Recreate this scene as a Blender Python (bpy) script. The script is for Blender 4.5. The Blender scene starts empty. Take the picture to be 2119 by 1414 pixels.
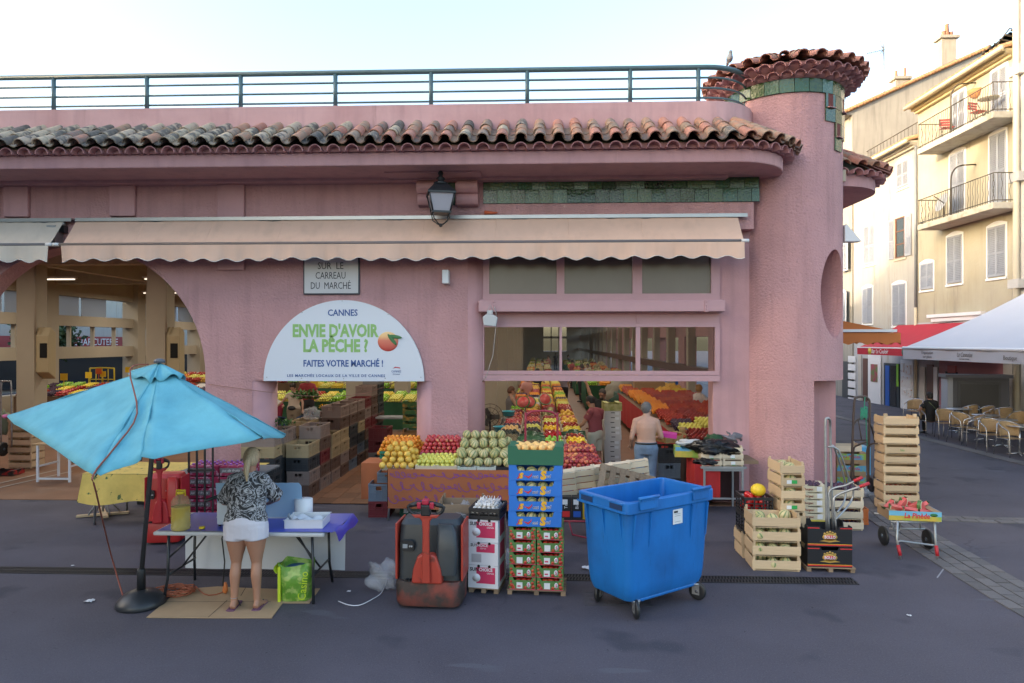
import bpy, bmesh, math, random
from mathutils import Vector, Matrix, Euler
PI=math.pi; R=math.radians
random.seed(7)
S=bpy.context.scene
C=bpy.data.collections.new('place'); S.collection.children.link(C)
# ---------------- camera ----------------
F=1413.0; CX=1059.5; CY=707.0; H=2.75; YAW=R(2.21)
cam=bpy.data.cameras.new('camera'); cam.lens=24.0; cam.sensor_width=36.0; cam.clip_end=400; cam.clip_start=.05
camo=bpy.data.objects.new('camera',cam); C.objects.link(camo)
camo.location=(0,0,H); camo.rotation_euler=(PI/2,0,YAW); S.camera=camo
# ---------------- light ----------------
SUN_EL=11.5; SUN_AZ=(-0.92,-0.40)      # horizontal direction towards the sun
w=bpy.data.worlds.new('World'); S.world=w; w.use_nodes=True
nt=w.node_tree; nt.nodes.clear()
sky=nt.nodes.new('ShaderNodeTexSky'); sky.sky_type='NISHITA'; sky.sun_disc=False
sky.sun_elevation=R(SUN_EL); sky.sun_rotation=math.atan2(SUN_AZ[0],SUN_AZ[1])
sky.air_density=1.0; sky.dust_density=3.5; sky.ozone_density=1.0; sky.altitude=10
bg=nt.nodes.new('ShaderNodeBackground'); bg.inputs[1].default_value=0.15
wo=nt.nodes.new('ShaderNodeOutputWorld'); nt.links.new(sky.outputs[0],bg.inputs[0]); nt.links.new(bg.outputs[0],wo.inputs[0])
sl=bpy.data.lights.new('sun','SUN'); sl.energy=1.0; sl.angle=R(.5); sl.color=(1,.80,.58)
so=bpy.data.objects.new('sun',sl); C.objects.link(so)
sd=Vector((SUN_AZ[0],SUN_AZ[1],0)).normalized()*math.cos(R(SUN_EL)); sd.z=math.sin(R(SUN_EL))
so.rotation_euler=sd.to_track_quat('Z','Y').to_euler(); so.location=(-20,-10,30)
S.view_settings.view_transform='Standard'; S.view_settings.look='None'; S.view_settings.gamma=1
S.view_settings.use_curve_mapping=False; S.view_settings.exposure=2.52
S.render.engine='CYCLES'
S.cycles.max_bounces=8; S.cycles.diffuse_bounces=5; S.cycles.transparent_max_bounces=12; S.cycles.caustics_reflective=False; S.cycles.caustics_refractive=False
# ---------------- pixel helper: a point of the photograph on a plane of the place ----------------
ca,sa=math.cos(YAW),math.sin(YAW)
def ray(px,py):
    a=(px-CX)/F; b=(CY-py)/F
    return Vector((-sa+a*ca, ca+a*sa, b))
def at(px,py,z=None,Y=None,X=None):
    d=ray(px,py)
    if z is not None: t=(z-H)/d.z
    elif Y is not None: t=Y/d.y
    else: t=X/d.x
    return Vector((0,0,H))+d*t
def G(px,py,z=0): return at(px,py,z=z)
# ---------------- materials ----------------
MATS={}
def M(name,col,rough=.6,metal=0.,var=0.,vs=3.,bump=0.,bs=40.,spec=None,rand=0.,alpha=None,trans=0.,col2=None,c2s=2.,c2t=.5,c2w=.1,coat=0.,grain=None,streak=0.):
    if name in MATS: return MATS[name]
    m=bpy.data.materials.new(name); m.use_nodes=True; n=m.node_tree; b=n.nodes['Principled BSDF']; L=n.links
    b.inputs['Roughness'].default_value=rough; b.inputs['Metallic'].default_value=metal
    if spec is not None: b.inputs['Specular IOR Level'].default_value=spec
    if coat: b.inputs['Coat Weight'].default_value=coat; b.inputs['Coat Roughness'].default_value=.1
    if trans: b.inputs['Transmission Weight'].default_value=trans
    if alpha is not None: b.inputs['Alpha'].default_value=alpha
    c=n.nodes.new('ShaderNodeRGB'); c.outputs[0].default_value=(*col,1); out=c.outputs[0]
    tc=n.nodes.new('ShaderNodeTexCoord'); vec=tc.outputs['Object']
    if grain:
        mp=n.nodes.new('ShaderNodeMapping'); mp.inputs['Scale'].default_value=grain; L.new(vec,mp.inputs[0]); vec=mp.outputs[0]
    if rand or True:
        oi=n.nodes.new('ShaderNodeObjectInfo')
        ad=n.nodes.new('ShaderNodeVectorMath'); ad.operation='ADD'; mu=n.nodes.new('ShaderNodeMath'); mu.operation='MULTIPLY'; mu.inputs[1].default_value=37.
        L.new(oi.outputs['Random'],mu.inputs[0]); L.new(vec,ad.inputs[0]); L.new(mu.outputs[0],ad.inputs[1]); vec2=ad.outputs[0]
    if col2:
        ns=n.nodes.new('ShaderNodeTexNoise'); ns.inputs['Scale'].default_value=c2s; ns.inputs['Detail'].default_value=5; L.new(vec2,ns.inputs['Vector'])
        mr=n.nodes.new('ShaderNodeMapRange'); mr.inputs['From Min'].default_value=c2t-c2w; mr.inputs['From Max'].default_value=c2t+c2w; L.new(ns.outputs[0],mr.inputs[0])
        mx=n.nodes.new('ShaderNodeMix'); mx.data_type='RGBA'; mx.inputs['B'].default_value=(*col2,1); L.new(out,mx.inputs['A']); L.new(mr.outputs[0],mx.inputs['Factor']); out=mx.outputs['Result']
    if var:
        ns=n.nodes.new('ShaderNodeTexNoise'); ns.inputs['Scale'].default_value=vs; ns.inputs['Detail'].default_value=6; ns.inputs['Roughness'].default_value=.6; L.new(vec2,ns.inputs['Vector'])
        mr=n.nodes.new('ShaderNodeMapRange'); mr.inputs['From Min'].default_value=.25; mr.inputs['From Max'].default_value=.75; mr.inputs['To Min'].default_value=1-var; mr.inputs['To Max'].default_value=1+var; L.new(ns.outputs[0],mr.inputs[0])
        vm=n.nodes.new('ShaderNodeVectorMath'); vm.operation='SCALE'; L.new(out,vm.inputs[0]); L.new(mr.outputs[0],vm.inputs['Scale']); out=vm.outputs[0]
    if streak:
        mp=n.nodes.new('ShaderNodeMapping'); mp.inputs['Scale'].default_value=(3.5,3.5,.35); L.new(tc.outputs['Object'],mp.inputs[0])
        ns=n.nodes.new('ShaderNodeTexNoise'); ns.inputs['Scale'].default_value=1.6; ns.inputs['Detail'].default_value=7; L.new(mp.outputs[0],ns.inputs['Vector'])
        mr=n.nodes.new('ShaderNodeMapRange'); mr.inputs['From Min'].default_value=.5; mr.inputs['From Max'].default_value=.8; mr.inputs['To Min'].default_value=1.; mr.inputs['To Max'].default_value=1-streak; L.new(ns.outputs[0],mr.inputs[0])
        vm=n.nodes.new('ShaderNodeVectorMath'); vm.operation='SCALE'; L.new(out,vm.inputs[0]); L.new(mr.outputs[0],vm.inputs['Scale']); out=vm.outputs[0]
    if rand:
        mr=n.nodes.new('ShaderNodeMapRange'); mr.inputs['To Min'].default_value=1-rand; mr.inputs['To Max'].default_value=1+rand*.6; L.new(oi.outputs['Random'],mr.inputs[0])
        vm=n.nodes.new('ShaderNodeVectorMath'); vm.operation='SCALE'; L.new(out,vm.inputs[0]); L.new(mr.outputs[0],vm.inputs['Scale']); out=vm.outputs[0]
    L.new(out,b.inputs['Base Color'])
    if bump:
        ns=n.nodes.new('ShaderNodeTexNoise'); ns.inputs['Scale'].default_value=bs; ns.inputs['Detail'].default_value=4; L.new(vec,ns.inputs['Vector'])
        bp=n.nodes.new('ShaderNodeBump'); bp.inputs['Strength'].default_value=1; bp.inputs['Distance'].default_value=bump; L.new(ns.outputs[0],bp.inputs['Height']); L.new(bp.outputs[0],b.inputs['Normal'])
    MATS[name]=m; return m
def rampmat(name,stops,tex='rand',rough=.5,scale=3.,bump=0.,bs=30.,coat=0.,axis=None):
    """colour picked from stops by the object's own random number (rand), a noise, or a wave"""
    if name in MATS: return MATS[name]
    m=M(name,(1,1,1),rough,bump=bump,bs=bs,coat=coat); n=m.node_tree; L=n.links; b=n.nodes['Principled BSDF']
    r=n.nodes.new('ShaderNodeValToRGB'); e=r.color_ramp.elements
    e[0].position=stops[0][0]; e[0].color=(*stops[0][1],1); e[1].position=stops[-1][0]; e[1].color=(*stops[-1][1],1)
    for p,c in stops[1:-1]:
        q=e.new(p); q.color=(*c,1)
    tc=n.nodes.new('ShaderNodeTexCoord'); oi=n.nodes.new('ShaderNodeObjectInfo')
    if tex=='rand': L.new(oi.outputs['Random'],r.inputs[0])
    elif tex=='noise' or tex=='mixed':
        ns=n.nodes.new('ShaderNodeTexNoise'); ns.inputs['Scale'].default_value=scale; ns.inputs['Detail'].default_value=5
        ad=n.nodes.new('ShaderNodeVectorMath'); ad.operation='ADD'; mu=n.nodes.new('ShaderNodeMath'); mu.operation='MULTIPLY'; mu.inputs[1].default_value=37.
        L.new(oi.outputs['Random'],mu.inputs[0]); L.new(tc.outputs['Object'],ad.inputs[0]); L.new(mu.outputs[0],ad.inputs[1]); L.new(ad.outputs[0],ns.inputs['Vector'])
        if tex=='mixed':
            a=n.nodes.new('ShaderNodeMath'); a.operation='MULTIPLY_ADD'; a.inputs[1].default_value=.7; L.new(oi.outputs['Random'],a.inputs[0])
            s2=n.nodes.new('ShaderNodeMath'); s2.operation='SUBTRACT'; s2.inputs[1].default_value=.35; L.new(ns.outputs[0],s2.inputs[0]); L.new(s2.outputs[0],a.inputs[2]); L.new(a.outputs[0],r.inputs[0])
        else: L.new(ns.outputs[0],r.inputs[0])
    elif tex=='grad':
        sp=n.nodes.new('ShaderNodeSeparateXYZ'); L.new(tc.outputs['Generated'],sp.inputs[0]); L.new(sp.outputs[axis or 2],r.inputs[0])
    L.new(r.outputs[0],b.inputs['Base Color']); return m
# ---------------- mesh builder ----------------
class MB:
    def __init__(s): s.v=[]; s.f=[]; s.mi=[]; s.m=Matrix(); s.k=0; s.sm=[]; s.smooth=False
    def add(s,vs,fs):
        o=len(s.v); s.v+= [tuple(s.m@Vector(p)) for p in vs]; s.f+=[tuple(i+o for i in f) for f in fs]; s.mi+=[s.k]*len(fs); s.sm+=[s.smooth]*len(fs)
        return s
    def box(s,x0,x1,y0,y1,z0,z1):
        sm=s.smooth; s.smooth=False
        s.add([(x0,y0,z0),(x1,y0,z0),(x1,y1,z0),(x0,y1,z0),(x0,y0,z1),(x1,y0,z1),(x1,y1,z1),(x0,y1,z1)],[(0,3,2,1),(4,5,6,7),(0,1,5,4),(1,2,6,5),(2,3,7,6),(3,0,4,7)]); s.smooth=sm; return s
    def cb(s,c,d): return s.box(c[0]-d[0]/2,c[0]+d[0]/2,c[1]-d[1]/2,c[1]+d[1]/2,c[2]-d[2]/2,c[2]+d[2]/2)
    def prism(s,pts,h0,h1,axis='z',holes=False):
        """polygon (2-D, counter-clockwise) extruded along an axis; axis y: pts are (x,z); axis x: pts are (y,z)"""
        n=len(pts)
        g={'z':lambda p,h:(p[0],p[1],h),'y':lambda p,h:(p[0],h,p[1]),'x':lambda p,h:(h,p[0],p[1])}[axis]
        vs=[g(p,h0) for p in pts]+[g(p,h1) for p in pts]
        fs=[tuple(range(n))[::-1],tuple(range(n,2*n))]+[(i,(i+1)%n,n+(i+1)%n,n+i) for i in range(n)]
        return s.add(vs,fs)
    def tube(s,pts,r,n=8,cap=True,closed=False):
        pts=[Vector(p) for p in pts]; N=len(pts); rs=r if isinstance(r,(list,tuple)) else [r]*N
        vs=[]; up=None
        for i,p in enumerate(pts):
            a=pts[i-1] if (i>0 or closed) else p; b=pts[(i+1)%N] if (i<N-1 or closed) else p
            t=(b-a); t=t.normalized() if t.length>1e-9 else Vector((0,0,1))
            if up is None: up=Vector((0,0,1)) if abs(t.z)<.9 else Vector((1,0,0))
            x=t.cross(up)
            if x.length<1e-5: x=t.cross(Vector((0,1,0)))
            x.normalize(); y=x.cross(t).normalized(); up=y
            for k in range(n):
                q=2*PI*k/n; vs.append(p+(x*math.cos(q)+y*math.sin(q))*rs[i])
        fs=[]
        for i in range(N if closed else N-1):
            j=(i+1)%N
            for k in range(n): fs.append((i*n+k,i*n+(k+1)%n,j*n+(k+1)%n,j*n+k))
        if cap and not closed: fs+=[tuple(range(n))[::-1],tuple(range((N-1)*n,N*n))]
        sm=s.smooth; s.smooth=n>4; s.add(vs,fs); s.smooth=sm; return s
    def lathe(s,prof,n=16,c=(0,0,0),cap=True):
        """prof: (radius, height) from bottom to top"""
        vs=[]; N=len(prof)
        for r,z in prof:
            for k in range(n): q=2*PI*k/n; vs.append((c[0]+r*math.cos(q),c[1]+r*math.sin(q),c[2]+z))
        fs=[(i*n+k,i*n+(k+1)%n,(i+1)*n+(k+1)%n,(i+1)*n+k) for i in range(N-1) for k in range(n)]
        if cap: fs+=[tuple(range(n))[::-1],tuple(range((N-1)*n,N*n))]
        sm=s.smooth; s.smooth=True; s.add(vs,fs); s.smooth=sm; return s
    def sphere(s,c,r,n=10,m=6,sc=(1,1,1)):
        vs=[(c[0],c[1],c[2]-r*sc[2])]
        for i in range(1,m):
            t=PI*i/m
            for k in range(n): q=2*PI*k/n; vs.append((c[0]+r*sc[0]*math.sin(t)*math.cos(q),c[1]+r*sc[1]*math.sin(t)*math.sin(q),c[2]-r*sc[2]*math.cos(t)))
        vs.append((c[0],c[1],c[2]+r*sc[2])); last=len(vs)-1
        fs=[(0,1+(k+1)%n,1+k) for k in range(n)]
        for i in range(m-2):
            for k in range(n): a=1+i*n; fs.append((a+k,a+(k+1)%n,a+n+(k+1)%n,a+n+k))
        a=1+(m-2)*n; fs+=[(a+k,a+(k+1)%n,last) for k in range(n)]
        sm=s.smooth; s.smooth=True; s.add(vs,fs); s.smooth=sm; return s
    def grid(s,fn,nu,nv):
        vs=[fn(i/nu,j/nv) for j in range(nv+1) for i in range(nu+1)]
        fs=[(j*(nu+1)+i,j*(nu+1)+i+1,(j+1)*(nu+1)+i+1,(j+1)*(nu+1)+i) for j in range(nv) for i in range(nu)]
        return s.add(vs,fs)
    def mesh(s,name,mats):
        me=bpy.data.meshes.new(name); me.from_pydata(s.v,[],s.f)
        if not isinstance(mats,(list,tuple)): mats=[mats]
        for m in mats: me.materials.append(m)
        if len(mats)>1: me.polygons.foreach_set('material_index',s.mi)
        me.polygons.foreach_set('use_smooth',s.sm); me.update(); return me
    def build(s,name,mats,parent=None,**k): return put(name,s.mesh(name,mats),parent,**k)
def props(o,label=None,cat=None,group=None,kind=None):
    if label: o['label']=label
    if cat: o['category']=cat
    if group: o['group']=group
    if kind: o['kind']=kind
    return o
def put(name,me,parent=None,loc=None,rot=None,sc=None,**k):
    o=bpy.data.objects.new(name,me); C.objects.link(o)
    if parent: o.parent=parent
    if loc is not None: o.location=loc
    if rot is not None: o.rotation_euler=rot
    if sc is not None: o.scale=sc
    return props(o,**k)
def thing(name,label,cat,loc=(0,0,0),rz=0.,group=None,rot=None):
    o=put(name,None,None,loc,rot or (0,0,rz),label=label,cat=cat,group=group); o.empty_display_size=.1; return o
KIDS={}
def copy_tree(o,parent=None,loc=None,rot=None,label=None,group=None):
    c=o.copy(); C.objects.link(c); c.parent=parent
    if loc is not None: c.location=loc
    if rot is not None: c.rotation_euler=rot if isinstance(rot,(tuple,Euler)) else (0,0,rot)
    if label: c['label']=label
    if group: c['group']=group
    if o.name not in KIDS: KIDS[o.name]=list(o.children)
    for ch in KIDS[o.name]: copy_tree(ch,c)
    return c
UC={}
def cube(mat,bev=True):
    if mat.name not in UC:
        UC[mat.name]=MB().box(-.5,.5,-.5,.5,-.5,.5).mesh('board',mat)
    return UC[mat.name]
def slat(name,c,d,mat,parent,rot=None): return put(name,cube(mat),parent,c,rot,d)
def bevel(o,w=.01,seg=2,ang=35):
    m=o.modifiers.new('b','BEVEL'); m.width=w; m.segments=seg; m.limit_method='ANGLE'; m.angle_limit=R(ang); return o
def bake(o):
    dg=bpy.context.evaluated_depsgraph_get(); me=bpy.data.meshes.new_from_object(o.evaluated_get(dg)); o.modifiers.clear(); o.data=me; return o
def shade(o,ang=40):
    me=o.data; me.polygons.foreach_set('use_smooth',[True]*len(me.polygons))
    try: me.set_sharp_from_angle(angle=R(ang))
    except Exception: pass
    return o
# text as a thin mesh lying in the XZ plane, facing -Y, origin at its centre
TX={}
def text(body,size,mat,parent,loc,rot=(0,0,0),width=None,bold=0.,shear=0.,ext=.0015,align='CENTER',name='lettering',sp=1.,key=True):
    k=(body,size,mat.name,width,bold,shear,ext,align,sp)
    if k not in TX:
        cu=bpy.data.curves.new('t','FONT'); cu.body=body; cu.size=size; cu.align_x=align; cu.align_y='CENTER'; cu.offset=bold; cu.shear=shear; cu.extrude=ext; cu.resolution_u=2; cu.space_character=sp; cu.space_line=1.0
        o=bpy.data.objects.new('t',cu); C.objects.link(o); bpy.context.view_layer.update()
        me=bpy.data.meshes.new_from_object(o.evaluated_get(bpy.context.evaluated_depsgraph_get())); bpy.data.objects.remove(o)
        xs=[v.co.x for v in me.vertices]; f=1.
        if width and xs: f=width/(max(xs)-min(xs))
        me.transform(Matrix.Rotation(PI/2,4,'X')@Matrix.Diagonal((f,1,1,1)))
        me.materials.clear(); me.materials.append(mat); TX[k]=me
    return put(name,TX[k],parent,loc,rot)
def catenary(a,b,sag,n=10):
    a=Vector(a); b=Vector(b); return [a.lerp(b,i/n)-Vector((0,0,sag*4*(i/n)*(1-i/n))) for i in range(n+1)]
# ---------------- palette ----------------
pink=M('rough pink render',(.53,.295,.30),.9,var=.10,vs=1.3,bump=.020,bs=31,streak=.2)
pinks=M('smooth pink paint',(.52,.29,.30),.75,var=.09,vs=2,bump=.004,bs=40,streak=.18,col2=(.47,.26,.28),c2s=1.3,c2t=.6,c2w=.08)
pinkf=M('pink painted metal',(.49,.285,.31),.45,var=.05)
pinkd=M('pink dipped clay',(.42,.21,.215),.85,var=.15,vs=6)
pinkp=M('weathered pink parapet',(.60,.36,.36),.85,var=.1,vs=1.5,bump=.003,bs=15,col2=(.50,.27,.27),c2s=.9,c2t=.58,c2w=.12,streak=.2)
steelg=M('grey green rail paint',(.085,.145,.16),.4,var=.1)
alu=M('dull aluminium',(.42,.43,.44),.38,metal=.7,var=.1)
galv=M('galvanised steel',(.36,.37,.38),.45,metal=.75,var=.15,vs=20)
blk=M('black plastic',(.018,.019,.021),.45,var=.2,vs=8)
blkm=M('black painted metal',(.02,.022,.026),.35)
beige=M('beige interior paint',(.40,.35,.27),.8,var=.06,vs=1.2)
ceilm=M('cream ceiling paint',(.40,.345,.27),.85,var=.1)
white=M('white paint',(.72,.73,.75),.55,var=.03)
woodp=M('pale poplar wood',(.60,.44,.27),.7,rand=.22,var=.14,vs=3,grain=(1.2,9,9))
woodw=M('whitish poplar wood',(.66,.55,.40),.7,rand=.2,var=.10,vs=3,grain=(1.2,9,9))
woodo=M('old grey wood',(.27,.19,.125),.85,rand=.3,var=.25,vs=3,grain=(1,9,9))
dark=M('dark gap',(.006,.006,.006),.9)
# ---------------- ground ----------------
asph=M('worn asphalt',(.078,.069,.089),.82,var=.16,vs=.8,bump=.004,bs=120,col2=(.062,.054,.070),c2s=1.1,c2t=.56,c2w=.16)
PINKN=1
n=asph.node_tree; L=n.links; b=n.nodes['Principled BSDF']; src=b.inputs['Base Color'].links[0].from_socket   # aggregate speckle and pale scuffs
tc=n.nodes.new('ShaderNodeTexCoord')
def mixin(n,src,scale,lo,hi,col,detail=3,stretch=None,rough=.6):
    L=n.links; ns=n.nodes.new('ShaderNodeTexNoise'); ns.inputs['Scale'].default_value=scale; ns.inputs['Detail'].default_value=detail; ns.inputs['Roughness'].default_value=rough
    tc=n.nodes.new('ShaderNodeTexCoord')
    if stretch:
        mp=n.nodes.new('ShaderNodeMapping'); mp.inputs['Scale'].default_value=stretch; L.new(tc.outputs['Object'],mp.inputs[0]); L.new(mp.outputs[0],ns.inputs['Vector'])
    else: L.new(tc.outputs['Object'],ns.inputs['Vector'])
    mr=n.nodes.new('ShaderNodeMapRange'); mr.inputs['From Min'].default_value=lo; mr.inputs['From Max'].default_value=hi; L.new(ns.outputs[0],mr.inputs[0])
    mx=n.nodes.new('ShaderNodeMix'); mx.data_type='RGBA'; L.new(mr.outputs[0],mx.inputs['Factor']); L.new(src,mx.inputs['A']); mx.inputs['B'].default_value=(*col,1); return mx.outputs['Result']
o=mixin(n,src,55,.5,.9,(.11,.105,.115)); o=mixin(n,o,2.3,.66,.9,(.11,.10,.11),8,rough=.75); o=mixin(n,o,4.,.66,.74,(.03,.028,.033),6,rough=.7)
o=mixin(n,o,.9,.60,.66,(.043,.041,.056),3,rough=.5); o=mixin(n,o,1.7,.68,.71,(.092,.088,.108),2,stretch=(.35,1.6,1),rough=.5); o=mixin(n,o,14,.72,.76,(.028,.026,.032),2)
o=mixin(n,o,90,.60,.72,(.13,.12,.14),2); o=mixin(n,o,70,.62,.74,(.035,.032,.042),2)
def cracks(n,src,scale,wd,col,seed=0.,mask=.5):
    L=n.links; tc=n.nodes.new('ShaderNodeTexCoord'); ns=n.nodes.new('ShaderNodeTexNoise'); ns.inputs['Scale'].default_value=scale*2.5; ns.inputs['Detail'].default_value=6; L.new(tc.outputs['Object'],ns.inputs['Vector'])
    sc=n.nodes.new('ShaderNodeVectorMath'); sc.operation='SCALE'; sc.inputs['Scale'].default_value=.55/scale; L.new(ns.outputs['Color'],sc.inputs[0]); ad=n.nodes.new('ShaderNodeVectorMath'); ad.operation='ADD'; L.new(tc.outputs['Object'],ad.inputs[0]); L.new(sc.outputs[0],ad.inputs[1])
    vo=n.nodes.new('ShaderNodeTexVoronoi'); vo.feature='DISTANCE_TO_EDGE'; vo.inputs['Scale'].default_value=scale; L.new(ad.outputs[0],vo.inputs['Vector'])
    mr=n.nodes.new('ShaderNodeMapRange'); mr.inputs['From Min'].default_value=wd; mr.inputs['From Max'].default_value=wd*.3; L.new(vo.outputs['Distance'],mr.inputs[0])
    n2=n.nodes.new('ShaderNodeTexNoise'); n2.inputs['Scale'].default_value=scale*.8; L.new(tc.outputs['Object'],n2.inputs['Vector']); m2=n.nodes.new('ShaderNodeMapRange'); m2.inputs['From Min'].default_value=mask; m2.inputs['From Max'].default_value=mask+.08; L.new(n2.outputs[0],m2.inputs[0])
    mu=n.nodes.new('ShaderNodeMath'); mu.operation='MULTIPLY'; L.new(mr.outputs[0],mu.inputs[0]); L.new(m2.outputs[0],mu.inputs[1]); mx=n.nodes.new('ShaderNodeMix'); mx.data_type='RGBA'; L.new(mu.outputs[0],mx.inputs['Factor']); L.new(src,mx.inputs['A']); mx.inputs['B'].default_value=(*col,1); return mx.outputs['Result']
o=cracks(n,o,.30,.006,(.034,.031,.039),mask=.56)
L.new(o,b.inputs['Base Color'])
for pm in (pinkp,pinks,pink):
    n=pm.node_tree; b=n.nodes['Principled BSDF']; o=mixin(n,b.inputs['Base Color'].links[0].from_socket,1.4,.60,.74,(.40,.23,.22),8,stretch=(3.5,3.5,.18),rough=.75); n.links.new(o,b.inputs['Base Color'])
for pm,lo,cc in ((pink,.60,(.40,.215,.23)),(pinks,.66,(.42,.23,.245))):
    n=pm.node_tree; b=n.nodes['Principled BSDF']; o=mixin(n,b.inputs['Base Color'].links[0].from_socket,24,lo,lo+.12,cc,3,rough=.7); o=mixin(n,o,3.1,.69,.73,(.62,.42,.42),5,rough=.7); o=mixin(n,o,1.9,.66,.8,(.33,.19,.20),7,stretch=(2.2,2.2,.25),rough=.7); n.links.new(o,b.inputs['Base Color'])
g=MB().grid(lambda u,v:(-150+300*u,-60+260*v,0),2,2).build('asphalt_ground',asph,kind='structure')
stone=M('grey paving stone',(.135,.125,.125),.8,rand=.25,var=.2,vs=12,bump=.003)
pst=put('paving_strip',MB().box(-.5,.5,-.5,.5,-.02,.004).mesh('strip_bed',dark),loc=at(2119,1260,z=0),kind='structure',sc=(.1,.1,1))
sc_=MB().box(-.5,.5,-.5,.5,0,1).mesh('paving_stone',stone)
def stones(line,rows,ln,wd,name='paving_stone',parent=None):
    pts=[Vector((p.x,p.y,0)) for p in line]
    d=[0]
    for i in range(1,len(pts)): d.append(d[-1]+(pts[i]-pts[i-1]).length)
    def ev(t):
        for i in range(1,len(pts)):
            if t<=d[i] or i==len(pts)-1:
                u=(t-d[i-1])/(d[i]-d[i-1]); return pts[i-1].lerp(pts[i],u),(pts[i]-pts[i-1]).normalized()
    for r in range(rows):
        t=ln*.5*(r%2)
        while t<d[-1]:
            p,q=ev(t); nrm=Vector((-q.y,q.x,0)); c=p+nrm*(r-(rows-1)/2)*wd
            put(name,sc_,parent,(c.x,c.y,-.02),(0,0,math.atan2(q.y,q.x)+random.uniform(-.02,.02)),(ln-.018,wd-.018,.028+random.uniform(0,.006))); t+=ln
P=lambda x,y:at(x,y,z=0)
pe=put('stone_band',MB().box(-.05,.05,-.05,.05,-.02,.003).mesh('band_bed',dark),loc=(0,0,0),kind='structure')
crv=[P(2200,1285),P(2119,1242),P(2040,1196),P(1960,1148),P(1900,1112),P(1846,1078),P(1812,1050),P(1796,1025)]
stones(crv,4,.26,.17,parent=pe)
stones([P(2200,1079),P(2060,1078),P(1960,1074),P(1925,1068)],2,.26,.17,parent=pe)
kb=put('kerb_line',MB().box(-.05,.05,-.05,.05,-.02,.003).mesh('kerb_bed',dark),loc=(10.9,30,0),kind='structure')
for i in range(60):
    put('kerb_stone',sc_,kb,(0,-20+i*.7,-.02),(0,0,PI/2),(.68,.32,.035))
bpy.data.objects.remove(pst)
# drain channel with slotted gratings
dm=M('cast iron grating',(.035,.034,.038),.55,metal=.4,var=.2)
dxe=P(1742,1203).x; dr=MB().box(-9.5,-9.2+int((dxe+9.2)/.503)*.503+.25,-.11,.11,-.02,.002).build('drain_channel',dark,loc=(0,7.97,0),kind='structure')
gm=MB()
gm.box(-.25,.25,-.11,-.095,0,.008).box(-.25,.25,.095,.11,0,.008).box(-.25,.25,-.008,.008,0,.008)
for i in range(14):
    x=-.235+i*.036
    for y0,y1 in ((-.095,-.008),(.008,.095)): gm.add([(x,y0,.007),(x+.016,y0,.007),(x+.034,y1,.007),(x+.018,y1,.007),(x,y0,0),(x+.016,y0,0),(x+.034,y1,0),(x+.018,y1,0)],[(0,1,2,3),(0,4,5,1),(2,6,7,3),(1,5,6,2),(0,3,7,4)])
gm=gm.mesh('grating',dm)
for i in range(int((dxe+9.2)/.503)+1): put('grating',gm,dr,(-9.2+i*.503,0,0))
# manhole cover under the bin, small litter, chalk mark
mh=MB().box(-.35,.35,-.25,.25,0,.004); 
for i in range(6):
    for j in range(4): mh.box(-.32+i*.11,-.24+i*.11,-.22+j*.11,-.14+j*.11,.004,.008)
mh.build('manhole_cover',M('worn cover iron',(.058,.055,.068),.7,var=.2),loc=tuple(P(1275,1236)),kind='structure')
paperm=M('white paper scrap',(.7,.7,.72),.8)
for k,(x,y,sz) in enumerate([(185,1246,.05),(1215,1178,.07),(1228,1170,.04),(1883,1276,.03),(722,1225,.02),(150,1172,.02)]):
    p=P(x,y); m=MB(); m.grid(lambda u,v:((u-.5)*sz*1.6+random.uniform(-.01,.01),(v-.5)*sz*1.5,.006+random.uniform(0,.35)*sz),4,3)
    m.build('paper_scrap',paperm,loc=tuple(p),label=['crumpled white paper scrap on the asphalt left of the parasol base','larger white paper scrap on the drain left of the blue bin','small white scrap just behind the larger one by the blue bin','tiny white scrap on the open asphalt at lower right','tiny white scrap near the folding table end','tiny pale scrap on the drain behind the parasol cord'][k],cat='litter')
MB().add([tuple(P(1938,1196)+Vector((0,0,.004))),tuple(P(1941,1197)+Vector((0,0,.004))),tuple(P(1968,1160)+Vector((0,0,.004))),tuple(P(1965,1159)+Vector((0,0,.004)))],[(0,1,2,3)]).build('chalk_line',M('chalk',(.3,.3,.32),.9),kind='structure')
# ---------------- market hall ----------------
YF=11.5; T=.43
fx=lambda px,Y=YF: at(px,700,Y=Y).x
fz=lambda px,py,Y=YF: at(px,py,Y=Y).z
hall=thing('market_hall','long pink rendered covered market hall with tiled eaves and round corner tower','building',(0,YF,0))
hall.location=(0,0,0)
aX,aZ,aR=fx(162.5),2.17,2.23
ZD=2.08; ZW=4.62; ZT=5.5
XR=fx(1560)
out=[(-16,0),(aX-aR,0),(aX-aR,aZ)]
out+=[(aX-aR*math.cos(PI*i/40),aZ+aR*math.sin(PI*i/40)) for i in range(1,40)]
out+=[(aX+aR,aZ),(aX+aR,0),(fx(522),0),(fx(522),ZD),(fx(893),ZD),(fx(893),0),(fx(968),0),(fx(968),ZW),(XR,ZW),(XR,ZT),(-16,ZT)]
wall=MB().prism(out,YF,YF+T,'y').build('front_wall',pink,hall)
m=MB()
for px,z1,r in ((522,ZD-.003,.3),(893,ZD-.003,.3),(968,ZW-.003,.27)): m.lathe([(r,0),(r,z1)],28,(fx(px),YF+r+.005,0)); m.build('rounded_pier',pinks,hall); m=MB()
# dirt splash at pier feet
# pilasters on the frieze
for x0,x1,zb in ((-45,0,4.9),(12,63,4.9),(230,283,4.9),(452,508,3.95)):
    o=MB().box(fx(x0),fx(x1),YF-.07,YF-.002,zb if zb>4 else fz(480,560),5.43).build('pilaster',pinks,hall); bevel(o,.015)
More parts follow.
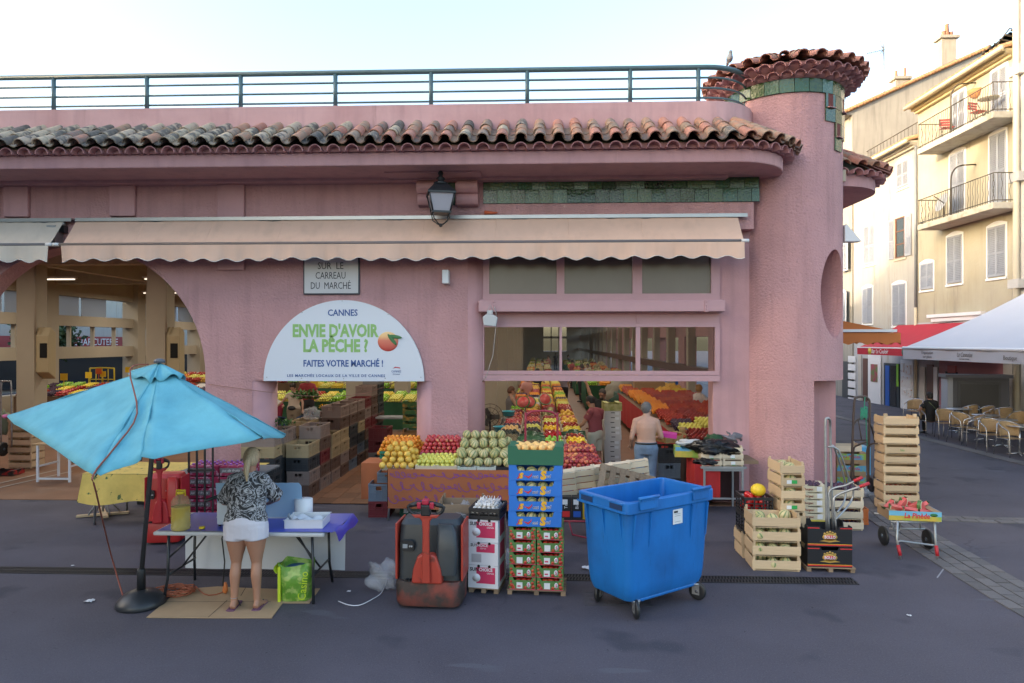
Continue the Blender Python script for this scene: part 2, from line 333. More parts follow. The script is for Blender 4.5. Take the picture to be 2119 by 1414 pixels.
# cornice: straight then curving round the corner
XC=3.0
def path(off,X0=-16,n=14,a1=100):
    p=[(X0,YF-1.0-off),(XC,YF-1.0-off)]
    for i in range(1,n+1):
        a=R(-90+a1*i/n); p.append((XC+(1+off)*math.cos(a),YF+(1+off)*math.sin(a)))
    return p
pl=path(0)+[(XC-.2,YF+.35),(-16,YF+.35)]
o=MB().prism(pl,5.48,5.69).build('cornice',pinks,hall); bevel(o,.02,2,50)
MB().box(-16,fx(1500),YF-.22,YF-.004,5.43,5.478).build('bed_moulding',pinks,hall)
MB().box(fx(812),fx(1000),YF-.62,YF-.24,5.455,5.478).build('soffit_panel',pinks,hall)
# corbels
def corbel(px0,px1):
    x0,x1=fx(px0,YF-.1),fx(px1,YF-.1); zb,zt=fz(930,430),5.43; m=MB(); h=zt-zb
    prof=[(YF-.003,zb)]
    for i in range(9): a=PI*i/8; prof.append((YF-.16-.0-.06*math.sin(a),zb+.02+h*.44*(i/8)))
    for i in range(9): a=PI*i/8; prof.append((YF-.22-.10*math.sin(a),zb+h*.5+h*.48*(i/8)))
    prof.append((YF-.003,zt)); o=m.prism(prof[::-1],x0,x1,'x').build('corbel',pinks,hall); bevel(o,.012)
corbel(865,903); corbel(945,990)
# parapet
def parp(off):
    p=[(-16,off),(2.75,off)]
    for i in range(1,13): a=R(-90+90*i/12); p.append((2.75+(.95+11.15-off)*math.cos(a),12.1+(12.1-off)*math.sin(a)*1.0))
    return p
pp=parp(11.15); pq=parp(11.4)[::-1]
MB().prism(pp+pq,5.69,fz(700,219,11.15)).build('parapet',pinkp,hall)
# ---- glazed green tiles
greent=rampmat('green glazed tile',[(.0,(.008,.022,.009)),(.35,(.018,.062,.022)),(.6,(.045,.085,.018)),(.8,(.02,.09,.05)),(1.,(.09,.15,.08))],'mixed',.08,6,coat=.3,bump=.007,bs=6)
# iridescence of the glaze
for mm in (greent,):
    b=mm.node_tree.nodes['Principled BSDF']; b.inputs['Sheen Weight'].default_value=0
    b.inputs['Specular IOR Level'].default_value=.45
tl=MB().box(-.5,.5,0,1,-.5,.5).mesh('glazed_tile',greent)
tx0,tx1=fx(1000),fx(1571); zt0,zt1=fz(1300,420),fz(1300,364); tw=.235; th=(zt1-zt0)/2
band=MB().box(tx0,tx1,YF-.014,YF-.004,zt0,zt1).build('tile_panel',M('tile grout',(.05,.07,.05),.8),hall)
for r in range(2):
    x=tx0+ (tw*.5 if r else 0); first=True
    if r: put('glazed_tile',tl,band,(tx0+tw*.25,YF-.028,zt0+th*(r+.5)),None,(tw*.5-.006,.014,th-.006))
    while x<tx1-.02:
        w_=min(tw,tx1-x); put('glazed_tile',tl,band,(x+w_/2,YF-.028+random.uniform(-.003,.002),zt0+th*(r+.5)),(random.uniform(-.05,.05),0,random.uniform(-.03,.03)),(w_-.008,.014,th-.008)); x+=w_
p2=MB().box(fx(925),fx(942),YF-.014,YF-.004,zt0-.02,zt1).build('tile_panel',MATS['tile grout'],hall)
for r in range(2): put('glazed_tile',tl,p2,((fx(925)+fx(942))/2,YF-.028,zt0+th*(r+.5)),None,(fx(942)-fx(925)-.004,.014,th-.006))
# ---- roof tiles (canal tiles): half pipes
tilem=rampmat('weathered clay tile',[(0,(.15,.11,.085)),(.25,(.32,.22,.15)),(.45,(.40,.20,.13)),(.6,(.34,.24,.17)),(.8,(.20,.15,.125)),(1,(.46,.21,.14))],'mixed',.85,7,bump=.006,bs=30)
tile2=rampmat('lichened clay tile',[(0,(.07,.065,.06)),(.33,(.17,.145,.12)),(.45,(.46,.37,.26)),(.66,(.40,.31,.24)),(.75,(.11,.10,.09)),(1,(.40,.32,.25))],'mixed',.9,9,bump=.006,bs=30)
tile3=rampmat('newer red clay tile',[(0,(.33,.14,.10)),(.5,(.46,.22,.16)),(1,(.40,.17,.125))],'mixed',.85,7,bump=.006,bs=30)
moss=M('mossy mortar',(.10,.105,.07),.95,var=.4,vs=8,bump=.02,bs=20)
def half(name,mat,r0,r1,ln,th=.014,n=8,flip=False):
    """open half pipe along +Y, from 0 to ln, crown up"""
    vs=[];
    for y,r in ((0,r0),(ln,r1)):
        for rr in (r,r-th):
            for i in range(n+1): a=PI*i/n; vs.append((rr*math.cos(a),y,(rr*math.sin(a))*(-1 if flip else 1)))
    k=n+1; fs=[]
    for i in range(n):
        fs+=[(i,i+1,2*k+i+1,2*k+i),(k+i,3*k+i,3*k+i+1,k+i+1),(i,k+i,k+i+1,i+1),(2*k+i,2*k+i+1,3*k+i+1,3*k+i)]
    fs+=[(0,2*k,3*k,k),(n,k+n,3*k+n,2*k+n)]
    m=MB(); m.smooth=True; m.add(vs,fs); me=m.mesh(name,mat)
    try: me.set_sharp_from_angle(angle=R(45))
    except Exception: pass
    return me
cov={k:half('roof_tile',mm,.098,.082,.42) for k,mm in (('a',tilem),('b',tile2),('c',tile3))}
pan={k:half('pan_tile',mm,.085,.10,.5,flip=True) for k,mm in (('a',tilem),('b',tile2),('c',tile3))}
gen=half('eave_tile',pinkd,.105,.10,.5)
SL=R(29); PITCH=.287
roof=MB(); prof=[(0.0,5.74),(.92,6.24),(.92,5.70),(.0,5.70)]
def eave_solid(m,off0,off1,z0,z1,zb,pts0,pts1):
    n=len(pts0); 
    vs=[(p[0],p[1],z0) for p in pts0]+[(p[0],p[1],z1) for p in pts1]+[(p[0],p[1],zb) for p in pts0]+[(p[0],p[1],zb) for p in pts1]
    fs=[]
    for i in range(n-1): fs+=[(i,i+1,n+i+1,n+i),(2*n+i,i,i+1,2*n+i+1),(2*n+i,2*n+i+1,3*n+i+1,3*n+i)]
    fs+=[(0,n,3*n,2*n),(n-1,2*n-1,4*n-1,3*n-1)]
    m.add(vs,fs)
eave_solid(roof,0,0,5.79,6.22,5.75,path(.02),path(-.70))
deck=roof.build('eave_roof',moss,hall)
eave_solid(m2:=MB(),0,0,5.775,5.785,5.69,path(.04),path(-.5)); m2.build('mortar_bed',pinkd,hall)
stations=[]
x=-10.6
while x<XC: stations.append((x,YF-1.0,0.,x)); x+=PITCH
k=0; n_arc=7
for i in range(n_arc):
    a=R(-90+ (i+.6)*84/n_arc); stations.append((XC+1.0*math.cos(a),YF+1.0*math.sin(a),a+PI/2,None))
for (sx,sy,rz,X) in stations:
    out_=Vector((math.sin(rz),-math.cos(rz),0)); px=1114+sx*125
    for r in range(3):
        if X is None and r==2 and random.random()<.5: continue
        q=out_*(.25-.29*r); z=5.775+.29*r*math.tan(SL)+random.uniform(-.006,.006)
        t=random.random(); f=min(1,max(0,(px-300)/900)); kk='b' if t>f*.9+.08 else ('a' if t>f*.35 else 'c')
        put('roof_tile',cov[kk],deck,(sx+q.x+random.uniform(-.008,.008),sy+q.y,z+.02),(SL+random.uniform(-.02,.02),0,rz+random.uniform(-.03,.03)),(.93 if X is None and r else 1,1,1))
    # pans between the covers
    if X is not None: c=Vector((sx+PITCH/2,sy,0)); rp=0.
    else: rp=rz+R(6); c=Vector((XC+math.sin(rp),YF-math.cos(rp),0))
    o2=Vector((math.sin(rp),-math.cos(rp),0))
    for r in range(2):
        q=o2*(.22-.36*r); put('pan_tile',pan['b' if px<700 else 'a'],deck,(c.x+q.x,c.y+q.y,5.845+.36*r*math.tan(SL)),(SL,0,rp))
    q=out_*.17; put('eave_tile',gen,deck,(sx+q.x,sy+q.y,5.672),(0,0,rz+random.uniform(-.02,.02)))
# ---- corner tower
TX_,TY_,TR=4.355,12.38,.98
zc=7.06
tw_=MB().lathe([(TR,2.1),(TR,zc)],72,(TX_,TY_,0)).build('tower',pink,hall)
cut=MB(); ax=R(-50)
for_m=Matrix.Translation((TX_,TY_-.05,3.55))@Matrix.Rotation(ax,4,'Z')@Matrix.Rotation(PI/2,4,'Y')
cut.m=for_m; cut.m=for_m@Matrix.Diagonal((1,.46,1,1)); cut.lathe([(.74,.45),(.74,1.6)],40); cu_=cut.build('cutter',pinks)
bo=tw_.modifiers.new('c','BOOLEAN'); bo.operation='DIFFERENCE'; bo.object=cu_; bo.solver='EXACT'; bpy.context.view_layer.update(); bake(tw_); bpy.data.objects.remove(cu_)
shade(tw_,35)
xc=at(1683,0,Y=11.45).x
low=[(TX_+TR*math.cos(R(a)),TY_+TR*math.sin(R(a))) for a in range(90,361,5) if TX_+TR*math.cos(R(a))<xc]
low=low+[(xc,low[-1][1]),(xc,TY_+TR)]
o=MB().prism(low,0,2.098).build('tower_base',pink,hall); shade(o,30)
MB().box(xc+.001,TX_+.55,TY_-.25,TY_+1.6,0,2.097).build('side_pier',pinks,hall)
MB().box(TX_+.551,TX_+TR-.04,TY_+.0,TY_+1.7,0,2.096).build('side_pier',pinks,hall)
wedge=MB(); 
# tile band and the stepped tiles beneath
gr=MB().lathe([(TR+.006,6.85),(TR+.006,7.08)],64,(TX_,TY_,0),cap=False).build('tile_ring',MATS['tile grout'],hall)
def ring_tile(adeg,z,h=.225,wdeg=13.4,kind='glazed_tile'):
    a=R(adeg); put(kind,tl,gr,(TX_+(TR+.004)*math.cos(a),TY_+(TR+.004)*math.sin(a),z),(random.uniform(-.02,.02),0,a+PI/2),(2*TR*math.tan(R(wdeg/2))*.985,.02,h*.985))
# a tile's own depth runs along +Y: turn it so that it points inward
for i in range(27): 
    a=R(i*13.4); o=put('glazed_tile',tl,gr,(TX_+(TR+.026)*math.cos(a),TY_+(TR+.026)*math.sin(a),6.965),(0,random.uniform(-.01,.01),a+PI/2),(.226,.02,.222))
aw=-61
for (da,z) in ((0,6.74),(0,6.51),(13.4,6.74),(13.4,6.51),(26,6.74),(26,6.51),(13.4,6.28),(13.4,6.05),(26,6.28)):
    a=R(aw+da); niche=(da,z) in ((0,6.74),(13.4,6.28),(26,6.74))
    if not niche: put('glazed_tile',tl,gr,(TX_+(TR+.022)*math.cos(a),TY_+(TR+.022)*math.sin(a),z),(0,0,a+PI/2),(.226,.02,.222))
    else:
        f=MB(); f.k=0; f.box(-.113,-.06,0,.02,-.111,.111).box(.06,.113,0,.02,-.111,.111); f.k=1; f.box(-.059,.059,.0,.016,-.111,.111); f.k=2; f.box(-.08,.08,-.045,.018,-.125,-.112)
        f.build('niche_tile',[greent,M('red niche',(.16,.04,.035),.8),pinkd],gr,loc=(TX_+(TR+.022)*math.cos(a),TY_+(TR+.022)*math.sin(a),z),rot=(0,0,a+PI/2))
# tower roof
trf=MB().lathe([(TR+.03,7.08),(TR+.08,7.13),(TR+.08,7.18),(TR+.2,7.22),(TR+.22,7.28),(.3,7.64),(.02,7.72)],48,(TX_,TY_,0)).build('tower_roof',moss,hall)
bpy.context.view_layer.update()
trf.data.materials.append(pinkd); 
for p in trf.data.polygons:
    if p.center.z<7.3: p.material_index=1
def ringpipes(nm,me,n,r,z,tilt,off=0,sc=(1,1,1)):
    for i in range(n):
        a=2*PI*(i+off)/n
        put(nm,me,trf,(TX_+r*math.cos(a),TY_+r*math.sin(a),z+random.uniform(-.004,.004)),(tilt,0,a+PI/2+random.uniform(-.02,.02)),sc)
ringpipes('eave_tile',gen,34,TR+.17,7.09,0,0,(.9,.5,.8)); ringpipes('eave_tile',gen,34,TR+.31,7.19,0,.5,(.95,.6,.8))
NT=30; ringpipes('roof_tile',cov['c'],NT,TR+.39,7.31,R(18)); ringpipes('roof_tile',cov['a'],NT,TR+.10,7.42,R(18),0,(.85,1,1)); ringpipes('roof_tile',cov['c'],NT//2,TR-.20,7.53,R(18),0,(1.1,1,1)); ringpipes('roof_tile',cov['c'],8,TR-.50,7.63,R(18),0,(1.2,1,1))
ringpipes('pan_tile',pan['c'],NT,TR+.35,7.365,R(18),.5,(.95,1,.8))
cap=MB().sphere((TX_,TY_,7.74),.12,10,6,(1,1,.5)).build('ridge_cap',tilem,hall)
# side street: wall, eave, parapet
SX=TX_+TR-.06
side=MB()
for y0,y1,z0,z1 in ((13.9,14.6,0,4.3),):
    side.box(SX-.4,SX,y0,y1,z0,z1)
side.build('side_wall',pinks,hall)
for i in range(11): MB().box(SX-.4,SX,17.6+i*5.4,18.6+i*5.4,0,2.898).build('side_pier',pinks,hall)
MB().box(SX-.4,SX,14.6,80,2.9,3.5).build('side_wall',pinks,hall)
MB().box(SX-.4,SX,13.0,80,4.3,5.48).build('side_wall',pinks,hall)
for i in range(24): MB().box(SX-.3,SX-.1,14.9+i*2.7,15.05+i*2.7,3.502,4.298).build('mullion',pinks,hall)
cpts=[(SX-.6,13.0)]+[(SX+1.0*math.sin(R(a)),13.2-1.0*math.cos(R(a))) for a in range(0,91,9)]+[(SX+1.0,60),(SX-.3,60)]
MB().prism(cpts,5.482,5.69).build('cornice',pinks,hall)
so_=MB(); q0=[(SX+1.02*math.sin(R(a)),13.2-1.02*math.cos(R(a))) for a in range(0,91,9)]+[(SX+1.02,60)]; q1=[(SX+.3*math.sin(R(a)),13.2-.3*math.cos(R(a))) for a in range(0,91,9)]+[(SX+.3,60)]
eave_solid(so_,0,0,5.765,6.22,5.70,q0,q1); sr=so_.build('side_eave_roof',moss,hall)
st=[(SX+math.sin(R(a)),13.2-math.cos(R(a)),R(a)) for a in range(-14,86,14)]+[(SX+1.0,13.3+i*.29,PI/2) for i in range(16)]
for sx,sy,rz in st:
    out_=Vector((math.sin(rz),-math.cos(rz),0))
    for r in range(3):
        q=out_*(.25-.29*r); put('roof_tile',cov[random.choice('ac')],sr,(sx+q.x,sy+q.y,5.795+.29*r*math.tan(SL)),(SL,0,rz))
    q=out_*.17; put('eave_tile',gen,sr,(sx+q.x,sy+q.y,5.668),(0,0,rz))
MB().box(SX-.1,SX+.30,13.45,60,5.7,6.62).build('parapet',pinks,hall)
# white wedge lamp on the tower
# ---- window unit of the main opening
YW=YF+.16
MB().box(fx(1484),fx(1484)+.9,YF+.27,YF+.6,0,5.3).build('jamb',pinks,hall)
wu=MB(); X0,X1=fx(998,YW),fx(1490,YW); zz=lambda py:fz(1250,py,YW)
fr=MB()
fr.box(X0,X1,YW,YW+.09,zz(789),zz(777)); fr.box(X0+.01,X1-.01,YW+.01,YW+.08,zz(776),zz(768)); 
fr.box(X0,X1,YW+.01,YW+.08,zz(677),zz(670)); fr.box(X0,X1,YW+.04,YW+.07,zz(669.8),zz(648)); 
fr.box(X0,X1,YW,YW+.09,zz(621),zz(608)); fr.box(X0,X1,YW,YW+.09,zz(470),zz(450)); fr.box(X0-.2,X1+.3,YW+.1,YW+.25,zz(451),5.0)
fr.build('window_frame',pinkf,hall)
for a,b in ((996,1001.5),(1158,1163),(1316,1325.),(1480,1490)): MB().box(fx(a,YW),fx(b,YW),YW+.005,YW+.085,zz(767.8),zz(677.2)).build('window_post',pinkf,hall)
for a,b in ((1158,1162),(1318,1322)): MB().box(fx(a,YW),fx(b,YW),YW+.02,YW+.06,zz(669),zz(649)).build('window_post',pinkf,hall)
for a,b in ((996,1012),(1152,1168),(1309,1329),(1472,1490)): MB().box(fx(a,YW),fx(b,YW),YW+.005,YW+.085,zz(607.8),zz(470.2)).build('window_post',pinkf,hall)
bm=MB().box(fx(990,YF-.06),fx(1501,YF-.06),YF-.06,YF+.10,fz(1250,645,YF-.06),fz(1250,622,YF-.06)).build('lintel_beam',pinkf,hall); bevel(bm,.008)
for px in (1022,1463):
    m=MB().box(fx(px-4,YF-.075),fx(px+4,YF-.075),YF-.075,YF-.061,fz(px,645.5,YF-.075),fz(px,620,YF-.075))
    for k in range(3): m.sphere((fx(px,YF-.08),YF-.077,fz(px,625+k*7.5,YF-.08)),.012,6,4)
    m.build('beam_clip',pinkf,hall)
MB().box(fx(990,YF-.06),fx(1501,YF-.06),YF+.10,YW+.005,zz(649),zz(620)).build('beam_packing',pinkf,hall)
glass=M('window glass',(.03,.03,.03),.04,alpha=.22,spec=.6)
frost=M('frosted dusty pane',(.15,.13,.115),.22,var=.08,vs=2)
for a,b in ((1001.5,1158),(1163,1316),(1325,1480)): MB().box(fx(a,YW)+.002,fx(b,YW)-.002,YW+.04,YW+.046,zz(767.5),zz(677.5)).build('pane',glass,hall)
for a,b in ((1012,1152),(1168,1309),(1329,1472)): MB().box(fx(a,YW)+.002,fx(b,YW)-.002,YW+.04,YW+.046,zz(607.5),zz(470.5)).build('frosted_pane',frost,hall)
# ---- railing on the parapet
YR=11.28; rl=thing('x','y','z'); bpy.data.objects.remove(rl)
def rcurve(off,z,X1=2.75,n=10):
    p=[(-16,YR,z),(X1,YR,z)]
    for i in range(1,n+1): a=R(-90+90*i/n); p.append((X1+.85*math.cos(a),YR+.85+.85*math.sin(a),z))
    return p
zr=lambda py:fz(700,py,YR)
top=MB().tube(rcurve(0,zr(151)),.042,10).build('railing',steelg,hall)
for py in (172,193,213): MB().tube(rcurve(0,zr(py)),.017,6).build('rail_bar',steelg,top)
for px in (-85,111,304,498,694,892,1091,1304,1445): MB().tube([(fx(px,YR),YR,zr(219)-.02),(fx(px,YR),YR,zr(154))],.036,10).build('rail_post',steelg,top)
e=rcurve(0,0)[-3]; MB().tube([(e[0],e[1],zr(219)-.02),(e[0],e[1],zr(154))],.036,10).build('rail_post',steelg,top)
# ---- interior
hf=M('terracotta floor',(.20,.095,.05),.55,var=.2,vs=1.5)
hfl=MB().box(-19,SX-.4,YF+.02,80,-.01,.012).build('hall_floor',hf,hall)
tilef=M('terracotta floor tile',(.215,.10,.052),.45,rand=.25,var=.25,vs=6)
ft=MB().box(-.5,.5,-.5,.5,0,1).mesh('floor_tile',tilef)
for (xa,xb,ya,yb) in ((-5.2,-2.1,11.6,16.9),(.6,2.1,11.9,19.5)):
    nx=int((xb-xa)/.31); ny=int((yb-ya)/.40)
    for i in range(nx):
        for j in range(ny): put('floor_tile',ft,hfl,(xa+i*.31,ya+j*.40,.013),None,(.303,.393,.006+random.random()*.002))
for (pa,pb) in (((0,1009),(150,975)),((0,1000),(120,972))):
    a=at(*pa,z=.02); b=at(*pb,z=.02); q=(b-a).normalized(); nn=Vector((-q.y,q.x,0))*.035
    MB().add([tuple(a-nn-q*3),tuple(b-nn),tuple(b+nn),tuple(a+nn-q*3)],[(0,1,2,3)]).build('floor_line',M('pale floor line',(.38,.33,.28),.7),hfl)
tc2=MB()
MB().box(-19,SX,YF+T,80.4,5.5,5.7).build('ceiling',ceilm,hall)
MB().box(-18.4,-18,YF+T,80,0,.9).build('side_wall',beige,hall)
MB().box(-18.4,-18,YF+T,80,2.1,2.55).build('side_wall',beige,hall); MB().box(-18.4,-18,YF+T,80,3.35,3.75).build('side_wall',beige,hall); MB().box(-18.4,-18,YF+T,80,4.5,5.5).build('side_wall',beige,hall)
for i in range(13): MB().box(-18.5,-17.8,12.9+i*5.6,13.5+i*5.6,0,5.498).build('wall_pier',beige,hall)
for i in range(56):
    if i%4: MB().box(-18.3,-18.15,13.2+i*1.4,13.27+i*1.4,2.552,3.348).build('mullion',beige,hall)
whitepane=M('milky pane',(.55,.60,.68),.4,trans=.6)
for i in range(13):
    for k in range(3): 
        if (i*3+k)%5!=3: MB().box(-18.2,-18.18,13.6+i*5.6+k*1.7,15.15+i*5.6+k*1.7,3.752,4.498).build('milky_pane',whitepane,hall)
MB().box(-18.4,SX,80,80.4,0,1.6).build('end_wall',beige,hall)
for x0,x1 in ((-18.4,-9),(-7,.6),(3.3,SX)): MB().box(x0,x1,80.001,80.39,1.6,5.5).build('end_wall',beige,hall)
MB().box(-9,-7,80,80.4,3.9,5.5).build('end_wall',beige,hall); MB().box(.6,3.3,80.002,80.4,4.7,5.5).build('end_wall',beige,hall); MB().box(.6,3.3,80.1,80.3,3.1,3.35).build('end_wall',beige,hall); 
for x in (1.5,2.4): MB().box(x-.06,x+.06,80.1,80.28,1.6,4.7).build('mullion',beige,hall)
cols=[at(66,0,Y=18.5).x,at(333,0,Y=18.5).x,at(740,0,Y=18.5).x,at(1010,0,Y=18.5).x]
elec=M('cream electric cabinet',(.42,.34,.2),.5)
for r in range(10):
    y=18.5+r*6.2
    for ci,x in enumerate(cols):
        MB().box(x-.25,x+.25,y-.25,y+.25,0,4.9).build('column',beige,hall)
        if r==0 and ci<2:
            o=MB().prism([(y-.2,1.9),(y+.1,1.7),(y+.1,3.0),(y-.1,3.15),(y-.2,2.9)],x+.251,x+.62,'x').build('electric_cabinet',elec,hall); bevel(o,.02)
            MB().box(x+.38,x+.58,y-.215,y-.2,2.3,2.7).build('cabinet_window',dark,hall)
            MB().tube([(x+.3,y-.28,3),(x+.3,y-.28,4.9)],.025,6).build('conduit',beige,hall)
    MB().box(-18,SX-.4,y-.2,y+.2,4.88,5.498).build('ceiling_beam',ceilm,hall)
    MB().box(SX-.65,SX-.401,y-.2,y+.2,0,4.879).build('wall_pier',beige,hall)
    if r<9:
        MB().box(SX-.62,SX-.402,y+2.9,y+3.2,0,4.3).build('wall_pier',beige,hall)
MB().box(SX-.7,SX-.401,14.7,80,1.75,2.0).build('wall_rail',M('brown rail',(.12,.05,.03),.6),hall)
for x in (cols[0],cols[1],cols[2],cols[3]): MB().box(x-.15,x+.15,YF+T,80,4.9,5.496).build('ceiling_beam',ceilm,hall)
# tube lamps hung under the ceiling, lit (their warm light fills the hall against the blue shade outside)
lit=bpy.data.materials.new('lit lamp tube'); lit.use_nodes=True; lb_=lit.node_tree.nodes['Principled BSDF']; lb_.inputs['Emission Color'].default_value=(1,.86,.68,1); lb_.inputs['Emission Strength'].default_value=.3
tube_=MB().box(-.75,.75,-.06,.06,0,.05).mesh('tube_lamp',white); glow=MB().tube([(-.7,0,-.03),(.7,0,-.03)],.02,8).mesh('lamp_tube',lit)
for r in range(6):
    for x in (-15.6,-11.9,-7.2,-3.0,1.6):
        if r>3 and x<-8: continue
        y=14.6+r*6.2+(.0 if x>-8 else .6); o=thing('ceiling_lamp','white tube lamp under the hall ceiling, %s bay from the street, %s aisle'%(['first','second','third','fourth','fifth','sixth'][r],{-15.6:'far left',-11.9:'arch side',-7.2:'middle',-3.0:'doorway',1.6:'main'}[x]),'lamp',(x,y,4.78),0,'tube lamps under the ceiling')
        put('lamp_housing',tube_,o); put('lamp_tube',glow,o)
        MB_=None
        la=bpy.data.lights.new('tube','AREA'); la.shape='RECTANGLE'; la.size=1.4; la.size_y=.08; la.energy=13; la.color=(1,.90,.76); lo=bpy.data.objects.new('tube_light',la); C.objects.link(lo); lo.parent=o; lo.location=(0,0,-.06)
# ---------------- street houses on the right ----------------
BX=15.0
yel=M('pale yellow house render',(.40,.37,.285),.9,var=.07,vs=.8,bump=.006,bs=12,col2=(.37,.33,.235),c2s=.7,c2t=.55,c2w=.15,streak=.10)
whi=M('off white house render',(.38,.37,.345),.9,var=.07,vs=.8,bump=.006,bs=12,col2=(.37,.34,.29),c2s=.8,c2t=.6,c2w=.1,streak=.12)
gab=M('grey cement gable',(.33,.315,.28),.9,var=.12,vs=.7,streak=.35)
shut=M('pale blue grey shutter paint',(.33,.355,.41),.6,rand=.12,var=.1,vs=4)
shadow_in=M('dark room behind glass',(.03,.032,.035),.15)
def bwall(name,mat,par,y0,y1,z0,z1,x0=BX,x1=BX+6): return MB().box(x0,x1,y0,y1,z0,z1).build(name,mat,par)
ww=thing('townhouse','off white townhouse with grey shutters and the bar on its ground floor','building',(BX,28,0)); ww.location=(0,0,0)
yw=thing('townhouse','pale yellow townhouse with two iron balconies beside the white awning','building'); gw=thing('townhouse','tall bare grey cement gable with chimneys rising behind the townhouses','building')
yb=lambda px:at(px,700,X=BX).y
Y1,Y2,Y3=yb(2105),yb(1900),yb(1738)-1.5
bwall('wall',yel,yw,Y1,Y2,3.4,11.9); bwall('shop_front_wall',M('white shop wall',(.44,.45,.47),.8,var=.05,streak=.1),yw,Y1,Y2,0,3.396,BX+.02)
bwall('wall',whi,ww,Y2+.004,Y3,2.9,10.6); bwall('ground_floor_wall',MATS['white shop wall'],ww,Y2+.004,Y3,0,2.896,BX+.015)
def shutter_mesh(w,h):
    m=MB(); m.box(0,.035,0,.045,0,h).box(0,.035,w-.045,w,0,h).box(0,.035,.045,w-.045,0,.07).box(0,.035,.045,w-.045,h-.06,h).box(0,.035,.045,w-.045,h*.45,h*.45+.05)
    n=int(h/.065)
    for i in range(n):
        z=.07+(h-.14)*(i+.5)/n
        if abs(z-h*.45-.02)<.05: continue
        m.add([(.004,.045,z+.018),(.004,w-.045,z+.018),(-.012,.045,z-.018),(-.012,w-.045,z-.018),(.012,.045,z+.018),(.012,w-.045,z+.018),(-.004,.045,z-.018),(-.004,w-.045,z-.018)],[(0,1,3,2),(4,6,7,5),(0,4,5,1),(2,3,7,6)])
    m.box(.03,.034,.045,w-.045,.07,h-.06)
    return m
def window(par,pl,pr,yt,yb_,arch=True,openw=False):
    ya,yb2=yb(pr),yb(pl); c=(pl+pr)/2; z0=at(c,yb_,X=BX).z; z1=at(c,yt,X=BX).z; w=(yb2-ya); h=z1-z0
    m=MB(); e=.07
    m.box(-.02,.01,-e,0,-.05,h+.05).box(-.02,.01,w,w+e,-.05,h+.05).box(-.05,.02,-e,w+e,-.12,-.052)
    n=8; top=[(-e,h+.0)]+[(-e+(w+2*e)*i/n,h+.06+.10*math.sin(PI*i/n)) for i in range(n+1)]+[(w+e,h)]
    m.m=Matrix(); m.prism(top[::-1],-.022,.01,'x')
    o=m.build('window',white if not openw else M('cream window surround',(.5,.46,.36),.8),par,loc=(BX,ya,z0))
    if openw:
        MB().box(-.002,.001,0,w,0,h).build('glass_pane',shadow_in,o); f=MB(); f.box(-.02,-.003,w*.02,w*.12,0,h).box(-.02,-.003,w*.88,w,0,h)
        for i in range(4): f.box(-.02,-.003,w*.12,w*.88,h*i/3.1,h*i/3.1+.04)
        f.build('window_frame',M('brown window frame',(.14,.06,.03),.5),o)
        for s_ in (-1,1):
            sm=shutter_mesh(w*.55,h).build('shutter',shut,o,loc=(-.06,-w*.6 if s_<0 else w*1.05,0))
    else:
        for k in (0,1): shutter_mesh(w/2-.006,h).build('shutter',shut,o,loc=(-.04,k*(w/2)+.003,0))
    return o
for a in ((2053,2085,142,243),(1972,1998,192,273),(2049,2083,276,420),(1967,1997,316,440),(2045,2082,468,572),(1961,1992,488,585),(1906,1932,545,598)): window(yw,*a)
for a in ((1789,1811,466,546),(1848,1875,588,672),(1786,1806,596,668),(1857,1881,334,386),(1741,1753,485,556),(1738,1750,606,676)): window(ww,*a)
window(ww,1853,1874,450,533,openw=True)
# balconies
iron=M('rusty green wrought iron',(.07,.06,.045),.6,var=.3)
conc=M('stained balcony concrete',(.50,.47,.40),.9,var=.15,vs=3,col2=(.32,.28,.22),c2s=3,c2t=.58)
def balcony(par,z,ya,yb_,dx=.9):
    o=MB().box(BX-dx,BX-.003,ya,yb_,z,z+.2).build('balcony',conc,par); bevel(o,.02)
    zt=z+1.12; xo=BX-dx+.04; m=MB()
    def bar(p,wavy,d):
        pts=[]
        for i in range(13):
            q=math.sin(i*PI/3)*.025 if wavy else 0; pts.append((p[0]+d[0]*q,p[1]+d[1]*q,z+.2+(zt-z-.2)*i/12))
        m.tube(pts,.009,4,cap=False)
    k=0; y=ya+.05
    while y<yb_: bar((xo,y),k%2==0,(0,1)); y+=.125; k+=1
    for yy in (ya+.03,yb_-.03):
        x=xo
        while x<BX-.05: bar((x,yy),k%2==0,(1,0)); x+=.125; k+=1
    for zz_ in (zt,z+.27): m.tube([(BX-.01,ya+.03,zz_),(xo,ya+.03,zz_),(xo,yb_-.03,zz_),(BX-.01,yb_-.03,zz_)],.018,5)
    m.build('balcony_railing',iron,o); return o
b1=balcony(yw,9.70,21.75,26.0); b2=balcony(yw,6.88,21.75,26.0)
for z in (9.9,7.1):
    yy=24.0; pts=[(BX-.85,yy,z)]+[(BX-.85,yy,z+1.2)]+[(BX-.85+.4-.4*math.cos(R(a)),yy,z+1.2+.5*math.sin(R(a))) for a in range(15,91,15)]+[(BX-.02,yy,z+1.72)]
    MB().tube(pts,.025,6).build('curved_pipe',iron,yw)
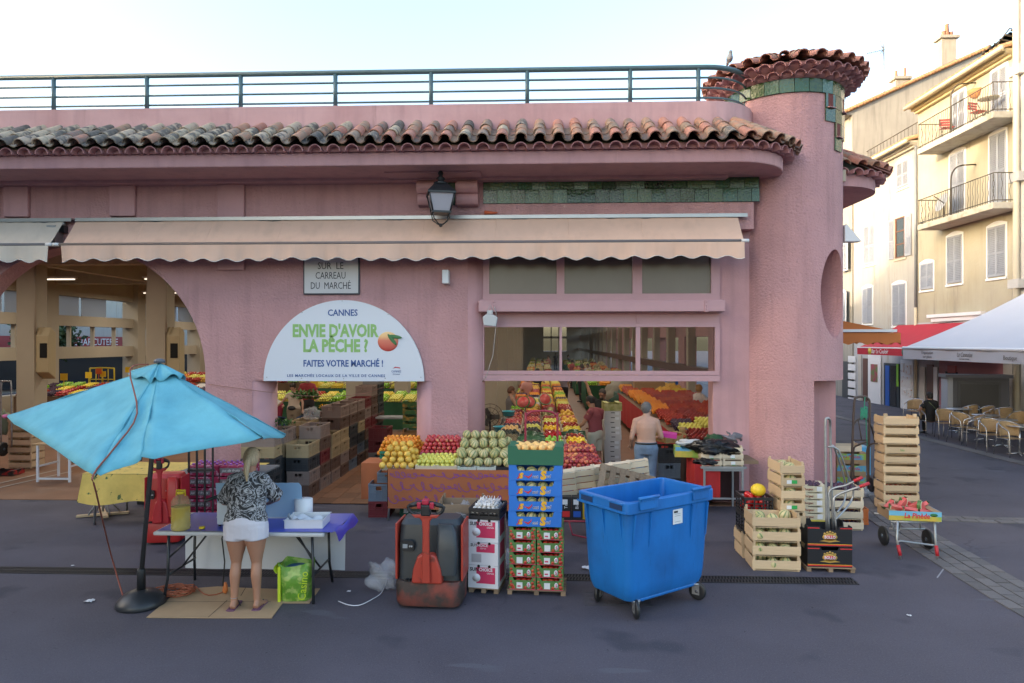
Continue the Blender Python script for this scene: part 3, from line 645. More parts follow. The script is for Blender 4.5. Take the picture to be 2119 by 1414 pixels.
for k,(yy,ob) in enumerate(((24.9,-.2),(23.2,.3))):
    fc=thing('folding_chair','red folding chair on the upper iron balcony, %s'%['farther one by the curved pipe','nearer one behind the little table'][k],'chair',(BX-.45,yy,9.9),ob); rm_=M('red slat paint',(.45,.04,.04),.5)
    for i in range(4): slat('slat',(0,-.15+i*.09,.45),(.40,.07,.015),rm_,fc); 
    for i in range(3): slat('slat',(0,.2,.62+i*.09),(.38,.015,.07),rm_,fc)
    for sx in (-1,1): MB().tube([(sx*.19,-.2,0),(sx*.19,.2,.85)],.012,5).build('leg',iron,fc); MB().tube([(sx*.17,.2,0),(sx*.17,-.18,.45)],.012,5).build('leg',iron,fc)
bt_=thing('balcony_table','small round table with wooden rim on the upper iron balcony','table',(BX-.5,22.6,9.9)); MB().lathe([(.30,.68),(.30,.71)],20).build('tabletop',M('balcony tabletop',(.40,.38,.30),.6),bt_); MB().tube([(0,0,0),(0,0,.68)],.02,6).build('leg',iron,bt_)
wb=thing('wall_bowl_lamp','terracotta half bowl wall lamp between the top floor shutters','lamp',(BX-.0,at(2021,0,X=BX).y,at(2021,187,X=BX).z)); m=MB(); m.sphere((0,0,0),.28,14,8); m.v=[(x if x<0 else 0,y,z if z<0 else 0) for x,y,z in m.v]; m.build('bowl',M('terracotta bowl',(.45,.20,.08),.7),wb)
sdh=thing('satellite_dish','grey satellite dish standing on the lower iron balcony','dish',(BX-.5,25.0,7.2)); m=MB(); m.m=Matrix.Rotation(R(-70),4,'Y'); m.lathe([(.02,0),(.2,.03),(.33,.09),(.34,.10)],20,cap=False); m.build('dish',M('dish grey',(.4,.42,.45),.4),sdh,loc=(0,0,.5)); MB().tube([(0,0,-.1),(0,0,.5),(-.35,0,.75)],.02,6).build('mast',iron,sdh)
for pm in (yel,whi,MATS['white shop wall']):
    n=pm.node_tree; b=n.nodes['Principled BSDF']; o=mixin(n,b.inputs['Base Color'].links[0].from_socket,1.1,.56,.70,(.27,.24,.19),8,stretch=(1.5,1.5,.22),rough=.75); n.links.new(o,b.inputs['Base Color'])
# eaves and roofs
rt=M('old roof tiles',(.34,.20,.11),.9,var=.3,vs=6,bump=.03,bs=6)
gut=M('cream gutter',(.58,.50,.36),.5)
def eaves(par,ya,yb_,z,mat):
    m=MB()
    for k in range(3): m.box(BX-.15-.14*k,BX+.3,ya,yb_,z-.26+.09*k,z-.172+.09*k)
    m.build('stepped_eave',mat,par)
    e=MB(); y=ya
    while y<yb_-.1:
        for k in range(2): e.add([(BX-.3-.14*k,y,z-.172+.09*k),(BX-.3-.14*k,y+.16,z-.172+.09*k),(BX-.3-.14*k,y+.08,z-.10+.09*k),(BX-.12,y,z-.172+.09*k),(BX-.12,y+.16,z-.172+.09*k),(BX-.12,y+.08,z-.10+.09*k)],[(0,1,2),(0,3,4,1),(1,4,5,2),(2,5,3,0)])
        y+=.2
    e.m=Matrix.Translation((0,0,-.0)); e.build('eave_teeth',mat,par,kind='stuff')
    t=MB(); y=ya; n=0
    while y<yb_: t.m=Matrix.Translation((BX-.5,y,z+.02))@Matrix.Rotation(-R(16),4,'Y'); t.tube([(0,0,0),(5,0,0)],.085,8); y+=.2
    t.m=Matrix(); t.build('roof_tiles',rt,par,kind='stuff')
    MB().add([(BX-.45,ya,z),(BX-.45,yb_,z),(BX+6,yb_,z+1.85),(BX+6,ya,z+1.85)],[(0,1,2,3)]).build('roof',rt,par)
    MB().tube([(BX-.52,ya-.2,z-.06),(BX-.52,yb_,z-.06)],.075,8).build('gutter',gut,par)
eaves(yw,Y1+.1,Y2,12.0,M('yellow eave paint',(.58,.48,.28),.8)); eaves(ww,Y2+.05,Y3,10.72,M('cream eave paint',(.5,.46,.38),.8))
MB().tube([(BX-.06,Y2+.06,10.5),(BX-.06,Y2+.06,4.1)],.055,8).build('downpipe',M('grey zinc pipe',(.20,.22,.24),.5),ww)
MB().tube([(BX-.06,Y2+.06,4.09),(BX-.06,Y2+.06,.1)],.06,8).build('downpipe',gut,ww)
rr=MB()  # roof terrace railing on the white house
for i in range(26): y=Y2+.6+i*.3; rr.tube([(BX+.9,y,11.0),(BX+.9,y,11.95)],.012,4)
rr.tube([(BX+.9,Y2+.6,11.95),(BX+.9,Y2+8.2,11.95)],.022,5); rr.tube([(BX+.9,Y2+.6,11.95),(BX+2.8,Y2+.6,11.95)],.022,5); rr.build('terrace_railing',iron,ww)
# gable house behind
GY=Y3+.6
pt=lambda px,py:(at(px,py,Y=GY).x,at(px,py,Y=GY).z)
g0,g1=pt(1735,236),pt(2045,98)
MB().prism([(BX+.2,0),(g1[0]+2,0),(g1[0]+2,g1[1]-.6),g1,g0,(BX+.2,g0[1]-.05)],GY,GY+5,'y').build('wall',gab,gw)
m=MB(); N=46
for i in range(N):
    u=(i+.5)/N; x=g0[0]+(g1[0]-g0[0])*u; z=g0[1]+(g1[1]-g0[1])*u; m.m=Matrix.Translation((x,GY-.06,z-.03))@Matrix.Rotation(-math.atan2(g1[1]-g0[1],g1[0]-g0[0]),4,'Y'); m.tube([(-.16,0,0),(.16,0,.03)],[.1,.085],8)
m.m=Matrix(); m.build('verge_tiles',rt,gw,kind='stuff')
def chimney(px,py,w,h,pots):
    p=at(px,py,Y=GY); m=MB().box(-w/2,w/2,.1,.1+w*.7,-1,h).box(-w*.68,w*.68,0,.2+w*.7,h,h+.13); o=m.build('chimney',M('chimney render',(.36,.33,.28),.9,var=.1,streak=.3),gw,loc=p)
    for q,r,hh in pots: MB().lathe([(r*.9,0),(r,.05),(r*.7,hh-.05),(r*.85,hh)],10,(q,.3,h+.13)).build('chimney_pot',M('clay pot',(.34,.16,.10),.8),o)
chimney(1967,118,.68,.95,((-.15,.13,.28),(.0,.12,.62),(.2,.12,.25)))
chimney(1870,170,.62,.18,((-.2,.08,.35),(.22,.07,.5)))
p=at(1829,190,Y=GY+1.5); an=thing('rooftop_antenna','thin television aerial on a mast above the gable roof','antenna',tuple(p))
MB().tube([(0,0,-1.5),(0,0,2.4)],.03,6).build('mast',galv,an); a=MB().tube([(.05,0,2.15),(-1.0,-.2,1.85)],.02,5)
for i in range(9): x=-.15-i*.1; a.tube([(x,-.25,1.93-i*.02+.1),(x,.25,1.93-i*.02+.1)],.01,4)
for s_ in (-1,1): a.tube([(.0,0,2.15),(-.25,0,2.15+.32*s_)],.02,5); a.tube([(.0,0,2.15),(-.15,.1,2.15+.5*s_)],.012,5)
a.build('aerial',galv,an)
# glazed roof structure, top right
gl=MB(); A=[at(x,y,Y=Y1+6) for x,y in ((2032,112),(2090,66),(2135,76),(2060,118))]
o=MB().add([tuple(p) for p in A]+[tuple(p-Vector((0,0,.08))) for p in A],[(0,1,2,3),(4,7,6,5),(0,4,5,1),(1,5,6,2),(2,6,7,3),(3,7,4,0)]).build('glazed_canopy',M('canopy panel',(.5,.55,.62),.3),yw)
for k in range(6):
    u=k/5; a_=A[0].lerp(A[1],u); b_=A[3].lerp(A[2],u); MB().tube([a_+Vector((0,-.05,.04)),b_+Vector((0,-.05,.04))],.04,4).build('canopy_bar',iron,o)
MB().tube([A[0]-Vector((0,0,.4)),A[1]+Vector((0,0,.15)),A[2]],.03,4).build('canopy_rail',iron,o)
# neighbour at the right edge
nb=thing('townhouse','white townhouse edge with stacked downpipes at the far right','building')
MB().box(BX-.1,BX+6,12,Y1-.003,0,17).build('wall',M('white stone wall',(.46,.455,.45),.8,var=.08),nb)
for k,zz_ in enumerate((4.4,7.7,11,14)):
    MB().box(BX-.30,BX-.102,Y1-.5,Y1-.004,zz_,zz_+.28).build('string_course',MATS['white stone wall'],nb)
MB().tube([(BX-.2,Y1-.25,.1),(BX-.2,Y1-.25,17)],.09,8).build('downpipe',M('cream pipe',(.6,.56,.46),.5),nb)
# ground-floor openings: doors, posters, bar
def panel(par,name,mat,px0,px1,y0,y1,off=.03,x=BX,d=.03):
    c=(px0+px1)/2; ya,yb_=at(px1,0,X=x).y,at(px0,0,X=x).y; return MB().box(x-off,x-off+d,ya,yb_,at(c,y1,X=x).z,at(c,y0,X=x).z).build(name,mat,par)
brown=M('brown door wood',(.12,.06,.045),.5,var=.1); pstone=M('pale quoin stone',(.50,.47,.42),.9,var=.1)
panel(ww,'arched_door',M('dark grey door',(.07,.075,.08),.6),1744,1756,748,835); 
for y0 in (735,752,770,787,804,821): panel(ww,'quoin',white,1757,1772,y0+2,y0+15,.05)
panel(ww,'stone_pilaster',pstone,1778,1784,735,838,.05); panel(ww,'narrow_door',brown,1787,1796,742,838)
panel(ww,'white_pier',white,1799,1825,735,845,.06); panel(ww,'menu_poster',M('red green poster',(.35,.06,.10),.4,col2=(.10,.20,.06),c2s=4),1806,1819,754,790,.09)
dg=panel(ww,'bar_door_frame',M('dark door frame',(.03,.04,.05),.4),1832,1864,752,846,.06); panel(dg,'door_glass',shadow_in,1846,1858,757,840,.075); panel(dg,'blue_advert',M('blue advert film',(.02,.10,.42),.4,col2=(.5,.1,.08),c2s=3,c2t=.68,c2w=.02),1836,1844,757,842,.08); panel(dg,'green_advert',M('green advert film',(.25,.55,.05),.4),1859,1863,754,800,.08)
panel(ww,'white_pier',white,1866,1892,745,852,.05)
for (a,b,c,d) in ((1868,1874,752,770),(1877,1888,756,776),(1868,1889,780,802),(1870,1880,806,818),(1882,1890,806,822)): panel(ww,'notice',M('pinned notice',(.66,.66,.66),.7,col2=(.5,.25,.12),c2s=9,c2t=.62,c2w=.03),a,b,c,d,.08)
MB().lathe([(.3,0),(.3,.08)],24).build('round_bar_sign',M('round sign white',(.62,.60,.52),.5),ww,loc=(BX-.5,at(1854,0,X=14.6).y,2.95),rot=(PI/2,0,0))
text('X',.3,M('sign ink',(.05,.04,.04),.6),ww,(BX-.5,at(1854,0,X=14.6).y-.1,2.98))
panel(yw,'pilaster',pstone,1906,1917,760,862,.06); panel(yw,'brown_door',brown,1920,1934,755,850,.05); panel(yw,'white_post',white,1936,1944,760,855,.08)
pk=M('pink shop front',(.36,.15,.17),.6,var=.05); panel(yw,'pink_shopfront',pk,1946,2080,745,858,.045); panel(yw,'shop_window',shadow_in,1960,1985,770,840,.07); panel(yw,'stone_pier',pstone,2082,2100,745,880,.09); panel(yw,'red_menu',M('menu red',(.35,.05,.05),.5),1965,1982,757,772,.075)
panel(yw,'shop_cornice',white,1926,2040,648,655,.16,d=.16); panel(yw,'shop_cornice',white,1932,2036,656,664,.10,d=.1); panel(yw,'blank_fascia',MATS['white shop wall'],1900,2090,664,700,.04)
MB().tube([(BX-.03,Y2-.02,3.35),(BX-.03,24.4,3.5),(BX-.03,22,3.52)],.02,5).build('wall_cable',blk,yw)
# red bar awning
red=M('red awning cloth',(.42,.02,.035),.8,var=.08)
ra=thing('bar_awning','red sloping awning with white bar name over the bar door','awning')
xa=13.3; ya,yb_=at(1862,0,X=xa).y,at(1775,0,X=xa).y
MB().grid(lambda u,v:(xa+(BX-.06-xa)*v,22+(yb_-22)*u,2.49+.93*v-.06*math.sin(PI*v)),12,5).build('awning_cloth',red,ra)
MB().box(xa-.02,xa,22,yb_,2.22,2.5).build('valance',red,ra)
text('Bar Le Couloir',.25,white,ra,(xa-.03,at(1820,0,X=xa-.03).y,2.36),(0,0,-PI/2),width=1.3,shear=.2)
for yy,mt in ((27.9,M('yellow logo',(.6,.45,.05),.5)),(25.35,M('green logo',(.03,.12,.08),.5))): 
    o=MB().lathe([(.14,0),(.14,.012)],16).build('logo_disc',mt,ra,loc=(xa-.022,yy,2.36),rot=(0,-PI/2,0)); 
MB().tube([(xa,22,2.5),(xa,yb_,2.5)],.03,6).build('front_bar',white,ra)
# white terrace awning
wcl=M('white awning cloth',(.50,.515,.57),.8,var=.03,vs=1)
wa=thing('terrace_awning','large white shop awning with grey lettered valance over the cafe terrace','awning')
xo=10.8; yf=at(1870,0,X=xo).y
MB().grid(lambda u,v:(xo+4.14*v,14+(yf-14)*u,2.57+1.95*v-.10*math.sin(PI*v)+.012*math.sin(u*40)*v),40,8).build('awning_cloth',wcl,wa)
MB().grid(lambda u,v:(xo-.01+.012*math.sin(u*30+v),14+(yf-14)*u,2.24+.3*v),60,3).build('valance',wcl,wa)
MB().tube([(xo,14,2.56),(xo,yf+.02,2.56)],.045,8).build('front_bar',M('white bar',(.7,.72,.78),.3),wa)
MB().tube([(xo,yf-.1,2.5),(xo+2,yf-.6,3.0),(BX-.05,yf-.3,3.6)],.03,6).build('folding_arm',galv,wa)
ink=M('grey ink',(.16,.15,.15),.8)
yv=lambda px:at(px,0,X=xo).y
text('Dégustation',.11,ink,wa,(xo-.03,yv(1921),2.44),(0,0,-PI/2),width=.55); text('sur place',.11,ink,wa,(xo-.03,yv(1921),2.33),(0,0,-PI/2),width=.42)
text('La Cannoise',.16,ink,wa,(xo-.03,yv(1998),2.41),(0,0,-PI/2),width=.62,shear=.35); text('NATURE & PURE',.05,ink,wa,(xo-.03,yv(1998),2.3),(0,0,-PI/2),width=.4); text('Boutique',.15,ink,wa,(xo-.03,yv(2093),2.37),(0,0,-PI/2),width=.45)
# orange awning on the hall's street side
orc=M('orange awning cloth',(.50,.16,.045),.85,var=.06)
oa=thing('side_awning','orange market awning with scalloped edge jutting from the street side of the hall','awning')
MB().grid(lambda u,v:(5.32+2.68*v,15.4+9*u,3.5-.55*v-.03*math.sin(PI*v)),16,8).build('awning_cloth',orc,oa)
sc=lambda s_:.06*abs(math.sin(s_*PI/.42))
MB().grid(lambda u,v:(8.0,15.4+9*u,2.94-(.27-sc(9*u))*v),108,1).build('valance',orc,oa)
MB().grid(lambda u,v:(5.6+2.4*u,15.4,2.94+.55*(1-u)*.0-(.27-sc(2.4*u))*v),60,1).build('end_valance',orc,oa)
MB().add([(5.4,15.4,3.48),(8.0,15.4,2.95),(5.4,15.4,2.95)],[(0,2,1)]).build('end_cloth',orc,oa)
MB().box(5.5,7.9,15.36,15.395,2.96,3.02).build('folding_arm',white,oa)
# white wedge-shaped lamp on the tower
p=at(1741,492,Y=TY_); wl=MB().prism([(0,-.13),(.28,-.13),(.03,.17),(0,.14)],-.09,.09,'y').build('wedge_wall_lamp',white,loc=(TX_+TR-.07,TY_-.35,p.z)); props(wl,'small white wedge-shaped lamp on the right flank of the tower','lamp')
# ---------------- buildings that stand outside the frame, opposite the market (they shade the square) ----------------
def plain(label,x0,x1,y0,y1,h,mat,face):
    t=thing('street_building',label,'building'); MB().box(x0,x1,y0,y1,0,h).build('wall',mat,t); m=MB()
    L_=(x1-x0) if face in '+y' else (y1-y0)
    n=int(L_/3); f=int(h/3.2)
    for i in range(n):
        for j in range(f):
            a=1+i*3; z=1+j*3.2
            if face=='+y': m.box(x0+a,x0+a+1.1,y1+.002,y1+.05,z,z+1.8)
            else: m.box(x1+.002,x1+.05,y0+a,y0+a+1.1,z,z+1.8)
    m.build('shutters',shut,t,kind='stuff'); return t
plain('cream block opposite the market front, outside the picture',-78,-17,-15,-6,24.5,yel,'+y')
lb=plain('cream block seen through the arch, with a red butcher fascia','' and 0 or -42,-28,-4,78,9.0,whi,'+x')
# the butcher's red fascia across the left street
p0,p1=at(96,703,X=-27.5),at(250,703,X=-27.5)
MB().box(-27.95,-27.6,min(p0.y,p1.y)-6,max(p0.y,p1.y)+1,2.35,3.05).build('red_fascia',M('red fascia',(.30,.03,.035),.5),lb)
text('ABRE  CHARCUTERIE',.6,white,lb,(-27.55,(p0.y+p1.y)/2,2.7),(0,0,PI/2),width=abs(p1.y-p0.y)*.93)
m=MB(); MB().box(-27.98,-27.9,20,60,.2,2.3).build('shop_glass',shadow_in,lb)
# parked car and trees beyond the left wall
cm=M('dark tree leaves',(.035,.07,.02),.7,rand=.4,var=.3)
def leafy(name,label,c,rad,n,par=None):
    t=thing(name,label,'tree',(c[0],c[1],0)); MB().tube([(0,0,0),(.1,0,c[2]*.6),(0,.1,c[2])],[.16,.12,.06],8).build('trunk',woodo,t)
    for s_ in (-1,1): pass
    m=MB(); rnd=random.Random(3)
    for i in range(n):
        d=Vector((rnd.gauss(0,1),rnd.gauss(0,1),rnd.gauss(0,1))).normalized()*rad*rnd.uniform(.35,1)*(1+.25*math.sin(i)); q=Vector((0,0,c[2]))+Vector((d.x,d.y,d.z*.8))
        a=Vector((rnd.uniform(-1,1),rnd.uniform(-1,1),rnd.uniform(-1,1)))*.14; b_=Vector((rnd.uniform(-1,1),rnd.uniform(-1,1),rnd.uniform(-1,1)))*.14
        m.add([q,q+a,q+a+b_,q+b_],[(0,1,2,3)])
    m.build('crown',cm,t)
leafy('street_tree','dark leafy tree seen through the side windows left of the red fascia',(at(100,0,X=-23).x,at(100,0,X=-23).y,2.9),1.3,2500)
# ---------------- people ----------------
def loft(m,rings,lat=(1,0,0),n=16,cap=True):
    """rings: (centre, half width along lat, half depth)"""
    cs=[Vector(r[0]) for r in rings]; vs=[]; lat=Vector(lat)
    for i,r in enumerate(rings):
        a=cs[max(0,i-1)]; b=cs[min(len(cs)-1,i+1)]; t=(b-a).normalized(); u=(lat-t*lat.dot(t)).normalized(); v=t.cross(u)
        for k in range(n): q=2*PI*k/n; vs.append(cs[i]+u*math.cos(q)*r[1]+v*math.sin(q)*r[2])
    N=len(rings); fs=[(i*n+k,i*n+(k+1)%n,(i+1)*n+(k+1)%n,(i+1)*n+k) for i in range(N-1) for k in range(n)]
    if cap: fs+=[tuple(range(n))[::-1],tuple(range((N-1)*n,N*n))]
    m.add(vs,fs)
def limb(m,pts,rs,n=12,rounded=True):
    """tapered tube through joints, with interpolated rings and balls at its ends"""
    P_=[Vector(p) for p in pts]; q=[];rr=[]
    for i in range(len(P_)-1):
        for k in range(4): u=k/4; q.append(P_[i].lerp(P_[i+1],u)); rr.append(rs[i]+(rs[i+1]-rs[i])*u)
    q.append(P_[-1]); rr.append(rs[-1]); m.tube(q,rr,n)
    if rounded: m.sphere(q[0],rr[0],n,8); m.sphere(q[-1],rr[-1],n,8)
def solid(m,name,mat,par,vox,smooth=4):
    o=m.build(name,mat,par); r=o.modifiers.new('r','REMESH'); r.mode='VOXEL'; r.voxel_size=vox; r.use_smooth_shade=True
    s=o.modifiers.new('s','SMOOTH'); s.factor=.5; s.iterations=smooth
    p=o.parent; o.parent=None; bpy.context.view_layer.update(); bake(o); o.parent=p
    if not isinstance(mat,(list,tuple)): o.data.materials.clear(); o.data.materials.append(mat)
    return o
J0=dict(pel=(0,0,.93),wai=(0,0,1.06),che=(0,0,1.26),nek=(0,.0,1.43),hed=(0,.015,1.56),hipL=(-.09,0,.90),hipR=(.09,0,.90),kneL=(-.10,.02,.49),kneR=(.10,.02,.49),ankL=(-.10,-.02,.08),ankR=(.10,-.02,.08),
 shoL=(-.168,0,1.355),shoR=(.168,0,1.355),elbL=(-.235,-.03,1.12),elbR=(.235,-.03,1.12),wriL=(-.25,.07,.90),wriR=(.25,.07,.90))
def hand(m,w,d,s=1,side=1,r=.0085,curl=.5):
    """palm, four fingers of different lengths bent at the knuckles and a thumb, from wrist w towards d"""
    w=Vector(w); d=Vector(d).normalized(); up=Vector((0,0,1)) if abs(d.z)<.9 else Vector((0,1,0)); x=d.cross(up).normalized(); y=x.cross(d).normalized()
    lat=y if abs(d.z)>=.9 else x
    nor=d.cross(lat).normalized()
    loft(m,[(w,.026*s,.020*s),(w+d*.04*s,.038*s,.017*s),(w+d*.085*s,.040*s,.014*s)],lat)
    for i,(o,l) in enumerate(((-.030,.062),(-.010,.074),(.011,.070),(.031,.055))):
        a=w+d*.08*s+lat*o*s; b=a+(d*math.cos(curl*.5)+nor*math.sin(curl*.5)*side)*l*.5*s; c=b+(d*math.cos(curl*1.6)+nor*math.sin(curl*1.6)*side)*l*.5*s
        m.tube([a,b,c],[r*s,r*s*.95,r*s*.8],6); m.sphere(c,r*s*.8,6,4)
    a=w+d*.03*s-lat*.03*s; b=a+(d*.6-lat*.7+nor*.4*side).normalized()*.035*s; c=b+(d*.9-lat*.2+nor*.3*side).normalized()*.03*s
    m.tube([a,b,c],[.012*s,.0105*s,.009*s],6); m.sphere(c,.009*s,6,4)
def person(label,loc,rz=0.,h=1.7,J=None,skin=None,vox=.012,top=None,bottom=None,hair=None,shoes=None,topstyle='tee',botstyle='shorts',hairstyle='short',bw=1.,look=0.,nod=0.,group=None,legs=True,female=False,extra=None,handd=None):
    t=thing('person',label,'person',loc,rz,group); k=h/1.7; t.scale=(k,k,k)
    j={a:Vector(b) for a,b in J0.items()}
    if J:
        for a,b in J.items(): j[a]=Vector(b)
    lat=(j['shoR']-j['shoL']).normalized(); b=bw; sk=skin or M('tanned skin',(.42,.235,.16),.55,var=.08,vs=6)
    hw=1.12 if female else 1.; sw=.92 if female else 1.
    def torso(m,g,z0=0,z1=1,shape=1.):
        R_=[(j['pel']-(j['wai']-j['pel'])*.9,.12*b*hw,.095*b),(j['pel'],.168*b*hw,.115*b),(j['pel'].lerp(j['wai'],.6),.160*b*hw,.108*b),(j['wai'],.145*b,.10*b),(j['wai'].lerp(j['che'],.5),.15*b*sw,.105*b),(j['che'],.165*b*sw,.112*b),(j['che'].lerp(j['nek'],.45),.168*sw*b,.10*b),(j['che'].lerp(j['nek'],.66),.150*sw,.085),(j['che'].lerp(j['nek'],.82),.105*sw,.072),(j['nek'],.06,.058)]
        R_=R_[z0:len(R_)-(1-z1 if z1<1 else 0)]
        loft(m,[(c,x+g,y+g) for c,x,y in R_],lat,20)
    m=MB(); torso(m,0)
    hd=j['hed']; fw=Matrix.Rotation(look,3,'Z')@Vector((0,1,0)); ri=Matrix.Rotation(look,3,'Z')@Vector((1,0,0)); fw=(fw*math.cos(nod)-Vector((0,0,1))*math.sin(nod)); upv=ri.cross(fw)
    hm=Matrix(((ri.x,fw.x,upv.x,hd.x),(ri.y,fw.y,upv.y,hd.y),(ri.z,fw.z,upv.z,hd.z),(0,0,0,1)))
    limb(m,[j['nek']-Vector((0,0,.02)),hd-upv*.06-fw*.012],[.062,.055])
    def headlocal(mm,fn): mm.m=hm; fn(mm); mm.m=Matrix()
    def hf_(mm):
        mm.sphere((0,-.008,.025),.088,16,12,(.86,1.06,1.05)); mm.sphere((0,.022,-.045),.062,14,10,(.88,1.0,1.0)); mm.sphere((0,.04,-.085),.032,10,8,(1,.9,.8))
        mm.sphere((0,.098,-.018),.015,8,6,(.8,1.1,1.5)); mm.sphere((0,.088,-.06),.016,8,6,(1.5,.6,.7)); 
        for s_ in (-1,1): mm.sphere((.077*s_,-.008,-.01),.022,8,6,(.45,.8,1.35)); mm.sphere((.03*s_,.075,.022),.02,8,6,(1.2,.6,.5))
    headlocal(m,hf_)
    if legs:
        for s_ in 'LR':
            hp,kn,an=j['hip'+s_],j['kne'+s_],j['ank'+s_]; g=hw
            a1=hp.lerp(kn,.35); calf=kn.lerp(an,.30)-fwdir(kn,an)*.0
            pts=[hp+Vector((0,0,.0)),a1,hp.lerp(kn,.8),kn,kn.lerp(an,.3)-Vector((0,.018,0)),kn.lerp(an,.65)-Vector((0,.006,0)),an]
            m.tube(sub(pts),subr([.098*b*g,.088*b*g,.062*g,.054,.057,.043,.034]),14); m.sphere(pts[0],.097*b*g,12,8); m.sphere(kn,.054,10,8)
            out_=Vector((.03 if s_=='R' else -.03,0,0))
            loft(m,[(an+Vector((0,-.055,-.045)),.03,.03),(an+Vector((0,-.03,-.03)),.034,.045),(an+Vector((0,.03,-.03))+out_*.3,.037,.042),(an+Vector((0,.10,-.052))+out_*.7,.044,.024),(an+Vector((0,.15,-.062))+out_,.042,.014),(an+Vector((0,.18,-.066))+out_,.025,.008)],(1,0,0),12)
    for s_ in 'LR':
        sh,el,wr=j['sho'+s_],j['elb'+s_],j['wri'+s_]; am=.86 if female else 1.
        m.tube(sub([sh,sh.lerp(el,.45),el,el.lerp(wr,.3),wr]),subr([.056*am*b,.049*am*b,.040*am,.041*am,.026*am]),12); m.sphere(sh,.056*am*b,12,8); m.sphere(el,.040*am,8,6)
        dd=(wr-el).normalized(); dd=handd[s_] if handd and s_ in handd else dd
        hand(m,wr,dd,1 if not female else .92,1 if s_=='L' else -1)
    for s_ in 'LR': limb(m,[j['nek']-Vector((0,0,.005)),j['sho'+s_]+Vector((0,0,-.0))],[.052,.053*b*sw])
    body=solid(m,'body',sk,t,vox,3)
    if top:
        m=MB()
        def tt():
            torso(m,.014,1 if topstyle!='long' else 0,1)
            for s_ in 'LR':
                sh,el,wr=j['sho'+s_],j['elb'+s_],j['wri'+s_]; sg=-1 if s_=='L' else 1
                if topstyle=='tank': continue
                e_=sh.lerp(el,{'tee':.62,'loose':.95,'cap':.4}.get(topstyle,.62)); r1={'loose':.085}.get(topstyle,.068)
                limb(m,[sh-Vector((sg*.03,0,0)),e_],[.072*b*sw,r1],rounded=False); m.sphere(sh-Vector((sg*.01,0,.0)),.07*sw*b,12,8)
            loft(m,[(j['che'].lerp(j['nek'],.6),.15*sw,.085),(j['nek']-Vector((0,0,.01)),.072,.068)],lat)
            if topstyle!='tank':
                for s_ in 'LR': limb(m,[j['nek']-Vector((0,0,.012)),j['sho'+s_]],[.060,.066*b*sw],rounded=False)
        tt()
        if topstyle=='loose':
            for rr in range(1): loft(m,[(j['pel']+Vector((.06,0,.0)),.14,.10),(j['wai'],.205,.128),(j['che'],.20,.122),(j['che'].lerp(j['nek'],.55),.165,.09)],lat,20)
        solid(m,'top',top,t,vox,5)
    if bottom:
        m=MB(); loft(m,[(j['pel']-Vector((0,0,.15 if female else .11)),.155*b*hw+.008,.105*b+.012),(j['pel'],.168*b*hw+.014,.118*b+.014),(j['pel'].lerp(j['wai'],.7),.155*b*hw+.012,.108*b+.012)],lat,20)
        if female:
            for sg in (-1,1): m.sphere(j['pel']+Vector((.07*sg,-.045,-.04)),.095,12,10)
        fr_={'shorts':.34,'knee':.8,'long':1.0,'skirt':.9}[botstyle]
        for s_ in 'LR':
            hp,kn,an=j['hip'+s_],j['kne'+s_],j['ank'+s_]; 
            e_=hp.lerp(kn,fr_)
            r0,r1=.108*b*hw,{'shorts':.105*hw*b,'knee':.085*b,'long':.07,'skirt':.12}[botstyle]
            limb(m,[hp+Vector((0,0,.01)),hp.lerp(e_,.5),e_],[r0,(r0+r1)/2,r1],rounded=False); m.sphere(hp,r0,12,8)
            if botstyle=='long': limb(m,[kn,kn.lerp(an,.95)],[.071,.062],rounded=False); m.sphere(kn,.07,10,8)
        solid(m,'bottoms',bottom,t,vox,4)
    if hair:
        m=MB()
        def hh(mm):
            mm.sphere((0,-.020,.036),.094,16,12,(.88,1.03,1.04))
            if hairstyle in('pony','bun','bob'): mm.sphere((0,-.035,.0),.088,14,10,(.95,1,1.1))
            if hairstyle=='short': mm.sphere((0,-.045,-.005),.068,12,8,(1.02,.75,1.0))
            if hairstyle=='bun': mm.sphere((0,-.11,.07),.04,10,8)
            if hairstyle=='curly':
                for i in range(26): a=i*2.4; mm.sphere((.075*math.cos(a),-.02+.075*math.sin(a),.02+.004*i),.026,6,4)
        headlocal(m,hh)
        if hairstyle=='pony':
            p0=hd-fw*.095+upv*.01; m.sphere(p0,.03,8,6); limb(m,[p0,p0+Vector((0,-.055,-.045)),p0+Vector((.0,-.085,-.15)),p0+Vector((.01,-.09,-.27))],[.026,.036,.030,.008])
        # keep the face free: cut what lies in front of the brow
        o=solid(m,'hair',hair,t,vox*.9,2)
        lim=.045; bmm=bmesh.new(); bmm.from_mesh(o.data); inv=hm.inverted()
        dl=[v for v in bmm.verts if (inv@v.co).y>lim-.0 and (inv@v.co).z<.055 or ((inv@v.co).y>.02 and (inv@v.co).z<.0)]
        bmesh.ops.delete(bmm,geom=dl,context='VERTS'); bmm.to_mesh(o.data); bmm.free()
        sf=o.modifiers.new('t','SOLIDIFY'); sf.thickness=.006
    ey=MB()
    for s_ in (-1,1): ey.m=hm; ey.sphere((.031*s_,.084,.012),.0085,8,6)
    ey.m=Matrix(); ey.build('eyes',M('dark eye',(.03,.02,.015),.2),t)
    li=MB(); li.m=hm; li.sphere((0,.094,-.058),.013,8,6,(1.6,.45,.45)); li.m=Matrix(); li.build('lips',M('lips',(.35,.12,.10),.5),t)
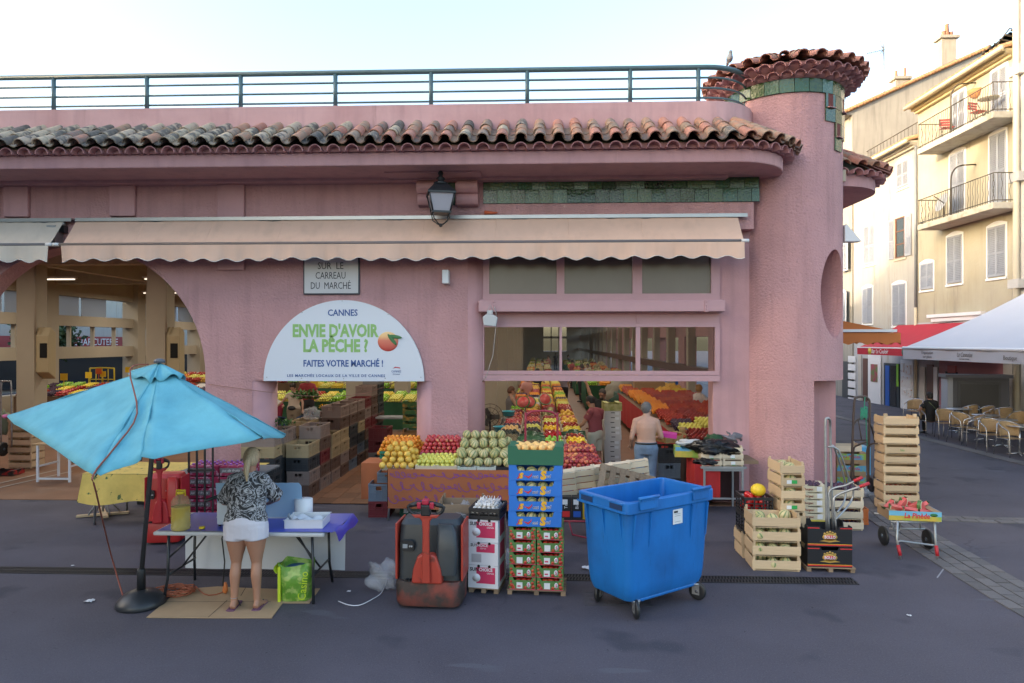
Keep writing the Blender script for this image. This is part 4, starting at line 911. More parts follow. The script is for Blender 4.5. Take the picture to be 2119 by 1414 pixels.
    if shoes and legs:
        for s_ in 'LR':
            an=j['ank'+s_]; sx=.03 if s_=='R' else -.03; m=MB()
            pts=[(-.045,-.09),(.0,-.10),(.042,-.08),(.042,.05),(.055,.13),(.03,.20),(-.03,.20),(-.045,.13),(-.04,.05)]
            m.prism([(an.x+sx*.5+(p[0] if sx>0 else -p[0]),an.y+p[1]) for p in (pts if sx>0 else pts)][::1],0,.022); o=m.build('sandal' if shoes.get('flip') else 'shoe',shoes['m'],t); bevel(o,.004)
            if shoes.get('flip'):
                MB().tube([(an.x-.045,an.y+.05,.02),(an.x-.02+sx*.5,an.y+.09,.065),(an.x+sx*.6,an.y+.155,.022)],.006,6).build('strap',blk,t); MB().tube([(an.x+.05,an.y+.05,.02),(an.x+.02+sx*.5,an.y+.09,.065),(an.x+sx*.6,an.y+.155,.022)],.006,6).build('strap',blk,t)
            else:
                m=MB(); loft(m,[((an.x,an.y-.07,.05),.035,.035),((an.x,an.y,.06),.042,.05),((an.x+sx*.5,an.y+.09,.045),.046,.035),((an.x+sx,an.y+.18,.03),.03,.02)],(1,0,0),12); m.build('shoe_upper',shoes['m'],o)
    if extra: extra(t,j)
    return t
def fwdir(a,b): return Vector((0,0,0))
def sub(pts,k=3):
    """smooth resampling of a joint chain"""
    q=[Vector(p) for p in pts]; o=[]
    for i in range(len(q)-1):
        p0=q[max(0,i-1)]; p1=q[i]; p2=q[i+1]; p3=q[min(len(q)-1,i+2)]
        for s_ in range(k):
            t=s_/k; o.append(.5*((2*p1)+(p2-p0)*t+(2*p0-5*p1+4*p2-p3)*t*t+(3*p1-p0-3*p2+p3)*t*t*t))
    o.append(q[-1]); return o
def subr(r,k=3):
    o=[]
    for i in range(len(r)-1):
        for s_ in range(k): o.append(r[i]+(r[i+1]-r[i])*s_/k)
    o.append(r[-1]); return o
# ---------------- crates, cartons ----------------
def wood_crate(label,w=.6,d=.4,h=.17,mat=None,nb=1,loc=(0,0,0),rz=0,group=None,post=.02,name='wooden_crate',rot=None):
    mat=mat or woodp; t=thing(name,label,'crate',loc,rz,group,rot); e=.007
    bh=(h-.012-(nb-1)*.02-.02)/nb
    for k in range(nb):
        z=.018+bh/2+k*(bh+.022)
        bb=bh if nb>1 else h*.62; zz_=z if nb>1 else .012+bb/2+.012
        for s_ in (-1,1):
            slat('slat',(0,s_*(d/2-e/2),zz_),(w,e,bb),mat,t); 
            slat('slat',(s_*(w/2-e/2-.001),0,z+ (.008 if nb==1 else 0)),(e,d-2*e-.002,bh),mat,t)
    for sx in (-1,1):
        for sy in (-1,1): slat('corner_post',(sx*(w/2-.024),sy*(d/2-.019),h/2+post/2),(.024,.022,h+post),mat,t)
    for i in range(4): slat('slat',(0,-d/2+d*(i+.5)/4,.0065),(w-.02,d/4-.015,.006),mat,t)
    return t
def stack(tmpl,n,loc,h,lab,group,jit=.006,rz=0,start=0,first=None):
    """n crates on one another; lab(i) gives each its own label"""
    out_=[]
    for i in range(n):
        c=copy_tree(tmpl,None,(loc[0]+random.uniform(-jit,jit),loc[1]+random.uniform(-jit,jit),loc[2]+i*h),rz+random.uniform(-jit,jit)*3,lab(i),group); out_.append(c)
    return out_
def erase(t):
    KIDS.pop(t.name,None)
    for c in list(t.children): erase(c)
    bpy.data.objects.remove(t)
ORD=['lowest','second','third','fourth','fifth','sixth','seventh','eighth','ninth','tenth','eleventh','twelfth','thirteenth','fourteenth','fifteenth']
def carton(name,label,w,d,h,mat,loc=(0,0,0),rz=0,notch=(.6,.3),inner=None,group=None,cat='box',rot=None,sidenotch=True,th=.006,closed=False,tabs=True):
    """open cardboard tray: floor and four walls, the front and back cut low in the middle"""
    t=thing(name,label,cat,loc,rz,group,rot); m=MB(); nw=w*notch[0]/2; nh=h*(1-notch[1])
    if closed: m.box(-w/2,w/2,-d/2,d/2,0,h)
    else:
        m.box(-w/2+th,w/2-th,-d/2+th,d/2-th,0,.006)
        pr=[(-w/2,0),(w/2,0),(w/2,h),(nw+.02,h),(nw,nh),(-nw,nh),(-nw-.02,h),(-w/2,h)] if notch[1]>0 else [(-w/2,0),(w/2,0),(w/2,h),(-w/2,h)]
        m.prism(pr,-d/2,-d/2+th,'y'); m.prism(pr,d/2-th,d/2,'y')
        nd=d*.22; ps=[(-d/2+th,0),(d/2-th,0),(d/2-th,h),(nd,h),(nd-.02,h*.75),(-nd+.02,h*.75),(-nd,h),(-d/2+th,h)] if sidenotch else [(-d/2+th,0),(d/2-th,0),(d/2-th,h),(-d/2+th,h)]
        m.prism(ps,-w/2,-w/2+th,'x'); m.prism(ps,w/2-th,w/2,'x')
        if tabs:
            for sx in (-1,1): m.box(sx*(w/2-.05)-.045,sx*(w/2-.05)+.045,-d/2+th,d/2-th,h-.004,h)
    m.build('cardboard_body',mat,t); return t
def decal(par,name,mat,x0,x1,z0,z1,y,d=.0012): return MB().box(x0,x1,y-d,y+.0005,z0,z1).build(name,mat,par)
PLC={}
def plastic_mesh(w=.4,d=.6,h=.26,style=0):
    """ribbed plastic crate: rims, corner posts, panelled sides with a hand hole, one mesh"""
    k=(w,d,h,style)
    if k in PLC: return PLC[k]
    m=MB(); e=.014
    def side(L,place):
        # place(u,v0,v1,o0,o1): u along side
        place(-L/2,L/2,0,.03,0,e); place(-L/2,L/2,h-.035,h,-.004,e)
        n=max(3,int(L/.095))
        for i in range(n+1):
            u=-L/2+.012+(L-.024)*i/n; place(u-.007,u+.007,.03,h-.035,-.002,e)
        if style==0:
            place(-L/2+.01,L/2-.01,.031,h*.62,.006,e-.002); place(-L/2+.01,L/2-.01,h*.45,h*.45+.012,-.001,.006)
            place(-L/2+.01,-.06,h*.62,h-.036,.006,e-.002); place(.06,L/2-.01,h*.62,h-.036,.006,e-.002)
        elif style==1:
            for q in (.25,.45,.65): place(-L/2+.01,L/2-.01,h*q,h*q+.01,.0,.008)
        place(-.07,.07,h*.60,h*.63,-.004,.006)
    for s_ in (-1,1):
        side(w,lambda a,b,c,d_,o0,o1:m.box(a,b,*(sorted((s_*(d/2-o0),s_*(d/2-o1)))),c,d_))
        side(d-2*e-.001,lambda a,b,c,d_,o0,o1:m.box(*(sorted((s_*(w/2-o0),s_*(w/2-o1)))),a,b,c,d_))
    m.box(-w/2+e,w/2-e,-d/2+e,d/2-e,.002,.012)
    PLC[k]=m; return m
PM={}
def plastic_crate(label,loc,rz,mat,w=.4,d=.6,h=.26,style=0,group=None,rot=None):
    k=(w,d,h,style,mat.name)
    if k not in PM: PM[k]=plastic_mesh(w,d,h,style).mesh('plastic_crate',mat)
    return put('plastic_crate',PM[k],None,loc,rot or (0,0,rz),label=label,cat='crate',group=group)
# ---------------- fruit ----------------
def fruit(name,mat,r,sc=(1,1,1),dim=0.,n=12,m=8):
    f=MB().sphere((0,0,0),r,n,m,sc)
    if dim: f.v=[(x,y,z-dim*r*max(0,1-math.hypot(x,y)/(r*.55))) if z>0 else (x*(1+.06*z/r),y*(1+.06*z/r),z) for x,y,z in f.v]
    return f.mesh(name,mat)
FR={}
FR['orange']=fruit('orange',rampmat('orange peel',[(0,(.58,.15,.01)),(.5,(.76,.25,.015)),(1,(.80,.36,.03))],'mixed',scale=8,rough=.45,bump=.002,bs=300),.036)
FR['grapefruit']=fruit('grapefruit',rampmat('grapefruit peel',[(0,(.66,.36,.05)),(.5,(.78,.46,.07)),(1,(.84,.55,.11))],'mixed',scale=8,rough=.45,bump=.002,bs=250),.053)
FR['red_apple']=fruit('red_apple',rampmat('red apple skin',[(0,(.42,.02,.03)),(.55,(.50,.05,.06)),(.75,(.72,.42,.16)),(1,(.55,.08,.08))],'noise',.3,14),.038,dim=.35)
FR['yellow_apple']=fruit('yellow_apple',rampmat('yellow apple skin',[(0,(.66,.62,.10)),(1,(.74,.68,.16))],'mixed',scale=8,rough=.35),.037,dim=.35)
FR['nectarine']=fruit('nectarine',rampmat('nectarine skin',[(0,(.12,.012,.02)),(.5,(.35,.03,.04)),(.7,(.55,.10,.06)),(1,(.80,.40,.12))],'mixed',.35,9),.034,dim=.15)
FR['tomato']=fruit('tomato',rampmat('tomato skin',[(0,(.16,.01,.008)),(.5,(.38,.025,.012)),(1,(.48,.10,.03))],'mixed',scale=8,rough=.22),.036,(1,1,.85),dim=.2)
FR['lemon']=fruit('lemon',rampmat('lemon skin',[(0,(.62,.44,.02)),(1,(.82,.64,.07))],'mixed',scale=8,rough=.4),.032,(1.3,1,1))
FR['green_pepper']=fruit('green_pepper',rampmat('green pepper skin',[(0,(.20,.42,.03)),(1,(.36,.56,.08))],'mixed',scale=8,rough=.2),.038,(1,.85,1.3),dim=.3)
FR['yellow_pepper']=fruit('yellow_pepper',rampmat('yellow pepper skin',[(0,(.80,.42,.01)),(1,(.85,.58,.03))],'mixed',scale=8,rough=.2),.038,(1,.85,1.2),dim=.3)
FR['red_pepper']=fruit('red_pepper',rampmat('red pepper skin',[(0,(.50,.01,.01)),(1,(.60,.02,.02))],'mixed',scale=8,rough=.15),.04,(1,.85,1.2),dim=.3)
FR['avocado']=fruit('avocado',rampmat('avocado skin',[(0,(.02,.02,.012)),(1,(.05,.05,.02))],'mixed',scale=8,rough=.5,bump=.004,bs=200),.036,(1,1,1.2))
FR['peach']=fruit('peach',rampmat('peach skin',[(0,(.80,.42,.14)),(.6,(.85,.52,.18)),(1,(.70,.20,.12))],'noise',.6,8),.042,dim=.15)
FR['kiwi']=fruit('kiwi',rampmat('kiwi skin',[(0,(.16,.10,.04)),(1,(.24,.16,.07))],'mixed',scale=8,rough=.9),.026,(1,1,1.25))
FR['plum']=fruit('plum',rampmat('plum skin',[(0,(.035,.015,.04)),(1,(.07,.02,.05))],'mixed',scale=8,rough=.4),.029,(1,1,1.15))
FR['cucumber']=MB().tube([(-.13,0,0),(-.12,0,.0),(-.05,.006,.004),(.05,.006,.004),(.12,0,0),(.13,0,0)],[.005,.018,.021,.021,.018,.005],8).mesh('cucumber',rampmat('cucumber skin',[(0,(.02,.07,.02)),(1,(.05,.12,.03))],'mixed',scale=8,rough=.35))
FR['courgette']=MB().tube([(-.1,0,0),(-.09,0,.0),(0,.006,.004),(.09,0,0),(.1,0,0)],[.005,.02,.025,.023,.007],8).mesh('courgette',rampmat('courgette skin',[(0,(.015,.05,.015)),(1,(.035,.09,.025))],'mixed',scale=8,rough=.3))
gm_=MB().sphere((0,0,0),.024,8,6,(1,1,.85)); gm_.tube([(0,0,.015),(.004,0,.035),(.01,.003,.05)],[.01,.005,.003],5); FR['garlic']=gm_.mesh('garlic',rampmat('garlic skin',[(0,(.62,.58,.54)),(1,(.75,.72,.70))],rough=.7))
ml=MB(); ml.sphere((0,0,0),.074,48,12)
ml.v=[(x*(1-.02*(1 if abs(math.sin(4*math.atan2(y,x)))<.25 else 0)),y*(1-.02*(1 if abs(math.sin(4*math.atan2(y,x)))<.25 else 0)),z*.96) for x,y,z in ml.v]
def stripe(f):
    c=sum((Vector(ml.v[i]) for i in f),Vector())/len(f); return 1 if abs(math.sin(4*math.atan2(c.y,c.x)))<.27 else 0
ml.mi=[stripe(f) for f in ml.f]; ml.sphere((0,0,.071),.008,6,4)
FR['melon']=ml.mesh('melon',[rampmat('melon rind',[(0,(.44,.39,.15)),(.5,(.56,.48,.23)),(1,(.64,.54,.30))],'mixed',.6,12,bump=.003,bs=90),rampmat('melon stripe',[(0,(.17,.23,.09)),(1,(.22,.27,.11))],rough=.6)])
yn=MB().sphere((0,0,0),.10,16,10,(1.15,1,.95)); FR['yellow_melon']=yn.mesh('yellow_melon',rampmat('canary melon rind',[(0,(.80,.50,.02)),(1,(.85,.6,.03))],rough=.4,bump=.004,bs=30))
NUM={}
RAD=dict(orange=.036,grapefruit=.053,red_apple=.038,yellow_apple=.037,nectarine=.034,tomato=.036,lemon=.034,green_pepper=.042,yellow_pepper=.04,red_pepper=.042,avocado=.037,peach=.042,kiwi=.027,plum=.030,cucumber=.022,courgette=.025,garlic=.024,melon=.074)
def heap(kind,c,w,d,layers,label,group,rz=0.,tilt=0.,cat='fruit',dens=1.,dome=True,name=None,stuff=False,elong=None):
    """fruit laid in layers; every fruit its own object (or one joined heap far back)"""
    if NUM.get(kind,0)>285 and not stuff: stuff=True; group=None; label='heap: '+label if False else label
    r=RAD[kind]; M_=Matrix.Translation(c)@Matrix.Rotation(rz,4,'Z')@Matrix.Rotation(tilt,4,'X'); n=0; mm=MB() if stuff else None
    for L_ in range(layers):
        ww=w-2*r-L_*r*1.3*(1 if dome else 0); dd=d-2*r-L_*r*1.3*(1 if dome else 0)
        if ww<0 or dd<0: break
        ex=elong or 1
        nx=max(1,int(ww/(2.02*r*ex))+1); ny=max(1,int(dd/(1.85*r))+1)
        for jy in range(ny):
            for ix in range(nx):
                x=-ww/2+(ww*(ix+.5*(jy%2)*.9)/max(1,nx-.5) if nx>1 else ww/2); y=-dd/2+(dd*jy/(ny-1) if ny>1 else dd/2)
                if abs(x)>ww/2+r*.3 or random.random()>dens: continue
                z=r*.95+L_*r*1.45
                p=M_@Vector((x+random.uniform(-.12,.12)*r,y+random.uniform(-.12,.12)*r,z+random.uniform(-.1,.1)*r))
                if stuff: mm.sphere(p,r*random.uniform(.95,1.1),6,4,(1,1,.9))
                else:
                    rot=(random.uniform(-.7,.7),random.uniform(-.7,.7),random.uniform(0,6.28)) if not elong else (0,random.uniform(-.06,.06),rz+random.uniform(-.12,.12))
                    NUM[kind]=NUM.get(kind,0)+1; put(kind,FR[kind],None,p,rot,[random.uniform(.92,1.06)]*3,label=label+', '+(['lowest','second','third','top'][L_] if layers>1 else ('front' if jy<ny/2 else 'back'))+' '+('left' if ix<nx/3 else 'right' if ix>=2*nx/3 else 'middle'),cat=cat,group=group)
                n+=1
    if stuff: mm.build(name or kind+'_heap',FR[kind].materials[0],None,label=label,cat='produce heap',kind='stuff')
    return n
# ---------------- people ----------------
PR=lambda n,c,r=.85,**k: M(n,c,r,**k)
blouse=rampmat('black and white swirled blouse',[(0,(.012,.013,.016)),(.40,(.014,.015,.018)),(.46,(.42,.43,.46)),(.50,(.014,.015,.018)),(.55,(.02,.02,.024)),(.60,(.48,.48,.50)),(.66,(.016,.017,.02)),(1,(.014,.015,.018))],'noise',.75,7.5)
for nd in blouse.node_tree.nodes:
    if nd.type=='TEX_NOISE' and nd.inputs['Scale'].default_value==7.5: nd.inputs['Distortion'].default_value=1.6; nd.inputs['Detail'].default_value=3
f=(G(487,1258)+G(533,1258))/2
def ex(t,j):
    MB().tube([(j['ankL'][0]+.038*math.cos(a*PI/8),j['ankL'][1]+.036*math.sin(a*PI/8),.125) for a in range(16)],.003,4,closed=True).build('anklet',galv,t)
    MB().lathe([(.026,-.01),(.026,.01)],10).build('hair_tie',blk,t,loc=tuple(j['hed']+Vector((0,-.105,-.0))),rot=(PI/2,0,0))
person('blonde woman with a ponytail in a swirled blouse and white shorts at the folding table',(f.x,f.y,0),R(4),1.66,
 J=dict(pel=(0,-.02,.91),wai=(.0,.0,1.04),che=(.0,.045,1.25),nek=(.01,.075,1.41),hed=(.015,.115,1.545),hipL=(-.095,-.01,.87),hipR=(.095,-.01,.87),kneL=(-.105,.0,.48),kneR=(.11,-.01,.48),ankL=(-.115,-.04,.08),ankR=(.12,-.03,.08),
  shoL=(-.165,.05,1.34),shoR=(.17,.05,1.34),elbL=(-.29,.13,1.10),elbR=(.26,.20,1.12),wriL=(-.20,.33,1.00),wriR=(.12,.38,1.02)),
 skin=M('tanned woman skin',(.40,.20,.125),.5,var=.08,vs=5),vox=.010,top=blouse,topstyle='loose',bottom=PR('white cotton shorts',(.62,.60,.66),bump=.003,bs=25),hair=M('ash blonde hair',(.46,.35,.22),.55,var=.35,vs=6,grain=(14,14,2)),hairstyle='pony',female=True,bw=1.15,nod=.5,shoes=dict(m=M('plum flip flop',(.16,.07,.12),.6),flip=1),extra=ex)
q=at(1337,930,Y=11.7)
person('shirtless grey haired man in faded jeans seen from behind carrying a pink carton',(q.x,11.7,0),R(-6),1.74,
 J=dict(elbL=(-.235,-.03,1.10),elbR=(.25,.02,1.11),wriL=(-.24,.13,.95),wriR=(.22,.27,1.06),kneL=(-.10,.05,.49),ankL=(-.12,.0,.08),hed=(.015,.03,1.555)),
 skin=M('pale skin of the shirtless man',(.46,.27,.20),.55,var=.08,vs=5),vox=.011,bottom=PR('faded blue jeans',(.14,.20,.29),var=.35,vs=4,bump=.004,bs=30),botstyle='long',hair=M('short grey hair',(.13,.125,.125),.8,var=.3,vs=30),shoes=dict(m=M('brown shoe leather',(.10,.06,.04),.6)),bw=1.06,look=R(-35),
 extra=lambda t,j:(MB().tube([(.172*math.cos(a*PI/12),-.0+.125*math.sin(a*PI/12),1.0) for a in range(24)],.018,6,closed=True).build('belt',blk,t)))
pc=MB().box(-.14,.14,-.09,.09,0,.07).build('pink_carton',M('hot pink carton',(.60,.04,.30),.5),loc=(q.x+.42,11.93,1.10),rot=(.1,.1,-.2)); props(pc,'hot pink carton held in the hand of the shirtless man','box')
q=at(1222,900,Y=13.7)
person('man in a faded red tee and pale shorts leaning over the long produce stall',(q.x+.10,13.7,0),R(42),1.68,J=dict(che=(0,.05,1.26),nek=(0,.09,1.42),hed=(0,.14,1.55),elbL=(-.23,.12,1.13),elbR=(.23,.10,1.12),wriL=(-.18,.33,1.02),wriR=(.18,.33,1.00)),skin=M('olive skin',(.36,.19,.12),.55,var=.08),top=PR('faded wine red cotton',(.24,.055,.065),var=.1),bottom=PR('pale beige shorts',(.50,.48,.38),var=.1),botstyle='knee',hair=M('black hair',(.012,.011,.01),.6),shoes=dict(m=blk),nod=.6,vox=.013)
q=at(1247,900,Y=15.4)
person('balding bearded man in black raising one arm beside the long stall',(q.x,15.4,0),R(150),1.70,J=dict(elbR=(.30,.02,1.55),wriR=(.38,.05,1.82),elbL=(-.25,.02,1.12),wriL=(-.2,.16,.95)),handd=dict(R=Vector((.1,.1,1))),skin=M('olive skin',(.36,.19,.12)),top=PR('black cotton',(.012,.012,.013)),bottom=PR('black trousers',(.012,.012,.014)),botstyle='long',hair=M('cropped dark hair',(.05,.04,.035),.8),shoes=dict(m=blk),nod=.4,vox=.013,
 extra=lambda t,j:(MB().sphere(tuple(j['hed']+Vector((0,.055,-.085))),.05,12,8,(1.1,.9,.7)).build('beard',M('dark beard',(.035,.028,.022),.9),t)))
q=at(608,850,Y=18.6)
person('dark curly haired woman in a cream top and black waist bag carrying two blue crates',(q.x,18.6,0),R(170),1.60,J=dict(elbL=(-.30,.03,1.14),elbR=(.34,.04,1.16),wriL=(-.36,.14,.95),wriR=(.50,.12,1.0),hed=(.0,.05,1.555)),skin=M('tanned skin',(.42,.235,.16)),top=PR('cream blouse',(.50,.40,.31),var=.08),topstyle='cap',bottom=PR('brown skirt cloth',(.20,.15,.10)),botstyle='knee',hair=M('dark curly hair',(.03,.018,.012),.8),hairstyle='curly',shoes=dict(m=blk),female=True,bw=1.08,nod=.4,vox=.013,
 extra=lambda t,j:(MB().sphere((0,.13,.98),.11,12,8,(1.2,.5,.6)).build('waist_bag',blk,t)))
for k,(x,lb) in enumerate(((570,'dark blue plastic crate hanging from the hand of the cream topped woman'),(626,'blue grey plastic crate carried on the far side of the cream topped woman'))):
    q=at(x,860,Y=18.4); plastic_crate(lb,(q.x,18.35,.42),R(20),M('dark blue crate plastic',(.03,.06,.13),.5),.36,.5,.26,0,rot=(R(75),R(12),R(40)))
q=at(578,830,Y=19.6)
person('person in a white tee bending over behind the woman with crates',(q.x,19.6,0),R(100),1.62,J=dict(wai=(0,.10,1.02),che=(0,.27,1.10),nek=(0,.40,1.15),hed=(0,.52,1.13),shoL=(-.17,.36,1.12),shoR=(.17,.36,1.12),elbL=(-.2,.45,.88),elbR=(.2,.45,.88),wriL=(-.15,.55,.7),wriR=(.15,.55,.7)),top=PR('dull white cotton',(.48,.45,.42)),bottom=PR('dark red trousers',(.25,.02,.05)),botstyle='long',hair=M('brown hair',(.06,.035,.02),.6),shoes=dict(m=blk),nod=.9,vox=.015,topstyle='cap')
q=at(634,790,Y=19.8)
person('man in a red shirt standing with bent head under the half round sign',(q.x,19.9,0),R(210),1.80,J=dict(elbL=(-.25,.1,1.15),wriL=(-.2,.32,1.05)),top=PR('red shirt cotton',(.28,.03,.04)),bottom=PR('dark trousers',(.03,.03,.035)),botstyle='long',hair=M('brown hair',(.06,.035,.02),.6),shoes=dict(m=blk),vox=.015)
q=at(1058,830,Y=17.6)
person('woman in a sleeveless grey top selling at the far side of the long stall',(q.x,17.4,0),R(-70),1.62,J=dict(elbR=(.24,.10,1.14),wriR=(.18,.33,1.05)),top=PR('grey sleeveless top',(.15,.14,.14)),topstyle='tank',bottom=PR('dark skirt',(.03,.03,.035)),botstyle='knee',hair=M('reddish brown hair',(.12,.05,.025),.6),hairstyle='bob',female=True,bw=1.15,nod=.4,shoes=dict(m=blk),vox=.014)
q=at(1443,830,Y=18.6)
person('blonde woman with tied hair in a pale tee behind the red clothed stall',(q.x,18.4,0),R(-60),1.62,J=dict(elbR=(.26,.12,1.18),wriR=(.22,.36,1.2),elbL=(-.24,.1,1.14)),top=PR('pale printed tee',(.52,.46,.44),col2=(.3,.28,.3),c2s=14,c2t=.62),bottom=PR('dark trousers',(.03,.03,.035)),botstyle='long',hair=M('golden blonde hair',(.35,.21,.09),.6),hairstyle='bun',female=True,nod=.2,shoes=dict(m=blk),vox=.014)
# terrace guest, seated on the first chair
q=G(1925,901)
person('dark haired person in black seen from behind sitting on a terrace chair',(q.x,q.y,0),R(8),1.68,J=dict(pel=(0,-.02,.52),wai=(0,-.05,.65),che=(0,-.03,.86),nek=(0,.0,1.03),hed=(0,.04,1.16),hipL=(-.10,.02,.50),hipR=(.10,.02,.50),kneL=(-.12,.42,.50),kneR=(.12,.42,.50),ankL=(-.12,.38,.08),ankR=(.12,.40,.08),shoL=(-.17,-.02,.97),shoR=(.17,-.02,.97),elbL=(-.28,.08,.74),elbR=(.28,.08,.74),wriL=(-.15,.30,.72),wriR=(.15,.30,.72)),skin=M('olive skin',(.36,.19,.12)),top=PR('black cotton',(.012,.012,.013)),bottom=PR('black trousers',(.012,.012,.014)),botstyle='long',hair=M('black hair',(.012,.011,.01)),hairstyle='bun',shoes=dict(m=blk),vox=.013,
 extra=lambda t,j:(MB().tube([(-.12,-.10,1.0),(0,-.155,.86),(.17,-.12,.66)],.012,6).build('bag_strap',M('green strap',(.10,.13,.06),.7),t)))
# shoppers far down the hall
FP=[(1024,770,25,'grey',0),(1045,760,33,'white',1),(1090,762,22,'pink',0),(1112,768,26,'dark',1),(1122,752,44,'white',0),(1166,756,27,'lilac',1),(1184,745,40,'red',0),(1204,750,31,'dark',1),(1216,748,36,'white',0),(1176,742,58,'grey',1),(1150,738,64,'dark',0),(1135,740,50,'pink',1)]
CL=dict(grey=(.16,.16,.17),white=(.5,.47,.44),pink=(.5,.25,.22),dark=(.03,.03,.04),lilac=(.33,.30,.38),red=(.35,.05,.05))
for k,(px,py,Y,c,f_) in enumerate(FP):
    q=at(px,700,Y=Y)
    person('shopper in %s far down the hall, %s seen through the glass'%(c,ORD[k]),(q.x,Y,0),R(90*k+20*k),1.6+.05*(k%4),J=dict(elbR=(.25,.1,1.14),wriR=(.2,.3,1.02)) if k%2 else None,top=PR('shopper '+c,CL[c]),bottom=PR('dark trousers',(.03,.03,.035)),botstyle='long',hair=M('brown hair' if k%2 else 'black hair',(.06,.035,.02)),hairstyle='bob' if f_ else 'short',female=bool(f_),vox=.022,shoes=dict(m=blk),group='shoppers far down the hall',nod=.3)
# ---------------- signs, lamp and awnings on the hall ----------------
def G(px,py,z=0): return at(px,py,z=z)
navy=M('navy print',(.03,.09,.30),.5); lgreen=M('light green print',(.27,.50,.16),.5); sgnw=M('white sign panel',(.66,.70,.78),.35)
cx_,cz_=fx(711,YF-.05),fz(711,789,YF-.05); rs=(fx(877,YF-.05)-fx(545,YF-.05))/2
sg=thing('half_round_sign','white half round market sign with green words and a peach, above the small doorway','sign',(cx_,YF-.05,cz_))
MB().prism([(rs*math.cos(PI*i/48),rs*math.sin(PI*i/48)) for i in range(49)],-.012,.03,'y').build('panel',sgnw,sg)
def st(body,px,py,size,mat,wpx,**k):
    p=at(px,py,Y=YF-.063); return text(body,size,mat,sg,(p.x-cx_,-.014,p.z-cz_),width=wpx/1413*abs(p.y),**k)
st('CANNES',709,648,.15,navy,63,bold=.003)
st("ENVIE D'AVOIR",693,686,.29,lgreen,182,bold=.012); st('LA PÊCHE ?',694,717,.29,lgreen,137,bold=.012)
st('FAITES VOTRE MARCHÉ !',710,753,.155,navy,168,bold=.004); st('LES MARCHÉS LOCAUX DE LA VILLE DE CANNES',695,778,.062,navy,207,bold=.001,sp=1.2)
st('CANNES',820,769,.055,navy,20); st('CÔTE D\'AZUR',820,775,.03,navy,15)
m=MB(); 
for k,c in enumerate(('r','b')): pass
p=at(803,707,Y=YF-.06); pe_=MB().sphere((0,0,0),.175,20,12,(1,.12,.95)).build('printed_peach',rampmat('peach print',[(0,(.55,.06,.05)),(.55,(.70,.20,.13)),(.75,(.82,.50,.22)),(1,(.85,.60,.3))],'grad',.5,axis=2),sg,loc=(p.x-cx_,-.014,p.z-cz_))
for a,b,rz in ((818,697,-.15),(812,703,-.9)):
    q=at(a,b,Y=YF-.06); MB().sphere((0,0,0),.12,12,6,(1,.02,.26)).build('printed_leaf',M('leaf print',(.05,.18,.06),.5),sg,loc=(q.x-cx_,-.04,q.z-cz_),rot=(0,-rz,0))
q=at(820,763,Y=YF-.06); MB().prism([(-.06,0),(-.02,.03),(.06,.02),(.07,.0),(.0,.012)],-.0015,0,'y').build('town_logo',M('logo red',(.5,.03,.05),.5),sg,loc=(q.x-cx_,-.0125,q.z-cz_))
for px,py in ((552,781),(624,783),(711,784),(797,783),(871,781),(708,623),(803,651),(625,647)): q=at(px,py,Y=YF-.06); MB().sphere((0,0,0),.009,6,4).build('screw',galv,sg,loc=(q.x-cx_,-.013,q.z-cz_))
# rectangular plaque
x0,x1,z0,z1=fx(627,YF-.04),fx(744,YF-.04),fz(685,610,YF-.04),fz(685,475,YF-.04)
pq_=thing('market_plaque','white rectangular plaque with dark capitals half hidden under the peach awning','sign',((x0+x1)/2,YF-.04,z0)); ww_=(x1-x0)/2; hh_=z1-z0
o=MB().box(-ww_,ww_,0,.036,0,hh_).build('plaque_edge',M('dark plaque edge',(.05,.06,.08),.4),pq_); bevel(o,.012)
o=MB().box(-ww_+.025,ww_-.025,-.004,.0,.025,hh_-.025).build('plaque_face',M('plaque white',(.55,.55,.58),.35),pq_)
for b_,py,wp in (('VENTE',528,56),('SUR  LE',551,54),('CARREAU',571,63),('DU  MARCHÉ',592,84)):
    q=at(684,py,Y=YF-.045); text(b_,.165,M('plaque ink',(.03,.035,.05),.5),pq_,(q.x-(x0+x1)/2,-.006,q.z-z0),width=wp/1413*11.5)
# small box lamp and flood lamp
q=at(923,588,Y=YF-.1); o=MB().box(-.055,.055,-.1,.098,0,.23).build('wall_box',white,loc=tuple(q)); bevel(o,.012); props(o,'small white alarm box high on the pink pier right of the half round sign','alarm box')
fl=thing('flood_lamp','grey flood lamp hanging by its cable from the pink lintel','lamp',tuple(at(1014,660,Y=YF-.2)))
o=MB().prism([(-.10,-.11),(.10,-.13),(.13,.02),(.05,.07),(-.05,.08),(-.12,.03)],-.06,.06,'y').build('lamp_housing',M('lamp housing grey',(.48,.50,.52),.4),fl); bevel(o,.012)
MB().box(-.045,.045,-.05,.05,.08,.14).build('lamp_back',MATS['lamp housing grey'],fl)
MB().tube([(.07,0,.2),(.10,0,.1),(.09,0,-.2),(.05,0,-.6),(-.06,0,-.95),(-.13,.06,-1.05)],.007,5).build('cable',M('pale cable',(.35,.32,.3),.6),fl)
MB().tube([(-.04,0,.13),(0,.02,.24),(.05,0,.13)],.006,5).build('hanger',galv,fl)
